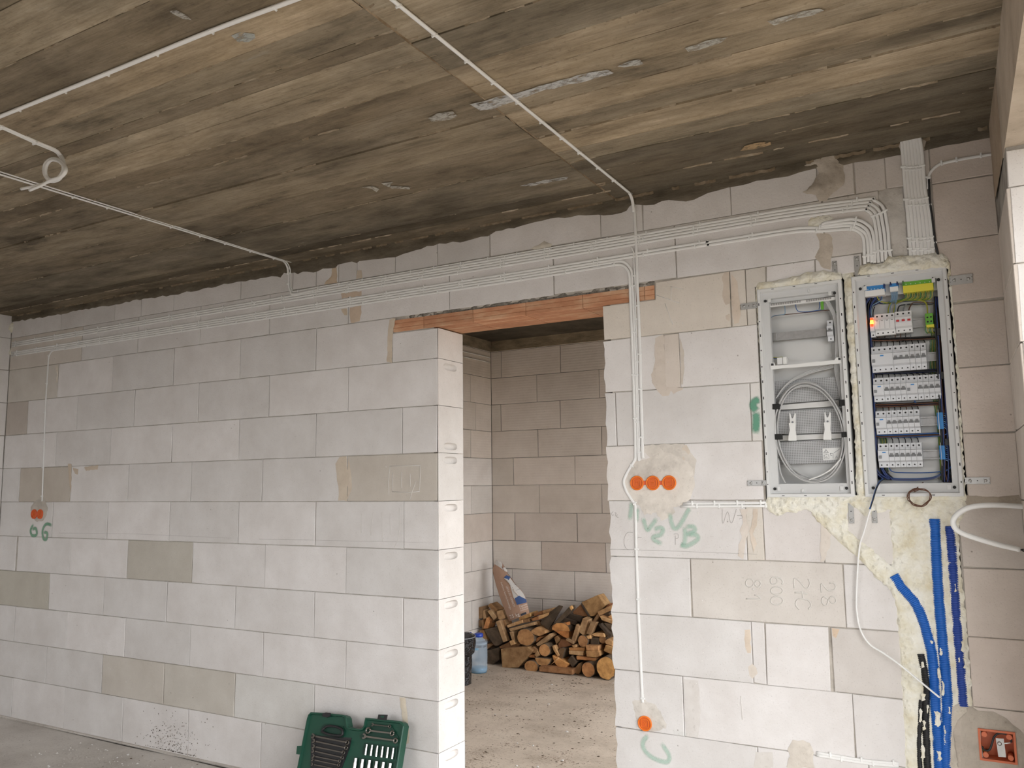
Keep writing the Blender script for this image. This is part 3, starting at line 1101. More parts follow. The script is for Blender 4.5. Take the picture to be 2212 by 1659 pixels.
# ================================================================== LINTEL
def terracotta():
    m, nt, b, N, L = newmat('terracotta')
    g = N.new('ShaderNodeNewGeometry')
    mp = N.new('ShaderNodeMapping'); mp.inputs['Scale'].default_value = (1, 6, 3)
    L.new(g.outputs['Position'], mp.inputs['Vector'])
    n = noise_node(N, L, mp.outputs[0], 5, 7, .65)
    r = ramp(N, L, n.outputs[0], [(.30, (.44, .19, .10)), (.48, (.58, .29, .165)), (.64, (.66, .42, .27)), (.76, (.74, .58, .43))])
    oi = N.new('ShaderNodeObjectInfo')
    c = mixc(N, L, 1.0, r.outputs[0], oi.outputs['Color'], 'MULTIPLY')
    L.new(c, b.inputs['Base Color']); b.inputs['Roughness'].default_value = .85
    bp = N.new('ShaderNodeBump'); bp.inputs['Strength'].default_value = .4; bp.inputs['Distance'].default_value = .002
    n2 = noise_node(N, L, g.outputs['Position'], 120, 4)
    L.new(n2.outputs[0], bp.inputs['Height']); L.new(bp.outputs[0], b.inputs['Normal'])
    return m


M['terracotta'] = terracotta()
lin = thing('ceramic_lintel', 'orange clay lintel with ribbed shells above the door opening', 'lintel')
cuts = [LX0] + [W(px, py).x for px, py in ((915, 695), (1021.3, 679), (1135.5, 670), (1258.5, 653), (1392, 631))] + [LX1]
for u, (ya, yb) in enumerate(((.002, .118), (.122, .238))):
    for i in range(len(cuts) - 1):
        a, b = cuts[i] + .0012, cuts[i + 1] - .0012
        zt = LZ1 - .004
        # profile (y, z) with grooves in the front face and a ribbed underside
        z0 = LZ0
        prof = [(ya, z0 + .004), (ya, z0 + .019), (ya + .003, z0 + .021), (ya, z0 + .023), (ya, z0 + .042), (ya + .003, z0 + .044), (ya, z0 + .046), (ya, zt), (yb, zt), (yb, z0 + .004), (yb - .003, z0)]
        k = 6
        for t in range(k, 0, -1):
            yy = ya + (yb - ya) * t / (k + .6)
            prof += [(yy + .004, z0), (yy + .002, z0 + .002), (yy - .002, z0 + .002), (yy - .004, z0)]
        prof.append((ya + .003, z0))
        kk = random.Random(i * 3 + u).uniform(.88, 1.12)
        MB().prism([(a, y, z) for y, z in prof], (b - a, 0, 0)).build('clay_shell', M['terracotta'], lin, color=(kk, kk * .98, kk * .95))
rnd = random.Random(12)
bed = MB()
vs, fs = [], []
xs = [LX0 + .10 + (LX1 - .0 - LX0 - .10) * i / 60 for i in range(61)]
for x in xs:
    vs += [(x, .004 + rnd.uniform(0, .012), LZ1 - .006), (x, -.001 + rnd.uniform(0, .012), LZ1 + .008), (x, .003 + rnd.uniform(0, .012), JZ(0) + .008), (x, .03, JZ(0) + .009)]
for i in range(60):
    for j in range(3):
        fs.append((i * 4 + j, i * 4 + j + 1, i * 4 + j + 5, i * 4 + j + 4))
bed.add(vs, fs)
M['bed'] = concrete_mat('coarse_mortar_bed', (.10, .09, .075), (.22, .20, .17), (.36, .33, .29), scale=60, bump=1.5)
bed.build('mortar_bed', M['bed'], lin, fix=False, color=(1, 1, 1))

# ================================================================== SMEARS, PLASTER AND MORTAR ON THE MAIN WALL
FA = zf(600, 500, 7.373); FBb = zf(1280, 380, 6.381); FC = zf(560, 560, 3.77); FD = zf(1500, 400, 7.373); FE = zf(1280, 560, 3.77)
FEe = zf(1680, 380, 5.978); FF = zf(1280, 940, 4.6075); FG = zf(1300, 1280, 3.3515); F3 = zf(560, 950, 3.687); FZ2 = zf(1600, 1060, 2.7696); FL = zf(0, 560, 2.962)
FK = zf(1600, 520, 2.7647)
_sd = [0]


def smear(pts, col=(1, 1, 1), h=.0012, mat='smear', name='adhesive_smear', jit=.003, step=.014, rim=.006, rough=.3, base=.0006, nscale=40, hole=None):
    _sd[0] += 1
    return blob(pxpoly(pts), h, M[mat], name, wall_back, base=base, step=step, rim=rim, jit=jit, rough=rough, seed=_sd[0] * .37, color=col, nscale=nscale, hole=hole)


smear(FE([(510, 640), (580, 612), (590, 800), (600, 1040), (680, 1045), (745, 1040), (735, 1070), (690, 1080), (665, 1095), (640, 1075), (620, 1110), (570, 1110), (530, 1075), (490, 1010), (480, 940), (510, 850), (505, 740)]), (1.22, 1.2, 1.2))
smear(FE([(712, 640), (740, 740), (748, 880), (740, 1020), (722, 1020), (720, 850), (708, 700)]), (1.15, 1.15, 1.15))
smear(FE([(1125, 110), (1180, 180), (1190, 300), (1205, 420), (1195, 520), (1150, 530), (1135, 400), (1128, 250)]), (1.26, 1.2, 1.14))
smear(FE([(1040, 110), (1115, 105), (1120, 400), (1125, 540), (1090, 500), (1080, 380), (1050, 300), (1065, 200)]), (1.15, 1.1, 1.05))
smear(FE([(760, 1510), (790, 1560), (790, 1659), (740, 1659), (700, 1600), (690, 1530)]), (1.3, 1.28, 1.25))
smear(FF([(1470, 735), (1540, 740), (1530, 860), (1560, 900), (1540, 1000), (1500, 1240), (1450, 1200), (1450, 1090), (1490, 1020), (1460, 950), (1500, 880)]), (1.26, 1.26, 1.28))
smear(FF([(1600, 730), (1640, 740), (1635, 900), (1590, 980), (1640, 1080), (1610, 1160), (1580, 1090), (1560, 960), (1590, 860)]), (1.25, 1.2, 1.15))
smear(FZ2([(480, 195), (540, 260), (530, 340), (500, 420), (480, 425), (475, 300)]), (1.22, 1.23, 1.25))
smear(FG([(1030, 270), (1075, 260), (1085, 470), (1060, 480), (1040, 400)]), (1.25, 1.18, 1.1))
smear(FG([(1065, 500), (1120, 540), (1125, 580), (1090, 620), (1065, 600)]), (1.22, 1.22, 1.22))
smear(FG([(590, 630), (700, 640), (715, 860), (700, 1050), (610, 1040), (600, 850)]), (1.26, 1.33, 1.44))
smear(FG([(1110, 1150), (1230, 1160), (1245, 1270), (1100, 1270)]), (1.2, 1.26, 1.34))
smear(FG([(1660, 262), (1720, 270), (1690, 330), (1665, 310)]), (1.2, 1.05, 0.9))
smear(F3([(640, 135), (695, 130), (705, 300), (700, 485), (630, 485), (635, 400), (612, 260), (610, 190)]), (1.15, 1.1, 1.02))
smear(F3([(708, 130), (730, 250), (740, 380), (705, 480), (702, 300)]), (1.2, 1.15, 1.08))
smear(FC([(1060, 490), (1110, 480), (1090, 590), (1080, 840), (1040, 835), (1045, 700), (1050, 580)]), (1.26, 1.2, 1.1))
smear(FA([(860, 590), (940, 570), (945, 820), (740, 850), (770, 790), (855, 715)]), (1.14, 1.02, 0.864))
smear(FA([(1010, 990), (1330, 950), (1340, 1020), (1020, 1065)]), (1.14, 1.02, 0.912))
smear(FA([(1145, 1215), (1330, 1180), (1330, 1300), (1300, 1440), (1160, 1460), (1140, 1330)]), (1.2, 1.08, 0.96))
smear(FA([(1010, 1240), (1100, 1225), (1110, 1330), (1060, 1330)]), (1.14, 1.06, 0.936))
smear(FA([(1270, 620), (1330, 610), (1345, 740), (1250, 760)]), (1.14, 1.1, 1.02))
smear(FL([(435, 1310), (460, 1310), (455, 1500), (440, 1400)]), (1.08, 1.01, 0.912))
smear(FL([(465, 1335), (500, 1340), (500, 1375), (480, 1375)]), (1.1, 1.03, 0.936))
smear(FL([(540, 1330), (630, 1318), (625, 1345), (550, 1352)]), (1.1, 1.03, 0.936))
smear(zf(860, 1380, 4.424)([(15, 560), (70, 560), (85, 700), (105, 880), (108, 1000), (70, 1010), (50, 800), (25, 650)]), (1.25, 1.22, 1.12))
# plaster around the boxes
smear(FF([(430, 255), (520, 250), (560, 230), (700, 150), (830, 200), (960, 250), (1010, 330), (1020, 480), (990, 600), (980, 640), (880, 700), (800, 720), (830, 770), (690, 860), (640, 780), (520, 790), (460, 700), (400, 640), (345, 560), (320, 470), (345, 400), (400, 300)]), (1.48, 1.47, 1.46), .0035, 'plaster', 'plaster_patch', .004, .011, .03, .55, nscale=60)
smear(FF([(520, 100), (900, 85), (1030, 250), (1020, 420), (930, 280), (700, 160), (560, 220), (525, 170)]), (1.38, 1.37, 1.36), .0016, 'plaster', 'plaster_patch', .004, .014, .02, .5)
smear(FG([(290, 775), (380, 800), (420, 860), (470, 950), (460, 985), (400, 1000), (350, 1010), (300, 1000), (250, 930), (235, 850), (220, 780)]), (1.3, 1.3, 1.3), .004, 'plaster', 'plaster_patch', .004, .010, .03, .6, nscale=60)
smear(zf(0, 660, 3.0722)([(230, 1300), (260, 1285), (300, 1290), (318, 1340), (310, 1390), (285, 1430), (240, 1435), (210, 1400), (205, 1340)]), (1.0, .98, .95), .003, 'plaster', 'plaster_patch', .004, .012, .02, .5)
smear(FG([(1380, 1070), (1450, 1065), (1510, 1090), (1530, 1160), (1525, 1230), (1540, 1270), (1330, 1270), (1370, 1180), (1350, 1130)]), (1.35, 1.33, 1.3), .006, 'plaster', 'plaster_patch', .004, .012, .03, .5)
smear(zf(2080, 1500, 10.43)([(0, 330), (150, 260), (240, 300), (330, 350), (700, 380), (1000, 560), (1300, 790), (1420, 950), (1500, 1700), (-60, 1800), (-40, 900)]), (.98, .94, .88), .003, 'plaster', 'plaster_patch', .003, .014, .02, .4, hole=JB)
smear(zf(2050, 600, 2.37)([(80, 1110), (200, 1120), (370, 1110), (384, 1165), (200, 1170), (90, 1160)]), (.78, .72, .64), .0015, 'plaster', 'plaster_patch', .003, .014, .02, .4)
# mortar runs by the cabinets
smear(zf(1472, 0, 2.962)([(855, 990), (960, 945), (1010, 960), (1015, 1010), (1030, 1060), (1050, 1120), (1040, 1190), (970, 1230), (930, 1290), (880, 1290), (860, 1250), (780, 1235), (840, 1180), (880, 1110), (860, 1070), (770, 1075), (780, 1040), (850, 1015)]), (1.15, 1.13, 1.1), .012, 'mortar_lump', 'mortar_lump', .004, .012, .04, .5, base=.002)
smear(FEe([(500, 735), (640, 735), (690, 760), (710, 870), (700, 1000), (680, 1080), (690, 1210), (600, 1200), (500, 1080), (470, 1050), (520, 920), (540, 850), (490, 780)]), (1.25, 1.22, 1.18), .006, 'mortar_lump', 'mortar_lump', .004, .012, .04, .5, base=.0)
smear(FEe([(1220, 260), (1400, 170), (1600, 150), (1650, 500), (1680, 1030), (1480, 1030), (1430, 700), (1400, 420), (1300, 300)]), (1.22, 1.24, 1.26), .0025, 'plaster', 'plaster_patch', .003, .014, .02, .6, base=-.003)
smear(zf(1472, 0, 2.962)([(1355, 870), (1370, 855), (1420, 840), (1530, 828), (1545, 860), (1570, 900), (1560, 960), (1540, 980), (1405, 1000), (1395, 950)]), (1.1, 1.08, 1.05), .010, 'mortar_lump', 'mortar_lump', .003, .010, .03, .4, base=.006)
smear(zf(1472, 0, 2.962)([(1380, 862), (1400, 842), (1460, 832), (1530, 826), (1552, 850), (1545, 872), (1480, 866), (1430, 880), (1395, 892)]), (1.15, 1.13, 1.08), .008, 'mortar_lump', 'mortar_lump', .003, .010, .02, .4, base=.022)
smear(zf(740, 0, 2.962)([(1200, 1590), (1240, 1570), (1290, 1545), (1340, 1560), (1330, 1585), (1240, 1600)]), (1.5, 1.5, 1.45), .005, 'plaster', 'mortar_lump', .003, .010, .02, .4)
smear(FL([(352, 690), (368, 672), (375, 720), (370, 790), (357, 785), (365, 740)]), (1.45, 1.42, 1.36), .004, 'plaster', 'mortar_lump', .003, .010, .02, .4)

# ================================================================== CABLES
M['cable'] = plain('white_pvc_cable', (.88, .875, .855), .4)
M['clip'] = plain('white_clip', (.90, .90, .88), .4)
M['grey_cable'] = plain('grey_cable', (.52, .52, .515), .45)
M['black_cable'] = plain('black_cable', (.03, .03, .032), .5)
CW, CT = .0118, .0055


def clip_mesh(w):
    mb = MB()
    mb.bbox((-.0035, -(CT + .0022), -w / 2 - .0018), (.0035, 0, w / 2 + .0018), .0012)
    mb.box((-.0032, -.0075, -w / 2 - .0055), (.0032, 0, -w / 2 - .001))
    mb.lathe([(.0022, 0), (.0022, .0012)], 6, Matrix.Translation((0, -.0078, -w / 2 - .0032)) @ Matrix.Rotation(H2, 4, 'X'))
    return mb.mesh('clip')


CLIP = clip_mesh(CW)
CLIPT = clip_mesh(.0075)


def clips(cable, pts, dists, nrm=(0, -1, 0), thin=False, flip=1):
    """saddle clips along a path; local x = cable direction, -y = away from the wall"""
    pts = [Vector(p) for p in pts]
    acc = [0]
    for a, b in zip(pts, pts[1:]):
        acc.append(acc[-1] + (b - a).length)
    for d in dists:
        if d < 0 or d > acc[-1]:
            continue
        i = max(j for j in range(len(acc)) if acc[j] <= d)
        i = min(i, len(pts) - 2)
        t = (pts[i + 1] - pts[i]).normalized()
        p = pts[i] + t * (d - acc[i])
        y = -Vector(nrm)
        t = (t - y * t.dot(y)).normalized()
        z = t.cross(y) * flip
        R = Matrix((( t.x, y.x, z.x, p.x), (t.y, y.y, z.y, p.y), (t.z, y.z, z.z, p.z), (0, 0, 0, 1)))
        o = obj('clip', CLIPT if thin else CLIP, M['clip'], cable)
        o.matrix_world = R


def dseries(a, b, step, j=.01, seed=0):
    r = random.Random(seed)
    out = []
    d = a
    while d < b:
        out.append(d + r.uniform(-j, j)); d += step
    return out


def wcable(label, pts, w=CW, t=CT, dists=None, group=None, k=5, y=0.0, thin=False, mat='cable', flip=1, raw=False):
    P = [Vector(p) for p in pts] if raw else [W(px, py) + Vector((0, y, 0)) for px, py in pts]
    P = [Vector((p.x, y if abs(p.y) < .02 else p.y, p.z)) for p in P] if not raw else P
    P = spline(P, k)
    mb = MB()
    if thin:
        mb.tube([p + Vector((0, -w / 2, 0)) for p in P], w / 2, 8)
    else:
        mb.ribbon(P, w, t, normal=(0, -1, 0))
    o = mb.build('cable', M[mat], None, fix=True)
    tag(o, label, 'cable', group)
    if dists is not None:
        clips(o, P, dists, thin=thin, flip=flip)
    return o, P


GU = 'upper row of cables along the wall'
GL = 'lower row of cables along the wall'
UZ = [1.188, 1.1753, 1.162, 1.1485]
LZc = [1.1045, 1.0915, 1.0785, 1.0650]
bend = {0: FEe([(1160, 300), (1235, 312), (1320, 360), (1372, 430), (1395, 520), (1425, 720), (1440, 940), (1462, 1060)]),
        1: FEe([(1120, 345), (1190, 357), (1270, 405), (1325, 480), (1345, 560), (1378, 760), (1395, 980), (1400, 1090)]),
        2: FEe([(1105, 390), (1170, 402), (1235, 450), (1282, 520), (1300, 600), (1328, 780), (1348, 1040), (1352, 1110)]),
        3: FEe([(1085, 435), (1140, 445), (1200, 485), (1240, 555), (1258, 640), (1280, 820), (1298, 1060), (1304, 1125)])}
ulabel = ['topmost of the four flat white cables above the door', 'second of the four flat white cables above the door', 'third of the four flat white cables above the door', 'lowest of the four flat white cables in the upper row above the door']
for i in range(4):
    z = UZ[i] + Z0
    start = []
    if i == 0:   # comes down from the ceiling
        dn = [at(-40, 351, 2, CEIL - .001), at(310, 456.5, 2, CEIL - .001), at(560, 530, 2, CEIL - .001)]
        x = W(625, 600).x
        pts = [Vector((x - .015, -1.75, CEIL - .001)), Vector((x - .012, -1.1, CEIL - .001)), Vector((x, -.12, CEIL - .001)), Vector((x, -.045, CEIL - .004)), Vector((x, -.016, CEIL - .03)), Vector((x, -.008, CEIL - .07))]
        PP = spline(pts, 5)
        mb = MB().ribbon(PP, CW, CT, width=(1, 0, 0), normal=(0, -1, -1))
        wl = [W(*FA([(182, 560)])[0]), W(*FA([(180, 720)])[0]), W(*FA([(185, 870)])[0]), W(*FA([(215, 955)])[0]), W(*FA([(275, 1000)])[0])]
        wl = [Vector((p.x, -.002, p.z)) for p in wl]
        path = [Vector((x, -.008, CEIL - .07))] + wl + [Vector((-3.15, 0, z)), Vector((-2.6, 0, z)), Vector((-1.6, 0, z))]
    else:
        mb = MB()
        path = [Vector((XL + .02, 0, z - .004)), Vector((-5.5, 0, z - .002)), Vector((-4.4, 0, z)), Vector((-3.4, 0, z)), Vector((-2.4, 0, z)), Vector((-1.5, 0, z))]
    tail = [Vector((W(*q).x, 0, W(*q).z)) for q in bend[i]]
    path += [Vector((-1.0, 0, z + .003)), Vector((-.6, 0, z + .003))] + tail
    path = [Vector((p.x, p.y - .0, p.z)) for p in path]
    P = spline(path, 5)
    mb.ribbon(P, CW, CT, normal=(0, -1, 0))
    o = tag(mb.build('cable', M['cable']), ulabel[i], 'cable', GU)
    L = sum((b - a).length for a, b in zip(P, P[1:]))
    st = .42 if i == 0 else .06
    clips(o, P, dseries(st + (0 if i % 2 == 0 else -.02), L - .52, .245, .006, i // 2) + [L - .33, L - .19, L - .03 - .006 * i], flip=-1)
    if i == 0:
        clips(o, PP, dseries(.1, 1.65, .17), nrm=(0, 0, -1))
        clips(o, P, [.03, .09, .15])

llabel = ['topmost of the four flat white cables running just over the lintel', 'second of the four flat white cables running just over the lintel', 'flat white cable over the lintel that turns down towards the socket boxes', 'lowest flat white cable over the lintel, turning down past the socket boxes']
b3 = FD([(0, 935), (245, 905), (1280, 740), (1720, 682)]) + FEe([(560, 672), (880, 648), (1000, 662), (1090, 712), (1145, 770), (1165, 900), (1172, 1115)])
b4 = FD([(0, 985), (270, 950), (1325, 785), (1740, 735)]) + FEe([(600, 712), (820, 695), (950, 690), (1040, 725), (1105, 805), (1118, 1000), (1125, 1140)])
l3 = FBb([(200, 1205), (390, 1180), (470, 1212), (525, 1280), (545, 1345), (552, 1500)]) + FE([(335, 400), (345, 700), (360, 1100), (368, 1400)]) + [(1379, 975), (1381, 996)]
l4 = FBb([(200, 1245), (350, 1225), (430, 1245), (488, 1305), (510, 1375), (517, 1500)]) + FE([(313, 400), (325, 700), (338, 1100), (347, 1400), (350, 1600)]) + FF([(420, 250), (390, 300), (335, 395), (312, 470), (340, 560), (390, 640), (425, 695), (430, 790), (440, 1240), (455, 1640)]) + FG([(265, 130), (276, 340), (285, 550), (295, 760), (299, 795)])
for i, tl in enumerate((b3, b4, l3, l4)):
    z = LZc[i] + Z0
    path = [Vector((XL + .02, 0, z - .006)), Vector((-5.5, 0, z - .004)), Vector((-4.5, 0, z)), Vector((-3.5, 0, z)), Vector((-2.5, 0, z)), Vector((-1.75, 0, z))]
    if i == 3:
        path = [Vector((W(px, py).x, 0, W(px, py).z)) for px, py in zf(0, 660, 3.0722)([(282, 1300), (290, 1060), (297, 850), (305, 650), (318, 450), (325, 350), (335, 320), (358, 298)])] + [Vector((-5.55, 0, z)), Vector((-5.2, 0, z))] + path[2:]
    path += [Vector((W(px, py).x, 0, W(px, py).z)) for px, py in tl]
    P = spline(path, 5)
    o = tag(MB().ribbon(P, CW, CT, normal=(0, -1, 0)).build('cable', M['cable']), llabel[i], 'cable', GL)
    L = sum((b - a).length for a, b in zip(P, P[1:]))
    if i < 2:
        clips(o, P, dseries(.07 - .02 * (i % 2), L - .45, .245, .006, 5) + [L - .30, L - .17, L - .03], flip=-1)
    elif i == 2:
        clips(o, P, dseries(.07, 4.75, .245, .006, 5) + dseries(5.0, L, .2, .02, 3), flip=-1)
    else:
        clips(o, P, dseries(.03, 1.05, .2) + dseries(1.22, 5.6, .245, .006, 5) + dseries(5.95, 7.0, .2, .02, 4) + dseries(7.35, L, .22), flip=-1)

# two short cables that come out of the foam plug and join the bend
for j, pts in enumerate(([(570, 632), (640, 606), (760, 590), (940, 565), (1070, 582), (1160, 635), (1212, 690), (1240, 800), (1252, 1000), (1256, 1130)], [(560, 650), (700, 632), (900, 610), (1040, 628), (1120, 675), (1170, 735), (1200, 850), (1212, 1000), (1216, 1125)])):
    o, P = wcable(('upper' if j == 0 else 'lower') + ' of two short cables leaving the foam plug and bending to the fuse board', FEe(pts), CW, dists=[.13, .30 - .01 * j], flip=-1, group='short cables from the foam plug', y=-.0045 if j == 0 else -.004)

# ceiling cable that drops to the socket boxes
x = W(1370, 430).x
pts = [Vector((x + .012, -3.2, CEIL - .001)), Vector((x + .006, -2.2, CEIL - .001)), Vector((x + .003, -1.2, CEIL - .001)), Vector((x, -.14, CEIL - .001)), Vector((x, -.06, CEIL - .003)), Vector((x, -.022, CEIL - .03)), Vector((x, -.010, CEIL - .08))]
PP = spline(pts, 5)
mb = MB().ribbon(PP, .0135, CT, width=(1, 0, 0), normal=(0, -1, -1))
dn = FBb([(577, 400), (590, 660), (603, 900), (612, 1200), (620, 1500)]) + FE([(375, 400), (388, 760), (396, 1100), (405, 1400), (408, 1560)]) + [(1389.5, 990)]
P = spline([Vector((x, -.010, CEIL - .08))] + [Vector((W(*q).x, .0, W(*q).z)) for q in dn], 5)
P = [p if p.z > 2.70 else Vector((p.x, -.0002, p.z)) for p in P]
mb.ribbon(P, .0135, CT, normal=(0, -1, 0))
o = tag(mb.build('cable', M['cable']), 'flat white cable crossing the ceiling and dropping to the three socket boxes', 'cable')
clips(o, PP, dseries(.1, 3.1, .168, .01), nrm=(0, 0, -1))
clips(o, P, [.06, .19] + dseries(.52, 1.5, .19, .02, 8))
# thin round cable beside the flat ones
x = W(627, 600).x
pp = [Vector((x + .004, -1.75, CEIL - .002)), Vector((x + .006, -.13, CEIL - .002)), Vector((x + .012, -.05, CEIL - .006)), Vector((x + .012, -.012, CEIL - .04))]
pp += [W(*q) for q in FA([(205, 690), (208, 860), (235, 920), (275, 955)])] + [Vector((-3.2, 0, 1.2005 + Z0)), Vector((-2.4, 0, 1.2 + Z0)), Vector((-1.6, 0, 1.199 + Z0))] + [W(*q) for q in FBb([(190, 868), (390, 835)])]
P = spline([p + Vector((0, -.004, 0)) for p in pp], 5)
o = tag(MB().tube(P, .0034, 6).build('thin_cable', M['cable']), 'thin round white cable lying on top of the upper cable row', 'cable')
clips(o, [p + Vector((0, .004, 0)) for p in P if p.y > -.006], dseries(.06, 2.3, .16), thin=True)
pp = [W(*q) for q in FBb([(540, 985), (560, 1030), (572, 1060)])] + [W(*q) for q in FBb([(575, 1150), (578, 1290), (588, 1420), (590, 1600)])] + [W(*q) for q in FE([(352, 400), (362, 700), (372, 1100), (382, 1400), (386, 1600)])] + [(W(1384, 994))]
P = spline([p + Vector((0, -.0036, 0)) for p in pp], 5)
o = tag(MB().tube(P, .0034, 6).build('thin_cable', M['cable']), 'thin round white cable running down between flat cables beside the opening', 'cable')
clips(o, [p + Vector((0, .0036, 0)) for p in P], dseries(.13, 1.2, .2), thin=True)

# horizontal pairs
for j, (q0, q1) in enumerate((((1476, 1088), (1655, 1086.3)), ((1471, 1094.2), (1658, 1093)))):
    o, P = wcable('upper flat white cable of the pair entering the cable cabinet from the side' if j == 0 else 'lower flat white cable of the pair entering the cable cabinet from the side', [q0, ((q0[0] + q1[0]) / 2, (q0[1] + q1[1]) / 2), q1], .0105, dists=[.04 + .03 * j + .095 * t for t in range(4)], flip=-1, group='cable pair beside the cable cabinet')
for j in range(2):
    pts = [(px, py + 5.5 * j) for px, py in FG([(1555, 1158), (1720, 1185), (1910, 1215), (2150, 1237)])]
    wcable('upper flat white cable of the low pair near the conduits' if j == 0 else 'lower flat white cable of the low pair near the conduits', pts, .0095, dists=[.05, .16, .27, .38] if j == 0 else [.09, .2, .31], flip=-1, group='low cable pair near the conduits')

# bundle of seven from the ceiling to the fuse board
FT = zf(1472, 0, 2.962)
rows7 = [(850, 1398, 1528), (905, 1402, 1538), (1000, 1408, 1552), (1200, 1422, 1568), (1380, 1438, 1600), (1600, 1454, 1622), (1650, 1456, 1622)]
for i in range(7):
    P = []
    for r, (zy, a, b) in enumerate(rows7):
        q = FT([(a + (b - a) * (i + .5) / 7, zy)])[0]
        p = W(*q)
        yy = {0: -.018, 1: -.016, 2: -.008}.get(r, -.002)
        P.append(Vector((p.x, yy, min(p.z, CEIL + .01))))
    P = spline(P, 5)
    o = tag(MB().ribbon(P, .0125, CT, normal=(0, -1, 0)).build('cable', M['cable']), ['seventh', 'sixth', 'fifth', 'fourth', 'third', 'second', 'first'][i] + ' flat cable from the black cable in the bundle dropping to the fuse board', 'cable', 'seven cables dropping to the fuse board')
    L = sum((b - a).length for a, b in zip(P, P[1:]))
    s = .012 if i % 2 else 0
    clips(o, P, [.115 + s, .245 + s * 2, .40 + s, L - .035 + s * .6])
o, P = wcable('white cable curving away from the bundle along the wall to the corner', FT([(1995, 988), (1840, 1012), (1700, 1040), (1640, 1060), (1595, 1105), (1580, 1150), (1582, 1210)]), .0105, y=-.001, dists=[.04, .12, .17, .24])
o, P = wcable('black cable running down beside the cable bundle', FT([(1583, 1150), (1590, 1290), (1605, 1400), (1622, 1540), (1645, 1640)]), .0085, thin=True, mat='black_cable', dists=[.10, .25], y=-.001)

# cables on the ceiling towards the left
D = [at(px, py, 2, CEIL - .001) for px, py in ((-60, 275), (0, 250), (235, 155), (455, 65), (640, -4), (760, -50))]
P = spline(D, 6)
P = [Vector((p.x, p.y, CEIL - .001)) for p in P]
o = tag(MB().ribbon(P, .0155, .007, normal=(0, 0, -1)).build('cable', M['cable']), 'flat white cable fixed along the ceiling parallel to the wall', 'cable')
acc = 0
cd = []
for px, py in ((40, 235), (138, 195), (231, 158), (338, 115), (457, 66), (590, 13)):
    q = at(px, py, 2, CEIL - .001)
    cd.append((q - P[0]).length)
clips(o, P, cd, nrm=(0, 0, -1))
# pair that ends in a loose loop
for j in range(2):
    c0 = [at(px, py, 2, CEIL - .001) for px, py in ((-70, 243 + 4 * j), (0, 270 + 4 * j), (78, 305 + 4 * j), (118, 322 + 4 * j), (131 - 3 * j, 334 + 2 * j))]
    yl = c0[-1].y
    lp = []
    for t, (px, py) in enumerate(((137 - 3 * j, 347), (140 - 4 * j, 368), (127 - 3 * j, 388 - 3 * j), (108, 391 - 4 * j), (96 + 3 * j, 376), (97 + 4 * j, 355 + 2 * j), (112, 343 + 3 * j), (132 - 3 * j, 348 + 2 * j), (143 - 3 * j, 366), (134 - 2 * j, 381), (112, 390 - 2 * j), (84 + 4 * j, 400 + 1 * j), (46 + 18 * j, 408 + 3 * j))):
        lp.append(at(px, py, 1, yl - .004 * t - .006 * j))
    P = spline(c0 + lp, 6)
    o = tag(MB().tube(P, .0060, 8).build('loose_cable', M['cable']), ['longer', 'shorter'][j] + ' of the two looped white cable ends hanging from the ceiling', 'cable', 'pair of looped cable ends')
    clips(o, [p for p in P if p.z > CEIL - .003], [.12, .26, .40, .53], nrm=(0, 0, -1))

# white wire hanging from the cabinet to the conduits
pts = [(1893, 1045), (1888, 1075), (1880, 1100), (1866, 1150), (1857, 1180), (1852, 1240), (1850, 1310), (1858, 1358), (1878, 1391), (1910, 1412), (1945, 1437), (1985, 1470), (2030, 1507)]
yo = [-.02, -.035, -.035, -.03, -.022, -.018, -.016, -.018, -.022, -.028, -.034, -.04, -.045]
P = spline([W(px, py, y) for (px, py), y in zip(pts[2:], yo[2:])], 6)
tag(MB().tube(P, .0033, 8).build('loose_cable', M['clip']), 'loose white cable hanging from the fuse board across the foam to blue conduits', 'cable')
# thick white cable bent into a hook beside the cabinet
pts = [(2230, 1096), (2195, 1093), (2150, 1091), (2110, 1093), (2082, 1101), (2062, 1118), (2060, 1135), (2075, 1150), (2110, 1163), (2155, 1176), (2203, 1187)]
yo = [-.03, -.06, -.09, -.11, -.12, -.125, -.125, -.12, -.11, -.1, -.09]
P = spline([W(px, py, y) for (px, py), y in zip(pts, yo)], 6)
hk = thing('stiff_cable', 'thick white cable bent into a hook beside the fuse board', 'cable')
MB().tube(P, .0095, 10).build('sheath', M['clip'], hk)
e = P[-1]; dd = (P[-1] - P[-2]).normalized()
tip = MB()
for k in range(4):
    a = k * 1.57
    tip.tube([e, e + dd * .012 + Vector((0, .004 * math.cos(a), .004 * math.sin(a)))], .0018, 5)
tip.build('cores', M['black_cable'], hk)

# cable pair high on the far wall of the store room
for j in range(2):
    P = [at(*zf(980, 600, 4.148)([q])[0], 0, SLX + .006) for q in ((60, 655 + 48 * j), (150, 675 + 46 * j), (240, 696 + 44 * j), (325, 717 + 44 * j))]
    o = tag(MB().tube(spline(P, 3), .005, 6).build('store_cable', M['cable']), ('upper' if j == 0 else 'lower') + ' white cable fixed high on the side wall of the store room', 'cable')

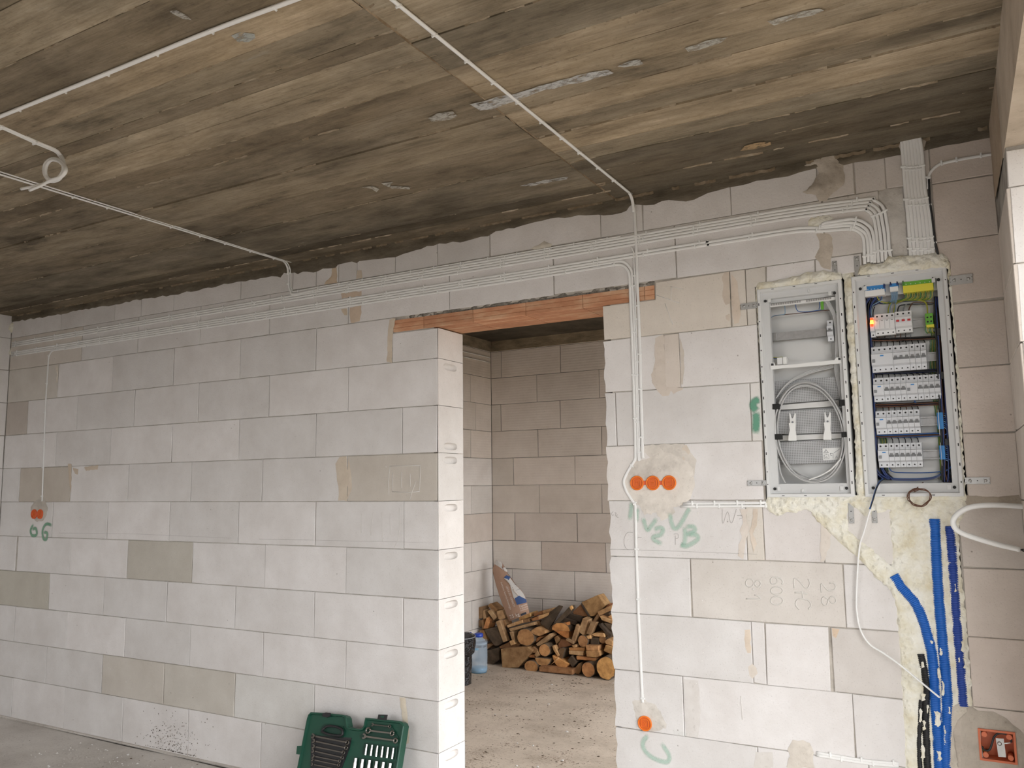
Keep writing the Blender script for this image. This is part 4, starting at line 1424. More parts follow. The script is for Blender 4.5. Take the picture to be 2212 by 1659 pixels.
# ================================================================== CABINETS
M['cab'] = plain('cabinet_grey_paint', (.74, .745, .735), .4)
M['cab_in'] = plain('cabinet_inside_grey', (.70, .70, .685), .45)
M['ledge'] = plain('cabinet_ledge_grey', (.64, .645, .64), .45)
M['modul'] = plain('module_grey_plastic', (.70, .715, .74), .38)
M['modul2'] = plain('module_light_plastic', (.78, .78, .78), .38)
M['toggle'] = plain('toggle_grey', (.20, .205, .21), .4)
M['red'] = plain('red_toggle', (.55, .03, .03), .4)
M['zinc'] = plain('zinc_steel', (.50, .50, .49), .38, .75, bump=.15, bscale=300, var=.12, vscale=60)
M['rail'] = plain('din_rail_steel', (.46, .46, .46), .35, .7, var=.2, vscale=90)
M['dark'] = plain('dark_hole', (.02, .02, .02), .7)
M['wblue'] = plain('blue_wire', (.04, .12, .34), .4)
M['wdblue'] = plain('dark_blue_wire', (.018, .04, .16), .4)
M['wlblue'] = plain('light_blue_wire', (.22, .36, .50), .4)
M['wblack'] = plain('black_wire', (.018, .018, .02), .4)
M['wbrown'] = plain('brown_wire', (.12, .05, .025), .4)
M['wgy'] = plain('yellow_green_wire', (.42, .42, .06), .4)
M['wgreen'] = plain('green_wire', (.10, .28, .07), .4)
M['wgrey'] = plain('grey_wire', (.25, .26, .27), .4)
M['tblue'] = plain('blue_terminal', (.04, .24, .58), .4)
M['tgreen'] = plain('green_terminal', (.14, .42, .04), .4)
M['tyellow'] = plain('yellow_terminal', (.78, .70, .06), .4)
M['wht'] = plain('white_plastic', (.84, .84, .82), .4)
M['blk'] = plain('black_plastic', (.02, .02, .022), .45)
M['velcro'] = plain('black_strap', (.02, .02, .02), .9)
_e = newmat('amber_indicator')
M['amber'] = _e[0]
_e[2].inputs['Base Color'].default_value = (.9, .25, .02, 1)
_e[2].inputs['Emission Color'].default_value = (1.0, .32, .03, 1)
_e[2].inputs['Emission Strength'].default_value = 1.3
_e = newmat('red_indicator')
M['redlamp'] = _e[0]
_e[2].inputs['Base Color'].default_value = (.8, .04, .01, 1)
_e[2].inputs['Emission Color'].default_value = (1.0, .05, .01, 1)
_e[2].inputs['Emission Strength'].default_value = .5


def K(x, y, d=0.0):
    return W(1600 + x / 2.7647, 520 + y / 2.7647, d)


def cabinet(th, x0, x1, z0, z1, top, bot, side, side2):
    """sheet steel frame: raised lip, recessed ledge, tray"""
    lip, fy, ly, dy = .013, -.008, .010, .088
    mb = MB()
    def ring(r0, y0, r1, y1):
        a = [(r0[0], y0, r0[2]), (r0[1], y0, r0[2]), (r0[1], y0, r0[3]), (r0[0], y0, r0[3])]
        b = [(r1[0], y1, r1[2]), (r1[1], y1, r1[2]), (r1[1], y1, r1[3]), (r1[0], y1, r1[3])]
        mb.add(a + b, [(i, (i + 1) % 4, 4 + (i + 1) % 4, 4 + i) for i in range(4)])
    R0 = (x0, x1, z0, z1)
    R1 = (x0 + .003, x1 - .003, z0 + .003, z1 - .003)
    R2 = (x0 + lip, x1 - lip, z0 + lip, z1 - lip)
    R3 = (x0 + lip + .005, x1 - lip - .005, z0 + lip + .004, z1 - lip - .004)
    R4 = (x0 + side, x1 - side2, z0 + bot, z1 - top)
    ring(R0, .06, R0, fy + .003); ring(R0, fy + .003, R1, fy); ring(R1, fy, R2, fy); ring(R2, fy, R3, ly)
    fr = mb.build('frame', M['cab'], th, fix=True)
    l = MB()
    mb = l
    ring(R3, ly, R4, ly); ring(R4, ly, (R4[0] + .001, R4[1] - .001, R4[2] + .001, R4[3] - .001), ly + .02)
    mb.build('inner_ledge', M['ledge'], th)
    t = MB()
    mb = t
    R5 = (x0 + .016, x1 - .016, z0 + .02, z1 - .02)
    ring(R5, ly + .004, R5, dy)
    t.add([(R5[0], dy, R5[2]), (R5[1], dy, R5[2]), (R5[1], dy, R5[3]), (R5[0], dy, R5[3])], [(0, 1, 2, 3)])
    t.build('tray', M['cab_in'], th)
    sl = MB()
    rnd = random.Random(int(x0 * 1000))
    for xx in (x0 + .0065, x1 - .0065):
        z = z0 + .05
        while z < z1 - .05:
            hh = rnd.choice((.006, .011, .011, .004))
            sl.box((xx - .0018, fy - .0004, z), (xx + .0018, fy + .002, z + hh))
            z += rnd.uniform(.045, .075)
    for zz in (z0 + .0065, z1 - .0065):
        x = x0 + .06
        while x < x1 - .06:
            sl.box((x, fy - .0004, zz - .0012), (x + .010, fy + .002, zz + .0012))
            x += .085
    sl.build('frame_slots', M['dark'], fr)
    for sx in (0, 1):
        for sz in (0, 1):
            cx = x0 + .030 if sx == 0 else x1 - .030
            cz = z0 + .034 if sz == 0 else z1 - .05
            MB().lathe([(.006, 0), (.006, .002)], 10, Matrix.Translation((cx, ly - .002, cz)) @ Matrix.Rotation(H2, 4, 'X')).build('frame_screw', M['dark'], fr)
            cx2 = cx + (.017 if sx == 0 else -.017)
            MB().box((cx2 - .006, ly - .006, cz - .008), (cx2 + .006, ly, cz + .008)).box((cx2 - .003, ly - .0065, cz - .005), (cx2 + .003, ly - .002, cz + .005)).build('clamp_slot', M['cab'], fr)
    return fr


LEFTC = thing('media_cabinet', 'grey flush cabinet with coiled grey cables and perforated plates', 'cabinet')
RIGHTC = thing('distribution_board', 'open grey fuse board with five rows of breakers and blue wiring', 'fuse board')
LX = (-.770, -.4385); RXc = (-.4025, -.068)
cabinet(LEFTC, LX[0], LX[1], 1.492, 2.350, .042, .052, .045, .028)
cabinet(RIGHTC, RXc[0], RXc[1], 1.492, 2.354, .042, .050, .044, .036)


def strap(th, x0, x1, z0, z1, seed=0):
    """perforated steel mounting strap, screwed to the wall"""
    mb = MB().bbox((x0, -.0045, z0), (x1, -.002, z1), .0006)
    s = mb.build('mounting_strap', M['zinc'], th)
    vert = (z1 - z0) > (x1 - x0)
    L = (z1 - z0) if vert else (x1 - x0)
    h = MB()
    for t in (.14, .5, .86):
        p = (x0 + (x1 - x0) / 2, z0 + L * t) if vert else (x0 + L * t, (z0 + z1) / 2)
        if t == .5:
            h.lathe([(.0022, 0), (.0022, .0006)], 8, Matrix.Translation((p[0], -.0046, p[1])) @ Matrix.Rotation(H2, 4, 'X'))
        for dx, dz in ((-.006, -.008), (.006, -.008), (-.006, .008), (.006, .008)):
            if not vert:
                dx, dz = dz, dx
            if t != .5:
                h.lathe([(.0012, 0), (.0012, .0005)], 6, Matrix.Translation((p[0] + dx, -.0046, p[1] + dz)) @ Matrix.Rotation(H2, 4, 'X'))
    h.build('holes', M['dark'], s)
    for t in ((.14,) if seed == 1 else ((.86,) if seed == 2 else (.2, .82))):
        p = (x0 + (x1 - x0) / 2, z0 + L * t) if vert else (x0 + L * t, (z0 + z1) / 2)
        MB().lathe([(.0055, 0), (.0055, .001), (.003, .0026), (.001, .003)], 10, Matrix.Translation((p[0], -.0046, p[1])) @ Matrix.Rotation(H2, 4, 'X')).build('screw', M['zinc'], s)
    return s


def kstrap(th, a, b, seed=0):
    p, q = K(*a), K(*b)
    strap(th, min(p.x, q.x), max(p.x, q.x), min(p.z, q.z), max(p.z, q.z), seed)


kstrap(LEFTC, (0, 378), (100, 403)); kstrap(LEFTC, (546, 125), (581, 228), 2); kstrap(LEFTC, (40, 1432), (156, 1462)); kstrap(LEFTC, (640, 1545), (680, 1688), 1)
kstrap(RIGHTC, (676, 95), (716, 208), 2); kstrap(RIGHTC, (1245, 213), (1388, 252)); kstrap(RIGHTC, (1338, 1414), (1492, 1452)); kstrap(RIGHTC, (778, 1545), (818, 1686), 1)

# ---------------------------------------------------------------- right board: devices
SCREW = MB().lathe([(.0036, 0), (.0036, .0006)], 8, Matrix.Rotation(H2, 4, 'X')).lathe([(.0022, .0004), (.0022, .0012)], 6, Matrix.Rotation(H2, 4, 'X')).mesh('terminal_screw')


def device(th, name, x0, x1, z0, z1, poles, toggle=None, n_tog=0, mat='modul', nose=.016, label=None, blue=False, dot=True):
    h = z1 - z0
    f0, f1, bk = .034, nose, .072
    prof = [(bk, z0), (f0, z0), (f0 - .002, z0 + h * .21), (f1, z0 + h * .27), (f1, z0 + h * .70), (f0 - .004, z0 + h * .74), (f0 - .004, z0 + h * .79), (f0, z0 + h * .80), (f0, z1), (bk, z1)]
    mb = MB().prism([(x0 + .0004, y, z) for y, z in prof], (x1 - x0 - .0008, 0, 0))
    d = mb.build(name, M[mat], th)
    if label:
        d['label'] = label
    pw = (x1 - x0) / poles
    for i in range(poles):
        cx = x0 + pw * (i + .5)
        for zz in (z0 + h * .11, z0 + h * .89):
            o = obj('terminal_screw', SCREW, M['dark'], d)
            o.matrix_world = Matrix.Translation((cx, f0 - .0004, zz))
    if toggle:
        n = n_tog or poles
        tw = (x1 - x0) / n
        zt = z0 + h * .47
        MB().box((x0 + .0012, f1 - .0008, zt - h * .045), (x1 - .0012, f1 + .002, zt + h * .045)).build('toggle_slot', M['toggle' if toggle != 'red' else 'modul'], d)
        for i in range(n):
            cx = x0 + tw * (i + .5)
            w = .0045 if toggle != 'red' else .005
            MB().bbox((cx - w, f1 - .007, zt + h * .02), (cx + w, f1 + .001, zt + h * .105), .001).build('toggle', M['toggle' if toggle != 'red' else 'red'], d)
    if blue:
        bx = x0 + (x1 - x0) * .42
        MB().box((bx, f1 - .0012, z0 + h * .60), (bx + .012, f1 + .002, z0 + h * .645)).build('test_button', M['tblue'], d)
        MB().bbox((x0 + .004, f1 - .005, z0 + h * .37), (x0 + .013, f1 + .001, z0 + h * .49), .001).build('toggle', M['wgrey'], d)
    return d


def rowx(y_mid_l, x_l, y_mid_r, x_r, yt, yb):
    a, b = K(x_l, y_mid_l, .025), K(x_r, y_mid_r, .025)
    xm = (x_l + x_r) / 2
    return a.x, b.x, K(xm, yb, .025).z, K(xm, yt, .025).z


rails = {}
# row 1
xa, xb, za, zb = rowx(500, 772, 490, 1024, 432, 558)
rails[1] = ((za + zb) / 2)
u = (xb - xa)
d0 = device(RIGHTC, 'indicator_lamp', xa, xa + u * .115, za - .004, zb - .008, 1, None, label='small unit with glowing red and amber lamps')
zl = za + (zb - za) * .58
MB().bbox((xa + u * .02, .008, zl - .002), (xa + u * .09, .017, zl + .011), .001).build('amber_lamp', M['amber'], d0)
MB().bbox((xa + u * .02, .008, zl - .013), (xa + u * .09, .017, zl - .003), .001).build('red_lamp', M['redlamp'], d0)
MB().bbox((xa + u * .02, .008, zl + .012), (xa + u * .09, .017, zl + .020), .001).build('red_lamp', M['redlamp'], d0)
d1 = device(RIGHTC, 'surge_arrester', xa + u * .115, xa + u * .60, za, zb + .002, 4, None, mat='modul2')
for i in range(4):
    cx = xa + u * (.115 + .485 * (i + .5) / 4)
    MB().box((cx - .004, .0152, za + (zb - za) * .66), (cx + .004, .018, za + (zb - za) * .68)).build('mark', M['dark'], d1)
    if i:
        xx = xa + u * (.115 + .485 * i / 4)
        MB().box((xx - .0004, .0156, za + (zb - za) * .29), (xx + .0004, .018, za + (zb - za) * .69)).build('gap_line', M['wgrey'], d1)
device(RIGHTC, 'main_switch', xa + u * .605, xb, za + .003, zb + .004, 3, 'red', mat='modul2', label='three pole switch with red toggles')
# row 2
xa, xb, za, zb = rowx(708, 781, 690, 1110, 622, 776)
rails[2] = (za + zb) / 2
w = (xb - xa) / 10
device(RIGHTC, 'residual_current_breaker', xa, xa + 4 * w, za, zb, 4, None, blue=True)
device(RIGHTC, 'triple_breaker', xa + 4 * w, xa + 7 * w, za, zb, 3, 'g')
for i in range(3):
    device(RIGHTC, 'circuit_breaker', xa + (7 + i) * w, xa + (8 + i) * w, za, zb, 1, 'g')
# row 3
xa, xb, za, zb = rowx(885, 792, 870, 1194, 808, 952)
rails[3] = (za + zb) / 2
w = (xb - xa) / 12
for g in (0, 6):
    device(RIGHTC, 'residual_current_breaker', xa + g * w, xa + (g + 2) * w, za, zb, 2, None, blue=True)
    for i in range(2, 6):
        device(RIGHTC, 'circuit_breaker', xa + (g + i) * w, xa + (g + i + 1) * w, za, zb, 1, 'g')
# rows 4 and 5
for r, (a, b, c, d_, yt, yb) in ((4, (1085, 806, 1078, 1071, 1012, 1152)), (5, (1283, 821, 1278, 1085, 1208, 1352))):
    xa, xb, za, zb = rowx(a, b, c, d_, yt, yb)
    rails[r] = (za + zb) / 2
    w = (xb - xa) / 8
    device(RIGHTC, 'residual_current_breaker', xa, xa + 2 * w, za, zb, 2, None, blue=True)
    for i in range(2, 8):
        device(RIGHTC, 'circuit_breaker', xa + i * w, xa + (i + 1) * w, za, zb, 1, 'g')


def din_rail(th, x0, x1, z, hh=.0175):
    prof = [(.068, -hh), (.066, -hh), (.066, -hh + .005), (.074, -hh + .006), (.074, hh - .006), (.066, hh - .005), (.066, hh), (.068, hh)]
    vs, fs = [], []
    for x in (x0, x1):
        vs += [(x, y, z + q) for y, q in prof]
    n = len(prof)
    fs = [(i, i + 1, n + i + 1, n + i) for i in range(n - 1)]
    return MB().add(vs, fs).build('din_rail', M['rail'], th, fix=False)


for r, z in rails.items():
    o = din_rail(RIGHTC, RXc[0] + .055, RXc[1] - .050, z)
    o.data.update()

# terminal bars at the top


def kbox(th, name, a, b, d0, d1, mat, c=.001):
    p, q = K(*a, d0), K(*b, d0)
    return MB().bbox((min(p.x, q.x), d0, min(p.z, q.z)), (max(p.x, q.x), d1, max(p.z, q.z)), c).build(name, M[mat], th)


kbox(RIGHTC, 'terminal_carrier', (725, 262), (1180, 292), .040, .048, 'ledge')
tb = kbox(RIGHTC, 'neutral_terminal', (735, 262), (862, 300), .015, .05, 'tblue')
kbox(tb, 'clamp_row', (740, 300), (862, 322), .013, .05, 'wht')
kbox(tb, 'end_clip', (733, 266), (746, 290), .010, .02, 'wdblue'); kbox(tb, 'end_clip', (850, 254), (863, 280), .010, .02, 'wdblue')
for i in range(5):
    kbox(tb, 'probe_hole', (757 + i * 20, 289 - i * 1.5), (762 + i * 20, 293 - i * 1.5), .0140, .016, 'wht', .0002)
tb = kbox(RIGHTC, 'neutral_terminal', (888, 246), (942, 276), .015, .05, 'tblue')
kbox(tb, 'clamp_row', (890, 276), (942, 298), .013, .05, 'wht')
kbox(tb, 'end_clip', (888, 246), (901, 266), .010, .02, 'wdblue'); kbox(tb, 'end_clip', (928, 242), (941, 262), .010, .02, 'wdblue')
tb = kbox(RIGHTC, 'earth_terminal', (965, 232), (1152, 272), .015, .05, 'tgreen')
kbox(tb, 'clamp_row', (968, 270), (1152, 292), .013, .05, 'tyellow')
kbox(tb, 'end_clip', (963, 238), (976, 262), .010, .02, 'wgreen'); kbox(tb, 'end_clip', (1140, 216), (1153, 242), .010, .02, 'wgreen')
for i in range(6):
    kbox(tb, 'probe_hole', (985 + i * 28, 258 - i * 3), (990 + i * 28, 262 - i * 3), .0140, .016, 'wht', .0002)
eb = kbox(RIGHTC, 'earth_clamp', (1100, 435), (1152, 505), .02, .07, 'tgreen')
kbox(eb, 'clamp_row', (1108, 502), (1156, 513), .019, .06, 'tyellow')
for cx, cy in ((1115, 458), (1136, 455), (1117, 484), (1138, 481)):
    p = K(cx, cy, .0195)
    MB().lathe([(.0035, 0), (.0035, .0008)], 8, Matrix.Translation(p) @ Matrix.Rotation(H2, 4, 'X')).build('clamp_screw', M['dark'], eb)
for (a, b) in (((1170, 1018), (1206, 1138)), ((1184, 1215), (1216, 1320))):
    t = kbox(RIGHTC, 'neutral_bar', (a[0], a[1] + 8), (b[0] + 8, b[1] - 14), .030, .06, 'tblue')
    kbox(t, 'marker_strip', (a[0] + 8, a[1] - 10), (a[0] + 20, b[1] + 24), .024, .04, 'wht')

# ---------------------------------------------------------------- right board: wiring


def wire(th, pts, r=.0017, mat='wblack', name='wire', k=4):
    P = spline([K(x, y, d) for x, y, d in pts], k)
    return MB().tube(P, r, 5, cap=False).build(name, M[mat], th)


rnd = random.Random(21)
# left vertical loom and right vertical loom
for i in range(30):
    dx, dd = rnd.uniform(-12, 36), rnd.uniform(.035, .082)
    m = ['wdblue', 'wblack', 'wblack', 'wdblue', 'wblack'][i % 5]
    x0 = 748 + dx
    wire(RIGHTC, [(752 + i * 3, 320, .05), (752 + dx + i, 350, dd), (x0 - 4, 420, dd), (x0 + 4, 620, dd), (x0 + 14, 820, dd), (x0 + 24, 1020, dd), (x0 + 32, 1220, dd), (x0 + 46 + i * 1.3, 1370, dd), (830 + i * 3, 1425, dd)], .0030, m)
for i in range(34):
    dx, dd = rnd.uniform(-28, 18), rnd.uniform(.030, .080)
    m = ['wblack', 'wgrey', 'wblack', 'wdblue', 'wblack', 'wbrown'][i % 6]
    x0 = 1200 + dx
    wire(RIGHTC, [(1158 + i * .9, 335, .045), (1172 + dx * .5, 370, dd), (x0 - 14, 470, dd), (x0 - 2, 640, dd), (x0 + 8, 860, dd), (x0 + 20, 1080, dd), (x0 + 30, 1280, dd), (x0 + 30, 1390, dd), (1205 + i * 1.5, 1440, dd)], .0029, m)
for k_, (x, y) in enumerate(((1183, 540), (1205, 800), (1232, 1200))):
    kbox(RIGHTC, 'cable_tie_holder', (x - 14, y - 18), (x + 24, y + 22), .028, .04, 'blk')
# horizontal looms between the rows
hl = {590: ('wblack', 'wbrown', 'wblack', 'wblack', 'wbrown'), 788: ('wblack', 'wdblue', 'wblack', 'wdblue', 'wblack', 'wblack'), 982: ('wblack', 'wbrown', 'wblack', 'wblue', 'wblack', 'wbrown'), 1168: ('wdblue', 'wblue', 'wblack', 'wblue', 'wbrown')}
for y, ms in hl.items():
    for i, m in enumerate(ms + ms):
        dy, dd = rnd.uniform(-9, 9), rnd.uniform(.045, .080)
        xo = (y - 590) * .055
        wire(RIGHTC, [(748 + xo, y - 60, dd), (752 + xo, y - 22, dd), (785 + xo, y + dy, dd), (900, y + dy, dd), (1060, y + dy - 6, dd), (1165 + xo * .6, y + dy - 10, dd), (1196 + xo * .7, y + 10, dd), (1204 + xo * .7, y + 60, dd)], .0022, m)
# combs of short leads above each row
for (xa_, xb_, n, ys, yt, ms) in ((800, 1100, 9, 588, 628, ('wblack',)), (810, 1180, 11, 790, 815, ('wblack',)), (850, 1060, 7, 980, 1020, ('wblack', 'wbrown', 'wblack')), (870, 1060, 6, 1172, 1218, ('wblack',)), (800, 1015, 8, 600, 552, ('wbrown', 'wbrown', 'wblack', 'wgrey'))):
    for i in range(n):
        x = xa_ + (xb_ - xa_) * i / (n - 1)
        yy = yt - (x - 900) * .02
        wire(RIGHTC, [(x - 22, ys + 2, .066), (x - 8, ys + (4 if yt > ys else -2), .062), (x, (ys + yt) / 2, .056), (x, yy, .050)], .0018, ms[i % len(ms)], 'lead')
# feeds over row 1
for i, m in enumerate(('wblack', 'wgrey', 'wbrown')):
    x = 938 + i * 33
    wire(RIGHTC, [(x, 428, .045), (x + 2, 405, .05), (x + 22, 385 - i * 6, .06), (1060, 378 - i * 5, .06), (1130, 378 - i * 4, .06), (1160, 372, .06)], .0025, m, 'lead')
wire(RIGHTC, [(784, 455, .04), (780, 420, .045), (790, 385, .05), (820, 368, .05), (842, 350, .05), (845, 318, .03)], .002, 'wlblue', 'lead')
wire(RIGHTC, [(790, 455, .05), (792, 420, .06), (800, 395, .07)], .0018, 'wblack', 'lead')
for i in range(2):
    wire(RIGHTC, [(880 + i * 34, 432, .045), (884 + i * 34, 400, .06), (900 + i * 34, 372, .07), (980 + i * 20, 350, .07)], .0024, 'wgy', 'lead')
    wire(RIGHTC, [(889 + i * 30, 432, .045), (894 + i * 30, 395, .06), (905 + i * 20, 365, .066), (912 + i * 20, 300, .03)], .0018, 'wlblue', 'lead')
for i in range(7):
    x = 897 + i * 6.4
    wire(RIGHTC, [(x, 296, .03), (x + 1, 320, .03), (x + 4 - i, 345, .04), (x - 6, 368, .06)], .0014, 'wlblue', 'lead')
for i in range(8):
    x = 745 + i * 13
    wire(RIGHTC, [(x, 322, .035), (x + 2, 345, .045), (x - 12, 372, .06), (770 + i, 395, .07)], .0018, 'wdblue' if i % 2 else 'wblue', 'lead')
wire(RIGHTC, [(812, 322, .03), (820, 345, .04), (835, 362, .06), (880, 372, .07)], .0024, 'wgy', 'lead')
# earth leads
for i in range(17):
    x = 984 + i * 9.8
    wire(RIGHTC, [(x, 290 - i * 1.2, .032), (x + 3, 315, .030), (x, 338, .040), (x - 20, 352, .055), (x - 60, 358, .07)], .0017, 'wgy' if i % 3 else 'wgreen', 'earth_lead')
for i in range(4):
    wire(RIGHTC, [(965 + i * 30, 352 + i * 2, .075), (900 + i * 20, 362, .078), (850, 376, .08), (800, 360, .08)], .002, ['wgreen', 'wgy', 'wgreen', 'wdblue'][i], 'earth_lead')
wire(RIGHTC, [(1060, 355, .06), (1095, 362, .05), (1112, 385, .045), (1116, 435, .035)], .003, 'wgy', 'earth_lead')
for i in range(4):
    x = 1106 + i * 13
    wire(RIGHTC, [(x, 510, .035), (x - 2, 535, .035), (x + 8, 552, .045), (x + 22, 545, .06), (1140 + i * 8, 560, .07), (1132 + i * 10, 700, .078), (1142 + i * 10, 900, .078), (1160 + i * 9, 1000, .078), (1180 + i * 6, 1180, .078), (1196 + i * 5, 1430, .07)], .0017, 'wgy' if i % 2 else 'wgreen', 'earth_lead')
for i in range(5):
    x = 838 + i * 9
    wire(RIGHTC, [(x - 14, 1168, .078), (x, 1200, .078), (x + 2, 1350, .07), (x + 6, 1390, .06), (x + 20, 1425, .06)], .0017, 'wgy' if i % 2 else 'wgreen', 'earth_lead')
MB().tube([K(830, 1378, .052), K(884, 1376, .052)], .0025, 6).build('cable_tie', M['blk'], RIGHTC)
# blue leads of the neutral bars and the lower loops
for j, (bx, by) in enumerate(((1205, 1030), (1216, 1225))):
    for i in range(8):
        y = by + i * 12
        wire(RIGHTC, [(bx, y, .040), (bx + 14, y + 2, .034), (bx + 26, y + 18, .04), (bx + 34, y + 60, .055), (bx + 30, y + 130, .065)], .0014, ['wblue', 'wlblue', 'wblue'][i % 3], 'lead')
wire(RIGHTC, [(1205, 1085, .035), (1240, 1105, .03), (1244, 1140, .03), (1215, 1160, .04), (1150, 1168, .055), (1000, 1172, .06), (850, 1172, .06), (790, 1165, .06)], .002, 'wblue', 'lead')
wire(RIGHTC, [(1215, 1300, .035), (1256, 1310, .03), (1258, 1345, .03), (1225, 1372, .04), (1120, 1385, .05), (960, 1385, .05), (905, 1378, .05), (885, 1355, .05)], .002, 'wblue', 'lead')
for i in range(7):
    wire(RIGHTC, [(784 + i * 3, 1330, .06), (800 + i * 4, 1375, .058), (840 + i * 6, 1405 + i * 2, .055), (930, 1420 + i * 2, .05), (1080, 1420 + i * 2, .05), (1170, 1405 + i * 2, .05), (1225 + i * 3, 1360, .055), (1238 + i * 3, 1300, .06)], .0018, ['wblue', 'wblack', 'wblue', 'wbrown', 'wblue', 'wdblue', 'wgrey'][i], 'loop_wire')
wire(RIGHTC, [(1035, 965, .05), (1040, 955, .045), (1044, 965, .045), (1060, 974, .055), (1150, 972, .06), (1200, 962, .06)], .0018, 'wblue', 'lead')
for i in range(3):
    wire(RIGHTC, [(768 + 3 * i, 1090, .07), (762 + i, 1050, .06), (775, 1015, .055), (800 + 4 * i, 1004, .06)], .0018, ['wgrey', 'wblack', 'wblue'][i], 'lead')
# bottom strip and the coil that hangs out
kbox(RIGHTC, 'bottom_rail', (822, 1455), (1255, 1475), .012, .03, 'cab')
P = []
c = K(1068, 1532, -.02)
for t in range(64):
    a = t / 64 * 2 * math.pi * 2.6 + 1.4
    rr = .0375 + .0035 * math.sin(t * .7)
    P.append(Vector((c.x + rr * math.cos(a), -.026 + .002 * math.sin(a * .7) - .0001 * t, c.z + rr * .84 * math.sin(a))))
st = spline([K(1090, 1442, .03), K(1060, 1470, .012), K(1035, 1500, -.018), P[0]], 4)
MB().tube(st[:-1] + P + [K(1125, 1549, -.035)], .0019, 6).build('wire_coil', M['wbrown'], RIGHTC)['label'] = 'brown wire wound into a coil'
wire(RIGHTC, [(850, 1425, .03), (826, 1445, .0), (806, 1490, -.022), (788, 1550, -.032), (770, 1606, -.032)], .0034, 'wblue', 'hanging_wire')
wire(RIGHTC, [(854, 1425, .03), (832, 1442, .0), (812, 1480, -.026), (794, 1540, -.036), (776, 1595, -.036)], .002, 'wblack', 'hanging_wire')

# ---------------------------------------------------------------- left cabinet


def lbox(name, a, b, d0, d1, mat, par=None, c=.001):
    return kbox(par or LEFTC, name, a, b, d0, d1, mat, c)


def quad(name, pts, d0, t, mat, par=None):
    P = [K(x, y, d0) for x, y in pts]
    return MB().prism(P, (0, t, 0)).build(name, M[mat], par or LEFTC)


# pressed back plates
for pts in ([(172, 500), (190, 470), (240, 462), (520, 422), (535, 450), (535, 520), (500, 528), (200, 566), (172, 556)], [(175, 610), (220, 592), (520, 570), (540, 590), (548, 690), (500, 708), (230, 722), (180, 700)]):
    blob([(K(x, y, .085).x, K(x, y, .085).z) for x, y in pts], .006, M['cab_in'], 'pressed_plate', LEFTC, base=-.087, step=.02, rim=.012, rough=0)
top = quad('terminal_carrier', [(172, 340), (545, 300), (572, 305), (572, 328), (545, 332), (175, 375)], .030, .008, 'ledge')
ts = quad('terminal_strip', [(172, 378), (575, 334), (578, 350), (520, 358), (172, 396)], .022, .012, 'wht')
for i in range(26):
    if 13 <= i <= 14:
        continue
    x = 180 + i * 14
    quad('clamp', [(x, 377 - i * 1.55), (x + 10, 376 - i * 1.55), (x + 10, 387 - i * 1.55), (x, 388 - i * 1.55)], .0205, .003, 'rail', ts)
r = quad('din_rail', [(180, 552), (510, 522), (512, 568), (182, 600)], .050, .01, 'rail')
quad('rail_clip', [(184, 556), (212, 554), (214, 592), (186, 595)], .045, .008, 'zinc', r)
xa_, zb_, xb_, za_ = K(511, 475, .02).x, K(527, 472, .02).z, K(548, 475, .02).x, K(531, 597, .02).z
device(LEFTC, 'circuit_breaker', xa_, xb_, za_, zb_, 1, 'g', label='single breaker on the short rail')
br = quad('crossbar', [(176, 730), (200, 728), (204, 745), (300, 740), (330, 738), (450, 722), (480, 722), (560, 712), (572, 697), (602, 697), (604, 732), (575, 734), (480, 744), (430, 748), (320, 757), (250, 762), (178, 770)], .006, .006, 'wht')
quad('end_mark', [(181, 733), (196, 732), (197, 745), (182, 746)], .0050, .001, 'dark', br)
quad('end_mark', [(582, 700), (596, 699), (597, 711), (583, 712)], .0050, .001, 'dark', br)
lbox('power_plug', (216, 698), (250, 738), .012, .05, 'cab'); lbox('power_plug', (250, 696), (275, 736), .012, .05, 'wht')
for i, m in enumerate(('wgy', 'wgrey', 'wblue')):
    P = spline([K(x, y + i * 3, d) for x, y, d in ((168, 665, .05), (178, 688, .06), (205, 698, .06), (250, 695, .05))], 4)
    MB().tube(P, .0018, 5).build('lead', M[m], LEFTC)
# perforated plates


def perf():
    m, nt, b, N, L = newmat('perforated_plate')
    g = N.new('ShaderNodeNewGeometry')
    v = N.new('ShaderNodeTexVoronoi'); v.inputs['Scale'].default_value = 150; v.inputs['Randomness'].default_value = 0
    mp = N.new('ShaderNodeMapping'); mp.inputs['Scale'].default_value = (1, 0, 1)
    L.new(g.outputs['Position'], mp.inputs[0]); L.new(mp.outputs[0], v.inputs['Vector'])
    r = ramp(N, L, v.outputs['Distance'], [(.26, (.22, .22, .22)), (.40, (.50, .505, .51))])
    L.new(r.outputs[0], b.inputs['Base Color']); b.inputs['Roughness'].default_value = .5
    return m


M['perf'] = perf()
for pts in ([(198, 842), (560, 812), (606, 812), (608, 930), (600, 945), (210, 975)], [(218, 1020), (606, 1000), (614, 1130), (610, 1145), (224, 1155)], [(222, 1205), (606, 1185), (618, 1305), (612, 1322), (232, 1338)]):
    quad('perforated_plate', pts, .055, .004, 'perf')
for pts in ([(205, 985), (606, 950), (608, 985), (210, 1012)], [(218, 1165), (612, 1150), (612, 1180), (224, 1195)]):
    quad('plate_rail', pts, .058, .004, 'cab_in')
ls = quad('warning_label', [(489, 1240), (596, 1234), (600, 1305), (494, 1312)], .0535, .0012, 'wht')
tri = [K(509, 1247, .053), K(524, 1267, .053), K(495, 1269, .053)]
for a, b in ((0, 1), (1, 2), (2, 0)):
    MB().tube([tri[a], tri[b]], .0007, 4).build('label_line', M['wgrey'], ls)
MB().tube([K(509, 1254, .053), K(507, 1261, .053), K(511, 1261, .053), K(509, 1266, .053)], .0006, 4).build('label_line', M['wgrey'], ls)
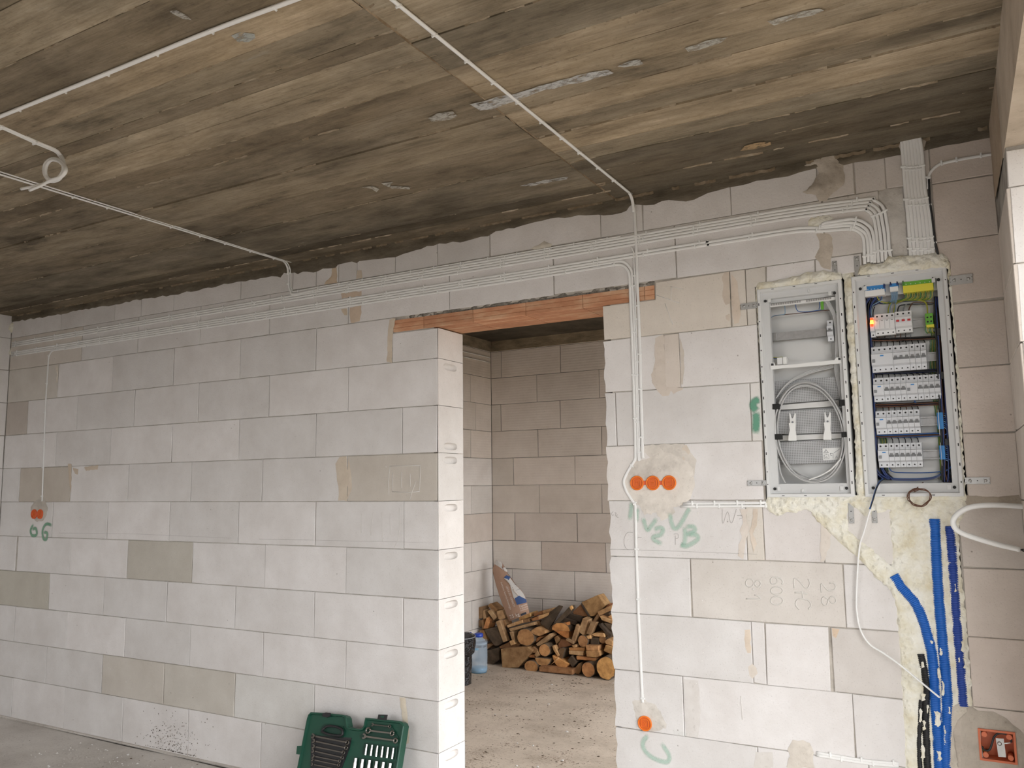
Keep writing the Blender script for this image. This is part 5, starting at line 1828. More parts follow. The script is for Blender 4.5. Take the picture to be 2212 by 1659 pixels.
for pp in ([(498, 1280), (525, 1278), (527, 1302), (500, 1304), (498, 1280)], [(506, 1296), (512, 1286), (518, 1295), (506, 1296)], [(534, 1270), (552, 1270), (552, 1300)], [(536, 1270), (536, 1282), (546, 1282)], [(556, 1268), (594, 1242)], [(566, 1300), (572, 1284), (578, 1300)], [(511, 1280), (511, 1272)]):
    MB().tube([K(x, y, .053) for x, y in pp], .0007, 4).build('label_line', M['wgrey'], ls)
# coiled grey cables
rnd = random.Random(5)
for i in range(8):
    cx, cy = 412 + rnd.uniform(-4, 4), 1145 + rnd.uniform(-8, 8)
    ax, ay = 205 + rnd.uniform(-12, 9), 290 + rnd.uniform(-14, 10)
    dd = .012 + .0055 * i
    P = []
    for t in range(45):
        a = 2 * math.pi * t / 44
        wob = 1 + .012 * math.sin(3 * a + i)
        x, y = cx + ax * wob * math.cos(a) + (y_sh := 0.09 * ay * math.sin(a)), cy + ay * wob * math.sin(a)
        p = K(x, y, dd)
        P.append(p)
    MB().tube(P, .0029, 7, cap=False).build('cable_coil', M['grey_cable'], LEFTC)
# runs between the top and the coil
for i in range(4):
    P = spline([K(x, y, d) for x, y, d in ((505 + i * 7, 362, .035), (530 + i * 7, 405, .03), (552 + i * 6, 450, .03), (566 + i * 5, 540, .028), (568 + i * 4, 650, .03), (562 + i * 8, 760, .04), (578 + i * 7, 850, .045), (598 + i * 5, 950, .045))], 4)
    MB().tube(P, .0030, 6, cap=False).build('cable_run', M['grey_cable'], LEFTC)
for i in range(3):
    P = spline([K(x, y, d) for x, y, d in ((585, 735 + i * 7, .05), (520, 748 + i * 8, .05), (430, 770 + i * 8, .045), (330, 815 + i * 6, .04), (262, 868 + i * 3, .035), (212, 940, .03))], 4)
    MB().tube(P, .0029, 6, cap=False).build('cable_run', M['grey_cable'], LEFTC)
P = spline([K(x, y, .016) for x, y in ((405, 1428), (470, 1405), (540, 1365), (600, 1300))], 5)
MB().tube(P, .0032, 6).build('cable_end', M['wht'], LEFTC)
P = spline([K(x, y, .02) for x, y in ((225, 1300), (240, 1390), (268, 1450))], 5)
MB().tube(P, .0029, 6).build('cable_run', M['grey_cable'], LEFTC)
for a, b in (((188, 975), (232, 1005)), ((585, 950), (622, 985)), ((202, 1155), (244, 1186)), ((600, 1142), (634, 1172))):
    lbox('strap', a, b, .004, .03, 'velcro', None, .003)
# thin leads at the top
for pts, m in (([(263, 388, .03), (265, 425, .03), (258, 440, .04), (200, 448, .05), (172, 468, .06)], 'wlblue'), ([(328, 375, .03), (332, 405, .03), (348, 422, .035), (400, 424, .04), (500, 410, .045)], 'wblue'), ([(172, 468, .062), (200, 450, .055), (300, 438, .05), (420, 426, .05), (520, 415, .05), (560, 418, .06)], 'wbrown'), ([(470, 360, .03), (472, 385, .03), (468, 408, .04)], 'wblue'), ([(560, 418, .06), (578, 436, .06), (590, 460, .07)], 'wgreen')):
    P = spline([K(x, y, d) for x, y, d in pts], 4)
    MB().tube(P, .0017, 5).build('lead', M[m], LEFTC)
lbox('earth_plug', (476, 362), (496, 410), .024, .03, 'tgreen')
# fork-shaped holders
for (cx, cy) in ((309, 1110), (518, 1105)):
    a = [(-18, -78), (-14, -82), (-4, -50), (4, -50), (14, -82), (20, -76), (20, -20), (-16, -20)]
    b = [(-22, -20), (20, -20), (18, 20), (24, 60), (24, 84), (-24, 84), (-24, 60), (-16, 20)]
    h = quad('fork_holder', [(cx + x, cy + y) for x, y in b], .018, .006, 'wht')
    quad('fork', [(cx + x, cy + y) for x, y in a], .030, .003, 'wht', h)
    MB().lathe([(.004, 0), (.004, .001)], 8, Matrix.Translation(K(cx + 1, cy - 26, .0295)) @ Matrix.Rotation(H2, 4, 'X')).build('screw', M['wgrey'], h)
bs = lbox('bottom_strip', (232, 1452), (640, 1476), .012, .03, 'cab')
for i in range(11):
    quad('notch', [(255 + i * 32, 1462), (275 + i * 32, 1466), (275 + i * 32, 1470), (255 + i * 32, 1470)], .0112, .001, 'ledge', bs)
lbox('lid_tab', (362, 1484), (378, 1502), .004, .010, 'cab', None); lbox('lid_tab', (400, 292), (412, 306), .004, .010, 'cab', None)

# ================================================================== FOAM AND CONDUITS
def foam_mat():
    m, nt, b, N, L = newmat('polyurethane_foam')
    g = N.new('ShaderNodeNewGeometry')
    n = noise_node(N, L, g.outputs['Position'], 14, 5, .6)
    r = ramp(N, L, n.outputs[0], [(.30, (.72, .65, .47)), (.45, (.81, .77, .63)), (.62, (.87, .85, .76))])
    L.new(r.outputs[0], b.inputs['Base Color']); b.inputs['Roughness'].default_value = .8
    bp = N.new('ShaderNodeBump'); bp.inputs['Strength'].default_value = .8; bp.inputs['Distance'].default_value = .012
    v = N.new('ShaderNodeTexVoronoi'); v.feature = 'SMOOTH_F1'; v.inputs['Scale'].default_value = 55
    L.new(g.outputs['Position'], v.inputs['Vector'])
    n2 = noise_node(N, L, g.outputs['Position'], 150, 3)
    ad = N.new('ShaderNodeMath'); ad.operation = 'MULTIPLY_ADD'; ad.inputs[1].default_value = .3
    L.new(n2.outputs[0], ad.inputs[0]); L.new(v.outputs['Distance'], ad.inputs[2])
    L.new(ad.outputs[0], bp.inputs['Height']); L.new(bp.outputs[0], b.inputs['Normal'])
    return m


M['foam'] = foam_mat()
foam = thing('foam_filling', 'yellowish expanding foam filling the gaps around both cabinets and the conduits', 'foam')


def foamb(pts, h, base=0.0, step=.009, rim=.016, seed=0.0, fn=FK, rough=.8, par=None):
    return blob(pxpoly(fn(pts)), h, M['foam'], 'foam_bead' if par is None else 'foam_lump', foam if par is None else None, base=base, step=step, rim=rim, jit=.0035, rough=rough, seed=seed, nscale=45)


foamb([(92, 284), (108, 248), (200, 240), (300, 222), (400, 186), (480, 178), (548, 182), (600, 188), (600, 232), (540, 238), (110, 296)], .012, .002, seed=1)
foamb([(585, 190), (665, 182), (676, 215), (682, 420), (694, 600), (706, 900), (724, 1200), (742, 1440), (755, 1560), (690, 1560), (686, 1300), (662, 900), (640, 600), (612, 235)], .012, -.008, seed=2)
foamb([(700, 210), (716, 150), (760, 140), (845, 140), (885, 92), (1000, 92), (1130, 70), (1200, 76), (1238, 108), (1250, 170), (1225, 168), (960, 190)], .013, .003, seed=3)
foamb([(1232, 165), (1250, 165), (1262, 250), (1290, 600), (1308, 900), (1326, 1250), (1345, 1540), (1322, 1540), (1300, 1000), (1268, 500)], .005, -.002, step=.009, rim=.008, seed=4)
foamb([(88, 290), (104, 285), (140, 900), (168, 1530), (158, 1545), (128, 900)], .004, -.003, step=.008, rim=.006, seed=14)
foamb([(150, 52), (160, 34), (700, 26), (900, 26), (1345, 16), (1350, 60), (1000, 60), (905, 118), (880, 115), (745, 150), (690, 100), (640, 90), (640, 235), (730, 310), (820, 380), (900, 450), (955, 520), (950, 640), (930, 670), (900, 600), (800, 510), (700, 400), (600, 320), (500, 220), (460, 180), (420, 130), (390, 110), (330, 130), (280, 125), (220, 155), (160, 110)], .007, .001, seed=5, fn=FZ2)
foamb([(880, 120), (1000, 52), (1335, 40), (1362, 120), (1305, 210), (1312, 400), (1342, 700), (1368, 1000), (1388, 1280), (1300, 1340), (1250, 1300), (1240, 1690), (985, 1690), (978, 1560), (982, 1470), (962, 1200), (942, 850), (922, 650), (907, 450), (892, 250)], .007, -.002, seed=6, fn=FZ2)
o = foamb([(0, 105), (40, 100), (95, 118), (92, 170), (60, 220), (78, 290), (80, 330), (0, 320)], .02, .0, seed=8, fn=zf(-2, 660, 3.0722), step=.02, par=1)
tag(o, 'pale foam lump where the cable rows meet the far end wall', 'foam')
o = foamb([(380, 640), (385, 580), (440, 545), (560, 520), (680, 510), (720, 545), (680, 590), (600, 620), (560, 645), (440, 655)], .004, .001, seed=7, fn=FEe, step=.010, par=1)
tag(o, 'small yellow foam plug in the wall between the two cable rows', 'foam')

M['cblue'] = plain('blue_conduit', (.012, .13, .50), .35)
M['cdblue'] = plain('dark_blue_conduit', (.02, .065, .33), .4)
M['cblack'] = plain('black_conduit', (.012, .012, .013), .5)


def conduit(name, pts, R, mat, label, ydep=.004, fn=FZ2, pitch=.0062, taper=False):
    P = [W(px, py) for px, py in fn(pts)]
    P = spline([Vector((p.x, ydep, p.z)) for p in P], 16)
    # resample
    acc = [0]
    for a, b in zip(P, P[1:]):
        acc.append(acc[-1] + (b - a).length)
    L = acc[-1]
    out, rad = [], []
    n = int(L / pitch)
    i = 0
    for k in range(n):
        for f, rr in ((0, R * .86), (.18, R * .86), (.30, R), (.78, R), (.92, R * .86)):
            d = (k + f) * pitch
            while i < len(acc) - 2 and acc[i + 1] < d:
                i += 1
            t = (d - acc[i]) / max(1e-9, acc[i + 1] - acc[i])
            out.append(P[i].lerp(P[i + 1], t)); rad.append(rr)
    o = MB().tube(out, rad, 14, sm=True).build(name, M[mat])
    return tag(o, label, 'conduit', 'conduits in the wall chase')


conduit('corrugated_conduit', [(1160, 168), (1166, 300), (1176, 500), (1190, 700), (1208, 900), (1226, 1100), (1236, 1290), (1228, 1500), (1228, 1720)], .0205, 'cblue', 'bright blue corrugated conduit, the long straight one in the middle of the foam')
conduit('corrugated_conduit', [(1250, 212), (1262, 350), (1272, 500), (1286, 700), (1302, 900), (1320, 1100), (1332, 1292)], .0185, 'cdblue', 'dark blue corrugated conduit ending in mortar above the junction box', ydep=.006)
conduit('corrugated_conduit', [(915, 505), (965, 580), (1040, 665), (1090, 770), (1122, 880), (1148, 1000), (1158, 1150), (1166, 1300), (1182, 1500), (1192, 1720)], .0205, 'cblue', 'bright blue corrugated conduit that bends away sideways at its top')
conduit('black_conduit', [(1078, 975), (1104, 1100), (1116, 1200), (1108, 1300), (1112, 1500), (1122, 1720)], .0135, 'cblack', 'black conduit half buried in foam beside the blue ones', ydep=-.001)
conduit('black_conduit', [(1080, 1250), (1072, 1400), (1068, 1550), (1080, 1720)], .0085, 'cblack', 'thin black conduit showing in the foam near the floor', ydep=-.002)
# bits of foam stuck on the conduits
for k, (x, y, w, h) in enumerate(((1188, 1090, 20, 60), (1200, 960, 18, 40), (1212, 1180, 16, 90), (1180, 1360, 40, 90), (1190, 1580, 30, 60), (1222, 1460, 14, 120), (1330, 930, 22, 60), (1345, 1030, 20, 60), (1285, 580, 10, 50), (1306, 1010, 12, 26), (1145, 905, 16, 18), (1250, 1310, 16, 40), (1160, 850, 14, 40), (1256, 700, 12, 330), (1218, 330, 10, 260), (1094, 1232, 26, 44), (1078, 1340, 18, 80), (1100, 1400, 18, 60), (1092, 1560, 22, 80), (1120, 1300, 16, 50), (1090, 1040, 18, 36))):
    pts = [(x - w / 2, y - h / 2), (x, y - h / 2 - 4), (x + w / 2, y - h / 3), (x + w / 3, y), (x + w / 2, y + h / 3), (x, y + h / 2), (x - w / 2, y + h / 2.5), (x - w / 3, y)]
    blob(pxpoly(FZ2(pts)), .004, M['foam'], 'foam_bead', foam, base=.006 if k in (13, 14) else .015, step=.006, rim=.004, jit=.002, rough=.5, seed=20 + k)
smear(zf(1600, 1060, 2.7696)([(1255, 1290), (1300, 1275), (1345, 1290), (1350, 1320), (1310, 1350), (1270, 1420), (1300, 1659), (1225, 1659), (1250, 1500), (1240, 1380)]), (1.15, 1.12, 1.05), .006, 'plaster', 'plaster_patch', .003, .010, .02, .5, base=.006)
smear(FZ2([(1215, 1300), (1300, 1310), (1398, 1275), (1425, 1720), (1205, 1720)]), (1.05, 1.0, .94), .004, 'plaster', 'plaster_patch', .002, .012, .02, .5, base=-.003)

# ================================================================== SOCKET BOXES
M['orange'] = plain('orange_plastic', (.86, .20, .015), .45)
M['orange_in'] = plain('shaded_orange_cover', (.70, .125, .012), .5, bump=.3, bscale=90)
M['orange2'] = plain('orange_red_plastic', (.72, .12, .03), .45)


def socket_cup(th, c, r, mat, cross=0.0, sq=True, name='box'):
    T = Matrix.Translation((c.x, 0, c.z)) @ Matrix.Rotation(H2, 4, 'X')      # lathe axis -> -y
    mb = MB().lathe([(r * 1.08, -.002), (r * 1.08, .0085), (r * 1.02, .0105), (r * .90, .0105), (r * .86, .0075)], 28, T, cap0=True, cap1=False)
    b = mb.build(name, M[mat], th)
    MB().lathe([(r * .88, .0070), (r * .2, .0068)], 28, T, cap0=False, cap1=True).build('cover', M['orange_in'], b)
    # raised square of the cover, with its cross mark
    s = r * .62
    fr = MB()
    pts = []
    for k in range(32):
        a = 2 * math.pi * k / 32
        ca, sa = math.cos(a), math.sin(a)
        q = (abs(ca) ** 5 + abs(sa) ** 5) ** (-1 / 5)
        pts.append((c.x + s * q * ca, c.z + s * q * sa))
    vs = [(x, -.0070, z) for x, z in pts] + [(c.x + (x - c.x) * .97, -.0098, c.z + (z - c.z) * .97) for x, z in pts] + [(c.x + (x - c.x) * .88, -.0098, c.z + (z - c.z) * .88) for x, z in pts] + [(c.x + (x - c.x) * .85, -.0074, c.z + (z - c.z) * .85) for x, z in pts]
    fs = []
    for q in range(3):
        for k in range(32):
            j = (k + 1) % 32
            fs.append((q * 32 + k, q * 32 + j, q * 32 + 32 + j, q * 32 + 32 + k))
    fr.add(vs, fs, True)
    fr.build('cover_rim', M[mat], b)
    mk = MB()
    for a in (cross, cross + H2):
        dx, dz = math.cos(a) * r * .3, math.sin(a) * r * .3
        mk.tube([(c.x - dx, -.0078, c.z - dz), (c.x - dx * .3, -.0080, c.z - dz * .3)], .0011, 5)
        mk.tube([(c.x + dx, -.0078, c.z + dz), (c.x + dx * .3, -.0080, c.z + dz * .3)], .0011, 5)
    mk.build('cover_mark', M[mat], b)
    return b


t3 = thing('socket_box_row', 'three round orange flush boxes joined in a row, set in plaster', 'socket box')
cs = [W(*q) for q in FF([(447, 476), (604, 476), (766, 473)])]
for i, c in enumerate(cs):
    socket_cup(t3, c, .0292, 'orange', .7 + .4 * i)
for a, b in ((cs[0], cs[1]), (cs[1], cs[2])):
    MB().bbox(((a.x + b.x) / 2 - .008, -.006, a.z - .009), ((a.x + b.x) / 2 + .008, .0, a.z + .009), .001).build('bridge', M['orange2'], t3)
t1 = thing('socket_box', 'single round orange flush box low on the wall beside the opening', 'socket box')
socket_cup(t1, W(*FG([(315, 945)])[0]), .0290, 'orange', .5)
t2 = thing('socket_box_pair', 'pair of orange-red flush boxes at the end of the long wall above green numbers', 'socket box')
for px in (75.2, 88.2):
    socket_cup(t2, W(px, 1110.5), .031, 'orange2', .3)

# square junction box, recessed
jb = thing('junction_box', 'square orange junction box recessed in grey plaster with cable and steel strip', 'junction box')
x0, x1, z0, z1 = JB
mb = MB()


def sqring(x0, x1, z0, z1, y0, X0, X1, Z0_, Z1_, y1):
    a = [(x0, y0, z0), (x1, y0, z0), (x1, y0, z1), (x0, y0, z1), (X0, y1, Z0_), (X1, y1, Z0_), (X1, y1, Z1_), (X0, y1, Z1_)]
    mb.add(a, [(i, (i + 1) % 4, 4 + (i + 1) % 4, 4 + i) for i in range(4)])


e = .007
sqring(x0 - e, x1 + e, z0 - e, z1 + e, -.001, x0 - e, x1 + e, z0 - e, z1 + e, -.008)
sqring(x0 - e, x1 + e, z0 - e, z1 + e, -.008, x0, x1, z0, z1, -.008)
sqring(x0, x1, z0, z1, -.008, x0 + .001, x1 - .001, z0 + .001, z1 - .001, .046)
M['orange3'] = plain('dusty_orange_plastic', (.66, .17, .075), .5, var=.12, vscale=40)
mb.add([(x0 + .001, .046, z0 + .001), (x1 - .001, .046, z0 + .001), (x1 - .001, .046, z1 - .001), (x0 + .001, .046, z1 - .001)], [(0, 1, 2, 3)])
mb.build('shell', M['orange3'], jb)
for sx, sz in ((0, 0), (1, 0), (1, 1), (0, 1)):
    cx = x0 + .012 if sx == 0 else x1 - .012
    cz = z0 + .012 if sz == 0 else z1 - .012
    MB().lathe([(.009, 0), (.009, .05)], 10, Matrix.Translation((cx, .045, cz)) @ Matrix.Rotation(H2, 4, 'X')).build('screw_post', M['orange3'], jb)
FX = zf(2080, 1500, 10.43)
def xw(pts, y):
    return [W(*q, y) for q in FX(pts)]
P = spline(xw([(430, 1170), (470, 1240), (540, 1270), (610, 1230), (660, 1090), (700, 970), (780, 890), (900, 880), (1020, 920), (1080, 1010), (1090, 1080)], .012), 5)
MB().tube(P, .0036, 7).build('cable', M['black_cable'], jb)
P = spline(xw([(450, 1240), (500, 1290), (560, 1300)], .012), 5)
MB().tube(P, .002, 6).build('earth_core', M['wgy'], jb)
q = xw([(740, 985), (920, 1000), (975, 1420), (800, 1405)], .004)
sp = MB().prism(q, (0, .002, 0)).build('steel_strip', M['zinc'], jb)
c = xw([(825, 1110)], .003)[0]
MB().lathe([(.007, 0), (.007, .0008), (.0045, .0008), (.0045, .002)], 14, Matrix.Translation(c) @ Matrix.Rotation(H2, 4, 'X')).build('bolt', M['zinc'], sp)
P = xw([(930, 1105), (1070, 1090)], .002)
MB().tube(P, .0022, 6).build('white_core', M['wht'], jb)

# ================================================================== SPRAY PAINT, STAMP, SCRATCHES
def spray_mat(name, col, dens):
    m, nt, b, N, L = newmat(name)
    at_ = N.new('ShaderNodeAttribute'); at_.attribute_name = 'cover'
    g = N.new('ShaderNodeNewGeometry')
    n = noise_node(N, L, g.outputs['Position'], 220, 4, .7)
    mm = N.new('ShaderNodeMath'); mm.operation = 'MULTIPLY_ADD'; mm.inputs[1].default_value = .5; mm.inputs[2].default_value = -.25
    L.new(n.outputs[0], mm.inputs[0])
    ad = N.new('ShaderNodeMath'); ad.operation = 'ADD'
    L.new(at_.outputs['Fac'], ad.inputs[0]); L.new(mm.outputs[0], ad.inputs[1])
    r = ramp(N, L, ad.outputs[0], [(.05, (0, 0, 0)), (.75, (dens, dens, dens))])
    L.new(r.outputs[0], b.inputs['Alpha'])
    b.inputs['Base Color'].default_value = (*col, 1)
    b.inputs['Roughness'].default_value = .8
    return m


M['spray'] = spray_mat('pale_green_spray', (.40, .66, .52), .40)
M['spray2'] = spray_mat('green_spray', (.10, .38, .24), .7)
M['spray3'] = spray_mat('grey_green_spray', (.16, .40, .24), .65)


def spray(strokes, width, mat, label, y=-.0027):
    mb = MB()
    cover = []
    for k, st in enumerate(strokes):
        P = spline([Vector((W(px, py).x, y - .00012 * k, W(px, py).z)) for px, py in st], 5)
        m = len(P)
        vs, fs = [], []
        for i, p in enumerate(P):
            t = (P[min(i + 1, m - 1)] - P[max(i - 1, 0)]).normalized()
            w = Vector((-t.z, 0, t.x))
            for j, (o_, c) in enumerate(((-.9, 0), (-.55, .6), (0, 1), (.55, .6), (.9, 0))):
                vs.append(p + w * (o_ * width))
                e = min(1, i / 2, (m - 1 - i) / 2)
                cover.append(c * (0.15 + .85 * e))
        for i in range(m - 1):
            for j in range(4):
                a = i * 5 + j
                fs.append((a, a + 1, a + 6, a + 5))
        mb.add(vs, fs, True)
    me = mb.mesh('spray_lettering', fix=False)
    at_ = me.attributes.new('cover', 'FLOAT', 'POINT')
    at_.data.foreach_set('value', cover)
    o = obj('spray_lettering', me, M[mat], wall_back)
    o['label'] = label
    return o


FS = zf(1320, 980, 6.91)
spray([FS([(310, 720), (300, 850), (280, 1000)]), FS([(480, 950), (510, 1060), (550, 1140), (610, 1070), (690, 960)]), FS([(640, 1140), (720, 1105), (780, 1130), (740, 1210), (640, 1240), (650, 1290), (770, 1350)]),
       FS([(880, 880), (900, 1010), (940, 1110), (1000, 1100), (1070, 1000), (1140, 870), (1180, 810)]), FS([(1100, 1090), (1110, 1220), (1090, 1350), (1040, 1350)]), FS([(1110, 1090), (1230, 1090), (1250, 1150), (1170, 1190), (1120, 1210)]), FS([(1150, 1210), (1270, 1210), (1300, 1270), (1230, 1330), (1120, 1380), (1030, 1360)]), FS([(395, 800), (390, 900), (380, 1030)])],
      .0145, 'spray', 'pale green spray painted letters V2 UB')
spray([FE([(1365, 1140), (1320, 1160), (1310, 1200), (1340, 1240)]), FE([(1330, 1240), (1335, 1320), (1325, 1425)])], .022, 'spray2', 'green spray stroke beside the cable cabinet')
spray([zf(0, 660, 3.0722)([(225, 1450), (205, 1490), (215, 1525), (245, 1520), (240, 1480), (215, 1485)]), zf(0, 660, 3.0722)([(350, 1460), (310, 1450), (285, 1490), (290, 1545), (310, 1550), (315, 1510), (290, 1505)])], .016, 'spray3', 'green spray painted number 66')
spray([FG([(340, 1030), (300, 1080), (310, 1140), (370, 1195), (450, 1225), (485, 1215), (485, 1170), (430, 1085)]), FG([(520, 1010), (620, 1028)])], .0145, 'spray', 'pale green spray curve below the single box')

M['stamp'] = plain('stamped_aac', (.68, .65, .605), .95, bump=.3)
M['scratch'] = plain('scratched_aac', (.84, .81, .775), .95)
M['pencil'] = plain('pencil', (.50, .47, .45), .9)
FN = zf(1570, 1190, 8.193)


def ell(cx, cy, rx, ry, a0=0, a1=360, n=20):
    return [(cx + rx * math.cos(math.radians(a0 + (a1 - a0) * i / n)), cy + ry * math.sin(math.radians(a0 + (a1 - a0) * i / n))) for i in range(n + 1)]


glyphs = [ell(408, 570, 70, 70), ell(550, 580, 50, 55), ell(465, 682, 8, 8), [(340, 850), (470, 848), (600, 862)], [(490, 785), (560, 805), (605, 858)],
          ell(835, 530, 62, 62), [(772, 510), (800, 480), (870, 468), (950, 490), (990, 545), (975, 590)], ell(885, 705, 105, 68), ell(885, 882, 108, 76),
          [(1195, 660), (1185, 510), (1225, 492), (1300, 550), (1370, 640), (1410, 665), (1450, 640), (1470, 560), (1440, 500)], [(1200, 735), (1320, 745), (1430, 760)], [(1320, 715), (1345, 780), (1350, 830), (1400, 868)],
          [(1285, 1040), (1225, 970), (1225, 900), (1270, 855), (1350, 850), (1430, 870), (1485, 930), (1485, 990), (1440, 1030)],
          [(1675, 735), (1668, 600), (1700, 600), (1780, 690), (1850, 705), (1915, 675), (1925, 610), (1880, 570), (1820, 570)],
          [(1780, 850), (1730, 815), (1690, 840), (1682, 900), (1720, 955), (1770, 955), (1790, 900), (1800, 860), (1850, 915), (1900, 930), (1935, 890), (1915, 830), (1860, 810), (1810, 840)]]
mb = MB()
for g in glyphs:
    P = spline([Vector((W(*q).x, +.0013, W(*q).z)) for q in FN(g)], 3)
    mb.tube(P, .0031, 6)
mb.build('stamped_lettering', M['stamp'], wall_back)['label'] = 'block stamp 28 2HC 600 8.1 turned sideways'


def scratch(lines, r, mat, name, lab=None, smooth_=False):
    mb = MB()
    for l in lines:
        P = [Vector((W(*q).x, -.0009, W(*q).z)) for q in l]
        if smooth_:
            P = spline(P, 4)
        mb.tube(P, r, 4)
    o = mb.build(name, M[mat], wall_back)
    if lab:
        o['label'] = lab
    return o


scratch([F3(l) for l in ([(1042, 210), (1287, 205)], [(1285, 207), (1278, 410)], [(1060, 413), (1180, 422), (1278, 410)], [(1042, 210), (1030, 330), (1034, 440)], [(1065, 262), (1064, 400)], [(1133, 255), (1136, 385)], [(1203, 270), (1205, 375)], [(1250, 330), (1220, 410), (1200, 480)])], .0016, 'scratch', 'scratched_square', 'square with three strokes scratched into the beige block')
scratch([F3(l) for l in ([(978, 575), (982, 810)], [(1042, 590), (1046, 755)], [(1118, 545), (1120, 700), (1105, 800), (1075, 860)], [(818, 590), (812, 740)], [(908, 580), (890, 760)])], .0010, 'scratch', 'scratch_mark')
scratch([FG([(1008, 750), (1018, 920)]), FE([(636, 222), (740, 245)]), FE([(520, 292), (710, 358)]), FE([(590, 360), (655, 535)]), FE([(640, 232), (640, 330)])], .0014, 'scratch', 'scratch_mark')
scratch([FF(l) for l in ([(1292, 740), (1292, 860), (1305, 868), (1345, 760), (1372, 862), (1395, 860), (1432, 735)], [(1440, 800), (1490, 800)], [(1475, 790), (1495, 820), (1460, 835)], [(205, 760), (190, 780), (200, 800), (212, 790)], [(222, 770), (236, 775), (228, 800), (244, 805)], [(250, 790), (238, 810), (258, 820)], [(400, 970), (350, 970), (318, 1020), (318, 1090), (345, 1135), (400, 1140)], [(450, 1020), (488, 1020)], [(825, 1000), (825, 1090)], [(810, 985), (850, 985), (855, 1020), (830, 1030)])], .0007, 'pencil', 'pencil_note', 'faint pencil notes on the blocks', True)
scratch([FF([(170, 1135), (700, 1150), (1640, 1185)]), zf(0, 1100, 2.9676)([(380, 152), (900, 160), (1480, 185)]), F3([(0, 790), (700, 805), (1400, 820)])], .0005, 'pencil', 'chalk_line')

# chips of block stuck on the wall (too many to count)
rnd = random.Random(33)
mb = MB()
for _ in range(330):
    if rnd.random() < .55:
        x, z = rnd.uniform(-5.9, OX0 - .05), rnd.uniform(.15, 2.6)
    else:
        x, z = rnd.uniform(OX1 + .05, NI0 - .03), rnd.uniform(.2, 2.6)
        if rnd.random() < .4:
            x, z = rnd.uniform(OX1 + .05, CHX0 - .03), rnd.uniform(.2, 1.4)
    s = rnd.uniform(.0012, .0036)
    a = rnd.uniform(0, 3)
    vs = [(x + s * math.cos(a + k * 1.26), -.0002, z + s * math.sin(a + k * 1.26) * rnd.uniform(.6, 1)) for k in range(5)] + [(x, -s * .8, z)]
    mb.add(vs, [(k, (k + 1) % 5, 5) for k in range(5)])
o = mb.build('block_chips', M['scratch'], wall_back); o['kind'] = 'stuff'

# ================================================================== TOOL CASE
M['case'] = plain('green_case_plastic', (.009, .072, .043), .42, bump=.05)
M['case_dk'] = plain('dark_green_case_plastic', (.006, .045, .028), .5)
M['chrome'] = plain('chrome_vanadium', (.66, .65, .62), .2, 1.0)
M['steel'] = plain('dull_tool_steel', (.20, .185, .165), .28, 1.0)
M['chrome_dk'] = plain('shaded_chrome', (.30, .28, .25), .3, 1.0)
TC = zf(620, 1500, 7.9)
_th = math.radians(18)
CN = Vector((0, -math.cos(_th), math.sin(_th)))
CU = Vector((1, 0, 0))
CV = Vector((0, math.sin(_th), math.cos(_th)))
_p = TC([(1150, 480)])[0]
CP = W(_p[0], _p[1], -.085)


def cp(x, y, d=0.0):
    """point on the front plane of the leaning case (d metres in front of it)"""
    q = TC([(x, y)])[0]
    return onplane(q[0], q[1], CP + CN * d, CN)


def cuv(pts):
    r = []
    for x, y in pts:
        w = cp(x, y) - CP
        r.append((w.dot(CU), w.dot(CV)))
    return r


def c3(u, v, d=0.0):
    return CP + CU * u + CV * v + CN * d


case = thing('tool_case', 'open dark green plastic tool case leaning on the block wall beside the opening', 'tool case')
vb = -(CP.z + .0) / CV.z + .012      # plane coordinate near the floor
out = cuv([(330, 420), (355, 345), (400, 300), (680, 318), (940, 345), (985, 362), (1010, 400), (1018, 470), (1032, 545), (1070, 565), (1225, 585), (1275, 575), (1300, 535), (1312, 470), (1330, 395), (1700, 432), (1925, 455), (1970, 485), (1990, 540)])
out = out[::-1]      # counter-clockwise seen from the front
ul, ur = out[-1][0] + .012, out[0][0] + .010
poly = [(ul, vb), (ur, vb)] + out
# tray: rim wall and recessed floor
rim, dep = .012, .030
n = len(poly)
cx = sum(p[0] for p in poly) / n
cv_ = sum(p[1] for p in poly) / n
def inset(poly, d):
    res = []
    n = len(poly)
    for i in range(n):
        a, b, c = Vector(poly[i - 1]), Vector(poly[i]), Vector(poly[(i + 1) % n])
        e1, e2 = (b - a).normalized(), (c - b).normalized()
        nn = (Vector((-e1.y, e1.x)) + Vector((-e2.y, e2.x)))
        k = max(.5, nn.length / 2)
        res.append(tuple(b + nn.normalized() * d / k))
    return res
pin = inset(poly, rim)
vs = [c3(u, v, -.045) for u, v in poly] + [c3(u, v, -.003) for u, v in poly] + [c3(u, v, 0) for u, v in inset(poly, .003)] + [c3(u, v, 0) for u, v in inset(poly, .009)] + [c3(u, v, -.012) for u, v in pin]
fs = []
for r in range(4):
    for i in range(n):
        j = (i + 1) % n
        fs.append((r * n + i, r * n + j, r * n + n + j, r * n + n + i))
fs += [tuple(range(n))[::-1], tuple(range(4 * n, 5 * n))]
MB().add(vs, fs).build('shell', M['case'], case)


def cpoly(name, pts, d0, d1, mat, par=None):
    P = [c3(u, v, d0) for u, v in cuv(pts)]
    return MB().prism(P, CN * (d1 - d0)).build(name, M[mat], par or case)


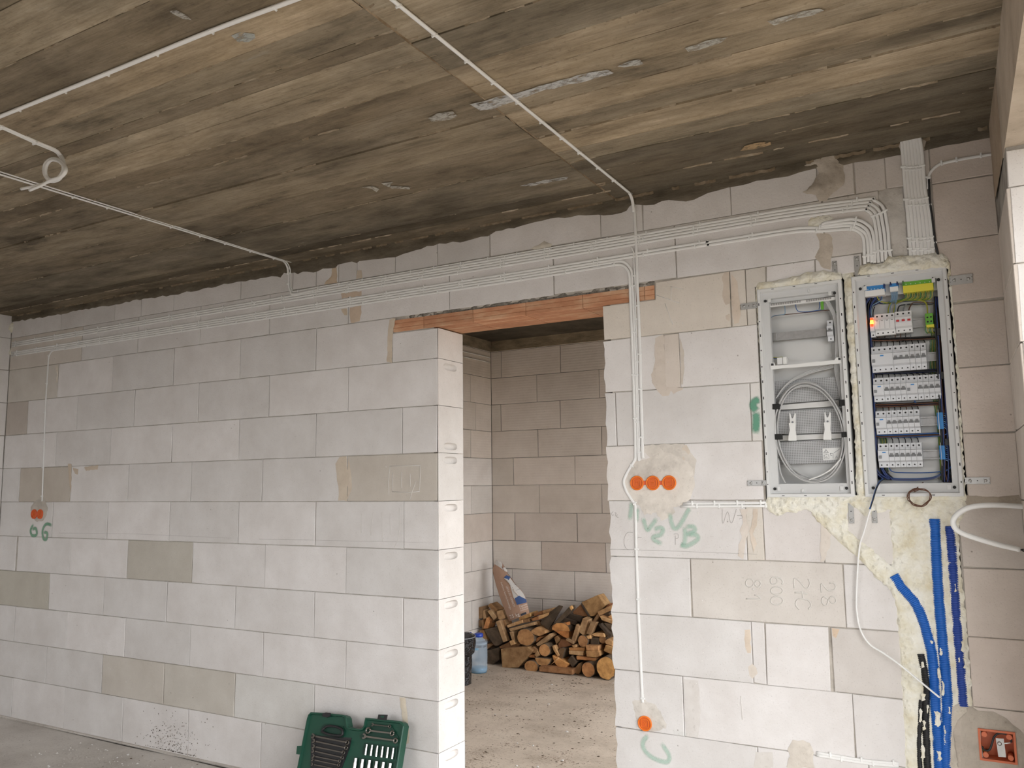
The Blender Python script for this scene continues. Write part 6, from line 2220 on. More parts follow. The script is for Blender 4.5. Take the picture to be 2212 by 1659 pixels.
# moulded wells (dark raised liners with the tools on them)
hd = cpoly('handle_well', [(560, 560), (620, 500), (940, 540), (965, 620), (950, 700), (930, 750), (660, 720), (540, 660)], -.012, -.0085, 'case_dk')
P = [cp(x, y, .004) for x, y in ((640, 570), (700, 540), (800, 545), (900, 575), (945, 620), (945, 680), (900, 705), (760, 690), (640, 655), (600, 620), (640, 570))]
MB().tube(spline(P, 4), .006, 8).build('handle', M['blk'], hd)
for pts in ([(620, 330), (680, 310), (750, 318), (745, 380), (690, 395), (620, 380)], [(1575, 345), (1720, 350), (1700, 445), (1560, 425)]):
    l = cpoly('latch', pts, .0, .008, 'blk')
    if pts[0][0] > 1000:
        cpoly('latch_eye', [(1615, 365), (1675, 368), (1668, 400), (1610, 395)], .008, .0085, 'case', l)
cpoly('side_hinge', [(175, 880), (260, 875), (235, 1030), (160, 1020)], -.02, .002, 'case')
cpoly('wrench_well', [(390, 690), (1080, 740), (1050, 900), (960, 1140), (900, 1290), (380, 1270)], -.012, -.0085, 'blk')
cpoly('socket_well', [(1130, 1070), (1870, 1150), (1850, 1300), (1110, 1290)], -.012, -.0085, 'case_dk')
cpoly('socket_well', [(1300, 820), (1870, 890), (1850, 1110), (1260, 1020)], -.012, -.0085, 'case_dk')
cpoly('ratchet_well', [(1420, 490), (1760, 520), (1880, 720), (1860, 820), (1250, 770), (1220, 700), (1360, 600)], -.012, -.0085, 'case_dk')


def wrench(a, b, s, label, mat='steel', ring0=False, open_=True):
    """combination wrench from a (open jaw) to b (ring), traced on the case plane"""
    A, B = cp(*a, .004), cp(*b, .004)
    d = (B - A); L = d.length; d.normalize()
    w = d.cross(CN).normalized()
    th = thing('combination_wrench' if open_ else 'ring_wrench', label, 'wrench', 'wrenches in the tool case')
    q = [A + d * (.10 * L) - w * s * .32, A + d * (.10 * L) + w * s * .32, B - d * s + w * s * .26, B - d * s - w * s * .26]
    MB().prism([p - CN * .002 for p in q], CN * .004).build('shaft', M[mat], th)
    if ring0:
        pts = [A + (d * math.cos(t) + w * math.sin(t)) * s for t in [2 * math.pi * k / 14 for k in range(15)]]
        MB().tube(pts, s * .33, 6).build('ring_end', M[mat], th)
    else:
        jaw = [(-.2, .9), (.35, 1.05), (1.2, .75), (1.6, .3), (1.6, -.3), (1.2, -.75), (.35, -1.05), (-.2, -.9), (-.2, -.45), (.55, -.42), (.55, .42), (-.2, .45)]
        MB().prism([A + d * (x * s) + w * (y * s) - CN * .0025 for x, y in jaw], CN * .005).build('open_jaw', M[mat], th)
    pts = [B + (d * math.cos(t) + w * math.sin(t)) * s * .8 for t in [2 * math.pi * k / 14 for k in range(15)]]
    MB().tube(pts, s * .33, 6).build('ring_end', M[mat], th)
    return th


order = ['topmost', 'second', 'third', 'fourth', 'fifth', 'sixth', 'seventh']
rows = [((430, 705), (1030, 822)), ((440, 790), (1008, 912)), ((440, 885), (962, 992)), ((430, 960), (942, 1076)), ((440, 1050), (895, 1140)), ((425, 1110), (878, 1208)), ((420, 1190), (850, 1275))]
for i, (a, b) in enumerate(rows):
    wrench(a, b, .0115 - .0007 * i, '%s steel combination wrench of the stepped column in the green case' % order[i])
wrench((1385, 615), (1795, 665), .0125, 'bright ring wrench below the black latch of the green case', 'chrome_dk', ring0=True, open_=False)
wrench((1450, 515), (1750, 548), .008, 'small wrench above the ring wrench in the green case')
wrench((1300, 712), (1850, 790), .0125, 'dark steel wrench below the ring wrench in the green case', 'chrome_dk')


def socket(a, b, r, label, grp):
    A, B = cp(*a, .002), cp(*b, .002)
    m = A.lerp(B, .32)
    o = MB().tube([A, m, m, B], [r * .85, r * .85, r, r], 12, sm=False).build('socket_bit', M['chrome'])
    return tag(o, label, 'socket', grp)


for i in range(6):
    x, y = 1365 + i * 91, 850 + i * 13
    socket((x, y), (x - 25, y + 185), .006, ['first', 'second', 'third', 'fourth', 'fifth', 'sixth'][5 - i] + ' slim chrome socket from the rim in the upper row of the green case', 'upper row of chrome sockets')
for i in range(6):
    x, y = 1180 + i * 118, 1090 + i * 17
    socket((x, y), (x - 30, y + 230), .0105, ['first', 'second', 'third', 'fourth', 'fifth', 'sixth'][5 - i] + ' thick chrome socket from the rim in the lower row of the green case', 'lower row of chrome sockets')

# ================================================================== STORE ROOM: WOOD, BAG, BOTTLE, BUCKET
def wood_mat(name, c0, c1, c2):
    m, nt, b, N, L = newmat(name)
    tc = N.new('ShaderNodeNewGeometry')
    oi = N.new('ShaderNodeObjectInfo')
    n = noise_node(N, L, tc.outputs['Position'], 18, 6, .65)
    r = ramp(N, L, n.outputs[0], [(.28, c0), (.5, c1), (.72, c2)])
    rr = ramp(N, L, oi.outputs['Random'], [(0, (.62, .60, .58)), (.5, (.95, .93, .9)), (1, (1.2, 1.16, 1.08))])
    c = mixc(N, L, 1.0, r.outputs[0], rr.outputs[0], 'MULTIPLY')
    c = mixc(N, L, 1.0, c, oi.outputs['Color'], 'MULTIPLY')
    L.new(c, b.inputs['Base Color']); b.inputs['Roughness'].default_value = .8
    bp = N.new('ShaderNodeBump'); bp.inputs['Strength'].default_value = .5; bp.inputs['Distance'].default_value = .005
    n2 = noise_node(N, L, tc.outputs['Position'], 70, 5)
    L.new(n2.outputs[0], bp.inputs['Height']); L.new(bp.outputs[0], b.inputs['Normal'])
    return m


M['wood'] = wood_mat('sawn_wood', (.28, .16, .075), (.50, .31, .16), (.66, .46, .26))
M['bark'] = wood_mat('bark_wood', (.09, .065, .045), (.17, .125, .085), (.27, .20, .145))
WZ = zf(980, 1180, 4.879)
GW = 'firewood pile in the store room'
_wn = [0]


def wy(y):
    """layer depth -> distance: the foot of the pile stands where the floor meets it"""
    return 2.555 + (y - 2.34) * .56



def plank(pts, y, depth, col=(1, 1, 1), lab='sawn board offcut in the firewood pile', sl=(0, 0), mat='wood'):
    """piece of wood: traced front outline at depth plane y, running back by `depth` with a drift"""
    _wn[0] += 1
    y = wy(y)
    depth = min(depth, BY - .012 - y)
    P = [W(*q, y) for q in WZ(pts)]
    me = MB().prism(P, (sl[0], depth, sl[1])).mesh('firewood')
    bm = bmesh.new(); bm.from_mesh(me)
    bmesh.ops.bevel(bm, geom=bm.edges[:], offset=.004, segments=1, affect='EDGES')
    bm.to_mesh(me); bm.free()
    o = obj('firewood', me, M[mat], None, col)
    return tag(o, lab, 'firewood', GW)


def log(c, rx, ry, y, depth, col=(1, 1, 1), lab='round log in the firewood pile', half=None, sl=(0, 0), tilt=0.0):
    """round or half-round log seen on its end: bark body plus sawn end face"""
    y = wy(y)
    depth = min(depth, BY - .012 - y)
    p = W(*WZ([c])[0], y)
    k = (W(*WZ([(c[0] + rx, c[1])])[0], y) - p).length
    kz = (W(*WZ([(c[0], c[1] + ry)])[0], y) - p).length
    rnd = random.Random(int(c[0] * 7 + c[1]))
    pts = []
    rng = (0, 360) if half is None else half
    N_ = 20
    for i in range(N_ + (0 if half is None else 1)):
        a = math.radians(rng[0] + (rng[1] - rng[0]) * i / N_)
        j = rnd.uniform(.95, 1.04)
        pts.append(Vector((p.x + k * math.cos(a + tilt) * j, y, p.z + kz * math.sin(a + tilt) * j)))
    t = thing('log', lab, 'firewood', GW)
    MB().prism(pts, (sl[0], depth, sl[1]), cap=True).build('bark_body', M['bark'], t, color=(1, 1, 1))
    cen = sum(pts, Vector()) / len(pts)
    f = [cen + (q - cen) * .95 + Vector((0, -.003, 0)) for q in pts]
    MB().prism(f, (0, .006, 0)).build('sawn_end', M['wood'], t, color=col)
    return t


C1, C2, C3, C4 = (1, 1, 1), (1.25, 1.2, 1.1), (.72, .66, .6), (.5, .47, .45)
CO = (1.15, .82, .6)
# back row first (higher and further), then the front
plank([(1345, 590), (1520, 512), (1600, 625), (1480, 735), (1440, 740)], 2.72, .12, (1.3, 1.25, 1.05), 'big square block lying on top of the firewood pile')
plank([(1345, 590), (1440, 740), (1415, 745), (1340, 625)], 2.715, .10, C4, 'dark bark edge piece under the top block', mat='bark')
plank([(1255, 690), (1340, 610), (1425, 745), (1330, 740), (1260, 720)], 2.74, .2, (.6, .45, .38), 'dark red-brown board under the big top block')
plank([(1510, 690), (1660, 620), (1675, 660), (1530, 735)], 2.68, .16, C2, 'pale board end jutting out past the big top block')
plank([(1535, 735), (1670, 775), (1670, 822), (1560, 780)], 2.66, .14, C2, 'pale slanting board under the jutting board end')
plank([(1460, 790), (1520, 700), (1540, 735), (1490, 800)], 2.69, .15, C3, 'short brown stick leaning below the top block')
plank([(1600, 640), (1640, 605), (1655, 640), (1620, 670)], 2.74, .1, (.7, .42, .3), 'red-brown chip beside the pale board end')
plank([(1620, 745), (1665, 715), (1670, 770), (1635, 755)], 2.7, .1, C2, 'small pale wedge under the jutting board')
plank([(1140, 760), (1160, 752), (1290, 790), (1290, 835), (1150, 810)], 2.66, .2, C4, 'dark weathered plank stub next to the long slanting plank', mat='bark')
plank([(1190, 720), (1220, 710), (1350, 740), (1330, 800), (1200, 760)], 2.70, .2, C4, 'dark weathered plank stub under the red-brown board', mat='bark')
plank([(1000, 890), (905, 810), (1060, 690), (1110, 700), (1020, 850)], 2.60, .05, (.62, .58, .52), 'broad dark plank slanting up from the middle of the pile', mat='bark', sl=(.02, .05))
plank([(1020, 850), (1215, 640), (1240, 625), (1255, 660), (1240, 680), (1040, 870), (1000, 890)], 2.58, .06, (.7, .66, .6), 'long dark slanting plank with a pale sawn end', mat='bark')
plank([(1215, 640), (1240, 622), (1256, 655), (1235, 680)], 2.575, .02, (1.6, 1.45, 1.1), 'pale sawn chip at the top of the long slanting plank')
# top left group
plank([(255, 645), (300, 635), (305, 760), (250, 770)], 2.70, .12, C1, 'upright block at the bottle end of the pile')
plank([(305, 680), (325, 670), (345, 760), (310, 775)], 2.70, .1, C1, 'thin wedge next to the upright block')
plank([(355, 630), (385, 600), (465, 670), (440, 700)], 2.74, .12, (.8, .72, .6), 'greyish batten high at the bottle end of the pile')
plank([(352, 685), (385, 665), (455, 750), (420, 780)], 2.66, .12, C1, 'slanting block high up beside the bag')
plank([(340, 765), (370, 735), (425, 790), (400, 810), (360, 800)], 2.70, .1, C3, 'brown block in shadow under the slanting block')
plank([(450, 685), (510, 672), (545, 760), (500, 780), (470, 770)], 2.66, .12, C1, 'tilted block beside the paper bag')
plank([(310, 870), (345, 750), (380, 785), (360, 870)], 2.62, .12, CO, 'orange-brown upright board at the bottle end of the pile')
plank([(290, 775), (315, 775), (325, 870), (295, 880)], 2.66, .12, C3, 'dark narrow board at the bottle end of the pile')
plank([(262, 780), (295, 778), (295, 850), (265, 850)], 2.68, .1, C3, 'small brown block at the bottle end of the pile')
plank([(500, 800), (530, 770), (560, 820), (540, 860)], 2.62, .1, C2, 'small bright block below the paper bag')
plank([(440, 795), (485, 778), (565, 1000), (520, 1015)], 2.54, .05, C1, 'long pale batten standing slanted in front')
plank([(555, 835), (640, 800), (650, 835), (570, 862)], 2.58, .16, C1, 'flat board end under the bag, the one nearest the bottle')
plank([(645, 800), (720, 775), (730, 810), (655, 832)], 2.60, .16, C2, 'flat board end under the bag, middle one')
plank([(725, 780), (790, 760), (800, 800), (735, 810)], 2.62, .16, C3, 'flat board end under the bag, the one farthest from the bottle')
plank([(680, 745), (800, 700), (810, 745), (690, 785)], 2.66, .15, (.95, .9, .7), 'greyish board directly under the paper bag')
plank([(578, 870), (840, 800), (855, 830), (600, 900)], 2.54, .14, C1, 'long thin board lying across the pile below the bag')
plank([(810, 765), (890, 735), (895, 775), (830, 790)], 2.62, .15, CO, 'orange board end in the middle of the pile')
plank([(890, 735), (990, 700), (1010, 730), (895, 778)], 2.63, .15, C2, 'pale board end next to the orange one')
plank([(835, 705), (935, 680), (940, 720), (845, 740)], 2.68, .15, (.85, .6, .45), 'reddish board end in the upper middle')
plank([(935, 680), (1000, 665), (1020, 690), (940, 720)], 2.68, .15, C2, 'pale split board end in the upper middle')
plank([(860, 800), (900, 785), (920, 830), (870, 840)], 2.64, .12, C3, 'dark chip behind the pale cut block')
# middle
plank([(812, 890), (870, 852), (960, 890), (965, 920), (900, 950), (815, 920)], 2.50, .16, (1.45, 1.3, 1.1), 'freshly cut pale block in the middle of the pile')
plank([(880, 1055), (865, 1030), (1010, 920), (1035, 950), (910, 1050)], 2.48, .10, C1, 'slanting board beside the large brown log')
plank([(855, 985), (900, 950), (940, 955), (870, 1015)], 2.56, .12, (.8, .6, .5), 'reddish stick behind the slanting board')
log((760, 960), 92, 92, 2.50, .30, (.85, .72, .6), 'large brown round log in the pile below the bag')
plank([(320, 880), (455, 850), (520, 1010), (470, 1050), (430, 1050), (370, 970)], 2.58, .20, (.62, .58, .54), 'dark grey half log at the bottle end of the pile', mat='bark')
plank([(268, 885), (320, 890), (355, 985), (320, 1015), (275, 930)], 2.62, .14, C3, 'brown split piece behind the bottle')
plank([(585, 905), (625, 895), (650, 1010), (625, 1030)], 2.52, .1, C1, 'narrow wedge beside the large brown log')
plank([(585, 1000), (625, 985), (650, 1030), (600, 1050)], 2.50, .10, C2, 'small bright cut end under the narrow wedge')
plank([(475, 1060), (600, 1000), (700, 1030), (690, 1060), (490, 1080)], 2.55, .2, (.75, .6, .48), 'reddish brown board under the large log')
plank([(335, 1030), (420, 1035), (345, 1090)], 2.60, .14, C3, 'dark split wedge beside the bottle')
log((1130, 880), 95, 75, 2.56, .26, (1.2, .9, .6), 'orange half round log in the heart of the pile', half=(-8, 188))
plank([(1040, 830), (1200, 800), (1215, 980), (1160, 960), (1030, 870)], 2.575, .2, (1.15, .78, .5), 'rust coloured split face under the half round log')
plank([(1240, 985), (1290, 820), (1325, 850), (1280, 1010)], 2.52, .05, C1, 'tall splintered slat leaning beside the rust coloured split face')
plank([(1310, 900), (1360, 755), (1415, 780), (1370, 945)], 2.56, .10, C1, 'broad pale slab leaning in the heart of the pile')
plank([(1375, 850), (1425, 790), (1430, 880), (1385, 960), (1350, 945)], 2.58, .1, C3, 'brown slab behind the leaning slat')
plank([(1395, 925), (1440, 800), (1500, 805), (1445, 940)], 2.54, .06, C1, 'leaning pale slat beside the broad slab')
plank([(1175, 990), (1190, 968), (1270, 1000), (1260, 1035)], 2.50, .1, C1, 'short pale stick end at the foot of the splintered slat')
plank([(1240, 1045), (1285, 1035), (1295, 1065), (1265, 1075)], 2.50, .08, C2, 'tiny pale stub below the short stick')
plank([(1395, 945), (1440, 935), (1450, 975), (1410, 980)], 2.53, .08, C2, 'tiny pale stub below the leaning slat')
plank([(1450, 930), (1480, 915), (1580, 915), (1595, 960), (1480, 950)], 2.54, .16, C2, 'pale slice with dark edge below the leaning slats')
plank([(1520, 830), (1545, 812), (1665, 935), (1640, 970)], 2.56, .05, C4, 'dark weathered plank leaning beside the leaning slats', mat='bark')
plank([(1580, 810), (1670, 830), (1670, 900), (1620, 870)], 2.62, .1, C4, 'dark plank behind the leaning weathered one', mat='bark')
log((1362, 1000), 52, 65, 2.53, .25, (.85, .7, .6), 'upright oval log below the broad slab')
plank([(1440, 960), (1525, 965), (1530, 1050), (1440, 1040)], 2.56, .2, C4, 'charred dark block beside the oval log', mat='bark')
log((1570, 985), 38, 40, 2.57, .2, (.7, .6, .5), 'small round log behind the two stacked pale boards')
plank([(1590, 1000), (1620, 975), (1675, 1000), (1675, 1055), (1600, 1030)], 2.52, .16, C2, 'upper of two stacked pale boards above the largest log')
plank([(1577, 1105), (1600, 1040), (1680, 1065), (1680, 1150)], 2.49, .16, (1.25, 1.1, .8), 'lower of two stacked pale boards above the largest log')
plank([(1390, 1045), (1525, 1050), (1530, 1100), (1395, 1100)], 2.47, .2, (1.1, .95, .85), 'upper pinkish block of the block pair above the reddish floor log')
plank([(1390, 1103), (1530, 1098), (1545, 1155), (1500, 1175), (1400, 1165)], 2.46, .2, (1.05, .95, .8), 'lower block of the block pair above the reddish floor log')
plank([(1210, 1070), (1380, 1070), (1370, 1105), (1215, 1100)], 2.50, .12, (.85, .68, .5), 'upper flat board near the curved split log')
plank([(1210, 1100), (1370, 1108), (1360, 1155), (1215, 1140)], 2.49, .12, C1, 'lower flat board near the curved split log')
plank([(1290, 1155), (1500, 1180), (1490, 1212), (1295, 1195)], 2.48, .12, CO, 'orange board lying under the block pair')
plank([(1100, 1030), (1130, 980), (1200, 990), (1240, 1045), (1110, 1085)], 2.54, .2, (.7, .5, .42), 'reddish brown split log in the centre')
plank([(1055, 960), (1090, 940), (1125, 990), (1080, 1040)], 2.58, .14, C3, 'brown chip between the logs in the centre')
plank([(1035, 1050), (1060, 1045), (1115, 1150), (1095, 1165), (1050, 1100)], 2.47, .06, C2, 'thin bright splinter near the curved split log')
log((1150, 1145), 55, 75, 2.49, .2, (.42, .4, .38), 'dark grey half log standing on edge near the curved split log', half=(60, 250))
log((957, 1095), 58, 66, 2.47, .3, (1.05, .85, .68), 'round log with red-brown end in the middle of the pile')
plank([(790, 1085), (840, 1055), (890, 1090), (880, 1130), (800, 1120)], 2.47, .12, (.8, .7, .62), 'grey splinter block beside the round log')
plank([(845, 1145), (880, 1095), (910, 1150), (870, 1170)], 2.46, .1, C2, 'orange chip beside the round log')
plank([(780, 1150), (850, 1140), (860, 1180), (800, 1175)], 2.49, .1, CO, 'small orange stub on the big board')
plank([(495, 1085), (780, 1060), (830, 1100), (680, 1280), (510, 1285)], 2.42, .20, (1.05, .98, .85), 'biggest flat sawn block on the floor near the bottle')
plank([(345, 1100), (470, 1070), (480, 1200), (400, 1255), (345, 1250)], 2.52, .2, (.6, .56, .5), 'dark log end beside the water bottle', mat='bark')
log((938, 1180), 82, 85, 2.43, .26, (1.15, 1.0, .8), 'pale half round log with its flat side up', half=(180, 360))
log((818, 1270), 72, 66, 2.40, .28, (1.0, .82, .62), 'round log on the floor beside the big flat block')
plank([(1035, 1150), (1090, 1175), (1215, 1240), (1180, 1280), (1120, 1295), (1060, 1230)], 2.44, .18, (1.2, .95, .65), 'orange curved split log near the floor')
plank([(1020, 1250), (1095, 1170), (1110, 1185)], 2.43, .02, C2, 'long thin splinter in front of the curved log')
plank([(1195, 1200), (1240, 1150), (1300, 1220), (1250, 1280)], 2.47, .16, C4, 'black weathered block near the floor', mat='bark')
plank([(898, 1270), (930, 1262), (1250, 1300), (1255, 1355), (900, 1320)], 2.36, .12, (.85, .68, .58), 'long reddish board lying on the floor in front')
plank([(1270, 1290), (1320, 1230), (1350, 1280), (1320, 1350), (1285, 1345)], 2.46, .16, C3, 'dark brown wedge between the floor logs')
log((1420, 1300), 70, 80, 2.38, .3, (1.05, .82, .66), 'round reddish log on the floor beside the largest log')
log((1605, 1285), 100, 125, 2.34, .3, (1.3, 1.15, .8), 'largest pale round log on the floor at the end of the pile')
# added dark filler slabs behind the pile, painted shade for its gaps
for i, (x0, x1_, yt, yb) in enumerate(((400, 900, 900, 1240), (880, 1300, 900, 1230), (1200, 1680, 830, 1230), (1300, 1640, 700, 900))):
    plank([(x0, yt), (x1_, yt), (x1_, yb), (x0, yb)], 2.78, .18, C4, 'added dark filler for shaded gaps at the back of the firewood pile, ' + ('behind the large brown log', 'behind the slanting dark plank', 'behind the leaning slats', 'under the big top block')[i], mat='bark')

# ---- paper bag
M['paper'] = plain('brown_paper', (.46, .29, .205), .75, bump=.4, bscale=60, var=.1, vscale=20)
M['paper_w'] = plain('white_paper', (.66, .63, .60), .75, bump=.3, bscale=60)
M['ink_blue'] = plain('blue_print', (.05, .10, .26), .7)
M['ink_white'] = plain('white_print', (.80, .72, .66), .7)
M['ink_black'] = plain('black_print', (.03, .035, .05), .7)
BZ = zf(1040, 1200, 10.37)
BYp = 2.64


def bagpt(x, y, d=0.0):
    q = BZ([(x, y)])[0]
    return onplane(q[0], q[1], BAGP + BAGN * d, BAGN)


_bt = math.radians(10)
BAGN = Vector((0, -math.cos(_bt), math.sin(_bt)))
BAGP = W(*BZ([(750, 1350)])[0], 2.735)
bag = thing('cement_bag', 'crumpled brown paper bag with blue print marked 25 kg on the woodpile', 'bag')
Lft = [(620, 1480), (560, 1330), (470, 1090), (400, 900), (330, 680), (270, 440), (250, 330), (262, 250), (300, 190), (330, 90)]
Rgt = [(1075, 1290), (1040, 1130), (1010, 1020), (965, 880), (880, 760), (760, 640), (670, 500), (585, 400), (575, 340), (460, 160)]
nv, nu = len(Lft), 9
vs, fs = [], []
for side in (1, -1):
    for i in range(nv):
        for j in range(nu):
            t = j / (nu - 1)
            x = Lft[i][0] + (Rgt[i][0] - Lft[i][0]) * t
            y = Lft[i][1] + (Rgt[i][1] - Lft[i][1]) * t
            bulge = math.sin(math.pi * t) ** .6 * (.055 if i < 5 else (.05 - .007 * (i - 4))) if 0 < t < 1 else 0
            cr = .006 * noise.noise(Vector((x * .02, y * .008, side))) + (.006 * math.sin(t * 24 + i) if i > 4 else 0)
            vs.append(bagpt(x, y, side * (bulge + cr)))
for s in range(2):
    b = s * nv * nu
    for i in range(nv - 1):
        for j in range(nu - 1):
            a = b + i * nu + j
            fs.append((a, a + 1, a + nu + 1, a + nu))
c = nv * nu
for j in range(nu - 1):
    fs.append((j, j + 1, c + j + 1, c + j))
MB().add(vs, fs, True).build('sack', M['paper'], bag)


def bulge_at(x, y):
    # height of the bag face at a traced point
    for i in range(nv - 1):
        y0, y1 = (Lft[i][1] + Rgt[i][1]) / 2, (Lft[i + 1][1] + Rgt[i + 1][1]) / 2
    best = min(range(nv - 1), key=lambda i: abs((Lft[i][1] + Rgt[i][1] + Lft[i + 1][1] + Rgt[i + 1][1]) / 4 - y))
    i = best
    for i in range(nv - 1):
        # inside the quad rows, using the slanted row lines
        def rowy(k, xx):
            (xa, ya), (xb, yb) = Lft[k], Rgt[k]
            return ya + (yb - ya) * (xx - xa) / (xb - xa)
        if rowy(i + 1, x) <= y <= rowy(i, x):
            f = (rowy(i, x) - y) / max(1e-6, rowy(i, x) - rowy(i + 1, x))
            xl = Lft[i][0] + (Lft[i + 1][0] - Lft[i][0]) * f
            xr = Rgt[i][0] + (Rgt[i + 1][0] - Rgt[i][0]) * f
            t = min(.98, max(.02, (x - xl) / (xr - xl)))
            k = i + f
            return math.sin(math.pi * t) ** .6 * (.055 if k < 5 else max(.01, .05 - .007 * (k - 4)))
    return .01


def bag_print(name, pts, mat, lift=.004, step=4):
    """flat print following the bag face"""
    P = []
    n = len(pts)
    for i in range(n):
        a, b = pts[i], pts[(i + 1) % n]
        for k in range(step):
            P.append((a[0] + (b[0] - a[0]) * k / step, a[1] + (b[1] - a[1]) * k / step))
    cx, cy = sum(p[0] for p in P) / len(P), sum(p[1] for p in P) / len(P)
    vs, fs = [], []
    rings = (1, .66, .33)
    for r in rings:
        for x, y in P:
            xx, yy = cx + (x - cx) * r, cy + (y - cy) * r
            vs.append(bagpt(xx, yy, bulge_at(xx, yy) + lift))
    m = len(P)
    for r in range(2):
        for i in range(m):
            j = (i + 1) % m
            fs.append((r * m + i, r * m + j, r * m + m + j, r * m + m + i))
    fs.append(tuple(range(2 * m, 3 * m)))
    return MB().add(vs, fs, True).build(name, M[mat], bag)


bag_print('picture_panel', [(500, 505), (590, 560), (640, 660), (720, 950), (760, 1000), (990, 960), (940, 850), (850, 740), (750, 640), (640, 500)], 'paper_w', .005)
bag_print('blue_print', [(500, 490), (560, 440), (655, 480), (610, 550)], 'ink_blue', .007)
bag_print('blue_print', [(745, 960), (840, 900), (1000, 980), (1015, 1050), (795, 1105)], 'ink_blue', .007)
bag_print('bag_flap', [(300, 195), (330, 95), (440, 140), (470, 190), (455, 270), (500, 330), (420, 270)], 'paper_w', .006)
bag_print('bag_flap', [(480, 280), (520, 260), (580, 330), (575, 365), (520, 350)], 'paper_w', .008)
bag_print('print_bar', [(878, 1310), (1000, 1262), (1010, 1310), (890, 1355)], 'ink_black', .006)
for (a, b) in (((640, 680), (780, 650)), ((690, 720), (780, 680)), ((780, 780), (870, 745))):
    MB().tube([bagpt(x, y, bulge_at(x, y) + .007) for x, y in (a, b)], .0012, 4).build('print_line', M['ink_black'], bag)
P = [bagpt(x, y, bulge_at(x, y) + .010) for x, y in ((710, 750), (740, 800), (800, 860), (830, 900))]
MB().tube(P, .004, 5).build('trowel_print', M['ink_white'], bag)


def bag_text(txt, x0, y0, x1, y1, size, mat='ink_white'):
    """lettering laid on the bag along a traced baseline"""
    cu = bpy.data.curves.new('bag_lettering', 'FONT')
    cu.body = txt
    cu.size = 1.0
    to = bpy.data.objects.new('tmp', cu)
    COL.objects.link(to)
    dg = bpy.context.evaluated_depsgraph_get()
    me = bpy.data.meshes.new_from_object(to.evaluated_get(dg))
    bpy.data.objects.remove(to)
    A, B = Vector((x0, y0)), Vector((x1, y1))
    d = (B - A)
    w = max(v.co.x for v in me.vertices)
    s = d.length / w
    d.normalize()
    nn = Vector((d.y, -d.x))
    k = size / s if size else 1
    for v in me.vertices:
        q = A + d * (v.co.x * s) + nn * (v.co.y * size)
        v.co = bagpt(q.x, q.y, bulge_at(q.x, q.y) + .008)
    me.materials.clear()
    return obj('bag_lettering', me, M[mat], bag)


bag_text('25 kg', 640, 1415, 860, 1345, 110)
bag_text('LEKKA DO CIENKICH', 545, 690, 715, 1150, 62)
bag_text('betonu komórkowego', 425, 600, 640, 1215, 62)
bag_text('Zaprawa', 845, 1165, 1045, 1100, 66)
bag_text('do bloczków', 860, 1210, 1045, 1150, 46)
bag_text('komórkowych', 875, 1250, 1050, 1195, 46)

# ---- big water bottle
def clear_plastic():
    m, nt, b, N, L = newmat('clear_blue_plastic')
    b.inputs['Base Color'].default_value = (.62, .74, .86, 1)
    b.inputs['Roughness'].default_value = .12
    b.inputs['Alpha'].default_value = .34
    b.inputs['IOR'].default_value = 1.3
    return m


M['bottle'] = clear_plastic()
M['cap'] = plain('blue_cap', (.02, .06, .42), .35)
M['blabel'] = plain('pale_blue_label', (.30, .52, .70), .5)
M['water'] = plain('water_tint', (.08, .28, .46), .08)
bt = thing('water_bottle', 'large clear blue plastic water bottle with dark blue cap on the floor', 'bottle')
FBt = zf(1000, 1350, 11.06)
base = at(*FBt([(385, 1130)])[0], 2, FB)
k = (at(*FBt([(560, 1130)])[0], 1, base.y) - at(*FBt([(210, 1130)])[0], 1, base.y)).length / 2
top = W(*FBt([(320, 250)])[0], base.y)
H = W(*FBt([(320, 185)])[0], base.y).z - FB
T = Matrix.Translation((base.x, base.y, FB))
R = k
prof = [(R * .80, 0.002), (R * .97, .012), (R, .03), (R * .98, .08), (R, .10), (R, .22), (R * .97, .235), (R, .25), (R, H * .66), (R * .93, H * .74), (R * .72, H * .83), (R * .42, H * .895), (R * .40, H * .915)]
MB().lathe(prof, 28, T, cap0=True, cap1=False).build('body', M['bottle'], bt)
MB().lathe([(R * .90, .004), (R * .94, .03), (R * .94, .042)], 24, T).build('water', M['water'], bt)
lb_ = []
for h in (.20, H * .60):
    lb_.append((R * 1.006, h))
vs, fs = [], []
for i in range(15):
    a = math.radians(180 + i * 8.5)
    for r, h in lb_:
        vs.append(T @ Vector((r * math.cos(a), r * math.sin(a), h)))
for i in range(14):
    fs.append((i * 2, i * 2 + 2, i * 2 + 3, i * 2 + 1))
MB().add(vs, fs, True).build('label', M['blabel'], bt)
cp_ = MB().lathe([(R * .50, H * .905), (R * .52, H * .92), (R * .50, H * .985), (R * .40, H)], 20, T).build('cap', M['cap'], bt)
P = [T @ Vector((-R * .5, -R * .1, H * .95)), T @ Vector((-R * .85, -R * .15, H * .965)), T @ Vector((-R * 1.05, -R * .15, H * 1.0))]
MB().tube(P, .006, 6).build('carry_strap', M['cap'], bt)

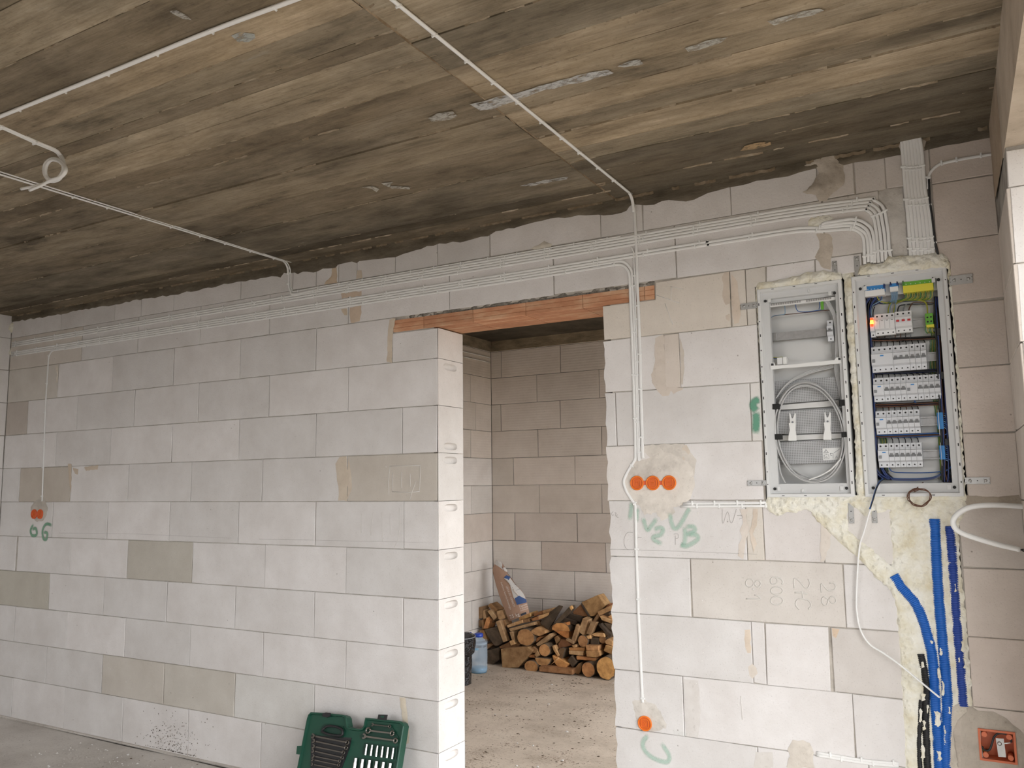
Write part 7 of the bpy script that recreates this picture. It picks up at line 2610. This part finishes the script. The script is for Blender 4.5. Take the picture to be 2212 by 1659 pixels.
# ---- bucket wrapped in glossy black film
M['film'] = plain('glossy_black_film', (.015, .015, .016), .10, bump=1.0, bscale=22)
for _n in M['film'].node_tree.nodes:
    if _n.type == 'BUMP':
        _n.inputs['Distance'].default_value = .05
bk = thing('wrapped_bucket', 'bucket wrapped in crumpled glossy black film beside the bottle', 'bucket')
kb = base.y - .28
bb = at(1003, 1478, 2, FB)
bx = W(1001, 1420, bb.y).x - .055
rr_ = W(1021, 1420, bb.y).x - bx
hh = W(1015, 1374, bb.y).z - FB
vs, fs = [], []
NA, NH = 28, 14
for i in range(NH + 1):
    h = hh * i / NH
    r0 = rr_ * (.76 + .10 * i / NH if h < hh * .62 else 1.0 - .06 * abs((h / hh - .82) / .2) ** 2)
    for k_ in range(NA):
        a = 2 * math.pi * k_ / NA
        r = r0 * (1 + .07 * noise.noise(Vector((math.cos(a) * 3, math.sin(a) * 3, h * 18))))
        vs.append((bx + r * math.cos(a), bb.y + r * math.sin(a), FB + h))
for i in range(NH):
    for k_ in range(NA):
        j = (k_ + 1) % NA
        fs.append((i * NA + k_, i * NA + j, (i + 1) * NA + j, (i + 1) * NA + k_))
b0 = len(vs)
for k_ in range(NA):
    a = 2 * math.pi * k_ / NA
    vs.append((bx + rr_ * .84 * math.cos(a), bb.y + rr_ * .84 * math.sin(a), FB + hh - .006))
for k_ in range(NA):
    j = (k_ + 1) % NA
    fs.append((NH * NA + k_, NH * NA + j, b0 + j, b0 + k_))
MB().add(vs, fs, False).build('film_wrap', M['film'], bk)
MB().lathe([(rr_ * .86, hh - .03), (rr_ * .84, hh - .004)], 24, Matrix.Translation((bx, bb.y, FB))).build('content', M['dark'], bk)
P = [Vector((bx + rr_ * 1.02 * math.cos(a), bb.y + rr_ * 1.02 * math.sin(a) - .005, FB + hh * .97 + .0 * a)) for a in [2 * math.pi * t / 30 for t in range(31)]]
MB().tube(P, .004, 6).build('rim', M['wgrey'], bk)
MB().tube([Vector((bx + rr_ * .98 * math.cos(a), bb.y - rr_ * .98 * abs(math.sin(a)) - .005, FB + hh * .93 - hh * .28 * math.sin(a))) for a in [math.pi * t / 20 for t in range(21)]], .004, 6).build('bail_handle', M['blk'], bk)

# ================================================================== FLOOR DETAILS
# low screed edge along the wall with a dark gap
edge = [at(px, py, 2, .0) for px, py in zf(0, 1100, 2.9676)([(-260, 1255), (0, 1325), (270, 1388), (550, 1452), (850, 1522), (1100, 1572), (1400, 1645), (1700, 1720), (2300, 1880)])]
vs, fs = [], []
rnd = random.Random(3)
for p in edge:
    yy = min(-.02, p.y)
    vs += [(p.x, .003, .012), (p.x, yy + .004, .011 + rnd.uniform(-.002, .002)), (p.x, yy, .008), (p.x, yy + .006, -.002)]
for i in range(len(edge) - 1):
    for j in range(3):
        fs.append((i * 4 + j, i * 4 + j + 1, i * 4 + j + 5, i * 4 + j + 4))
MB().add(vs, fs).build('screed_edge', M['floor'], floor, color=(.97, .96, .95))
gap = MB()
for a, b in zip(edge, edge[1:]):
    gap.add([(a.x, a.y - .001, .0012), (b.x, b.y - .001, .0012), (b.x, b.y - .016, .0012), (a.x, a.y - .016, .0012)], [(0, 1, 2, 3)])
gap.build('floor_gap', M['mortar'], floor, fix=False, color=(.22, .21, .2))


def debris(name, n, box, z, smin, smax, mat, parent, seed, flat=.35):
    rnd = random.Random(seed)
    mb = MB()
    for _ in range(n):
        x, y = rnd.uniform(box[0], box[1]), rnd.uniform(box[2], box[3])
        s = smin + (smax - smin) * rnd.random() ** 3
        a = rnd.uniform(0, 6)
        e = rnd.uniform(.4, 1.0)
        m = 5
        vs = [(x + s * math.cos(a + k * 6.283 / m) * rnd.uniform(.7, 1.2), y + s * e * math.sin(a + k * 6.283 / m) * rnd.uniform(.7, 1.2), z) for k in range(m)] + [(x + rnd.uniform(-.3, .3) * s, y, z + s * flat)]
        mb.add(vs, [(k, (k + 1) % m, m) for k in range(m)])
    o = mb.build(name, M[mat], parent, fix=False)
    o['kind'] = 'stuff'
    return o


M['dirt'] = plain('wood_crumbs', (.13, .095, .065), .95, var=.3)
M['chipw'] = plain('white_block_chips', (.74, .71, .68), .95)
debris('wood_crumbs', 1100, (-3.7, -1.4, .4, 2.5), FB + .0005, .002, .012, 'dirt', floor_store, 1)
debris('block_chips', 60, (-3.7, -1.4, .4, 2.5), FB + .0005, .003, .013, 'chipw', floor_store, 2, .6)
debris('wood_crumbs', 150, (-6.0, -3.0, -1.3, -.03), .0135, .002, .010, 'dirt', floor, 3)
debris('block_chips', 160, (-5.0, -3.6, -.5, -.1), .0135, .003, .012, 'chipw', floor, 4, .5)

# dirt splashed on the foot of the wall
rnd = random.Random(77)
mb = MB()
c0 = W(372, 1592)
for _ in range(330):
    x, z = c0.x + rnd.gauss(0, .13), max(.02, c0.z - .03 + rnd.gauss(0, .075))
    s_ = rnd.uniform(.0012, .0042)
    a = rnd.uniform(0, 3)
    mb.add([(x + s_ * math.cos(a + k * 1.26), -.0016, z + s_ * math.sin(a + k * 1.26) * .8) for k in range(5)], [(0, 1, 2, 3, 4)])
mb.build('dirt_splash', M['dirt'], wall_back, fix=False)['kind'] = 'stuff'

# ================================================================== put every origin at the base of its thing
bpy.context.view_layer.update()


def wbounds(o):
    pts = [o.matrix_world @ Vector(c) for c in o.bound_box] if o.type == 'MESH' else []
    for c in o.children:
        pts += wbounds(c)
    return pts


for o in [q for q in SC.objects if q.parent is None and q.type == 'EMPTY']:
    pts = wbounds(o)
    if not pts:
        continue
    lo = Vector((min(p.x for p in pts), min(p.y for p in pts), min(p.z for p in pts)))
    hi = Vector((max(p.x for p in pts), max(p.y for p in pts), max(p.z for p in pts)))
    loc = Vector(((lo.x + hi.x) / 2, (lo.y + hi.y) / 2, lo.z))
    o.location = loc
    for c in o.children:
        c.matrix_parent_inverse = Matrix.Translation(-loc)
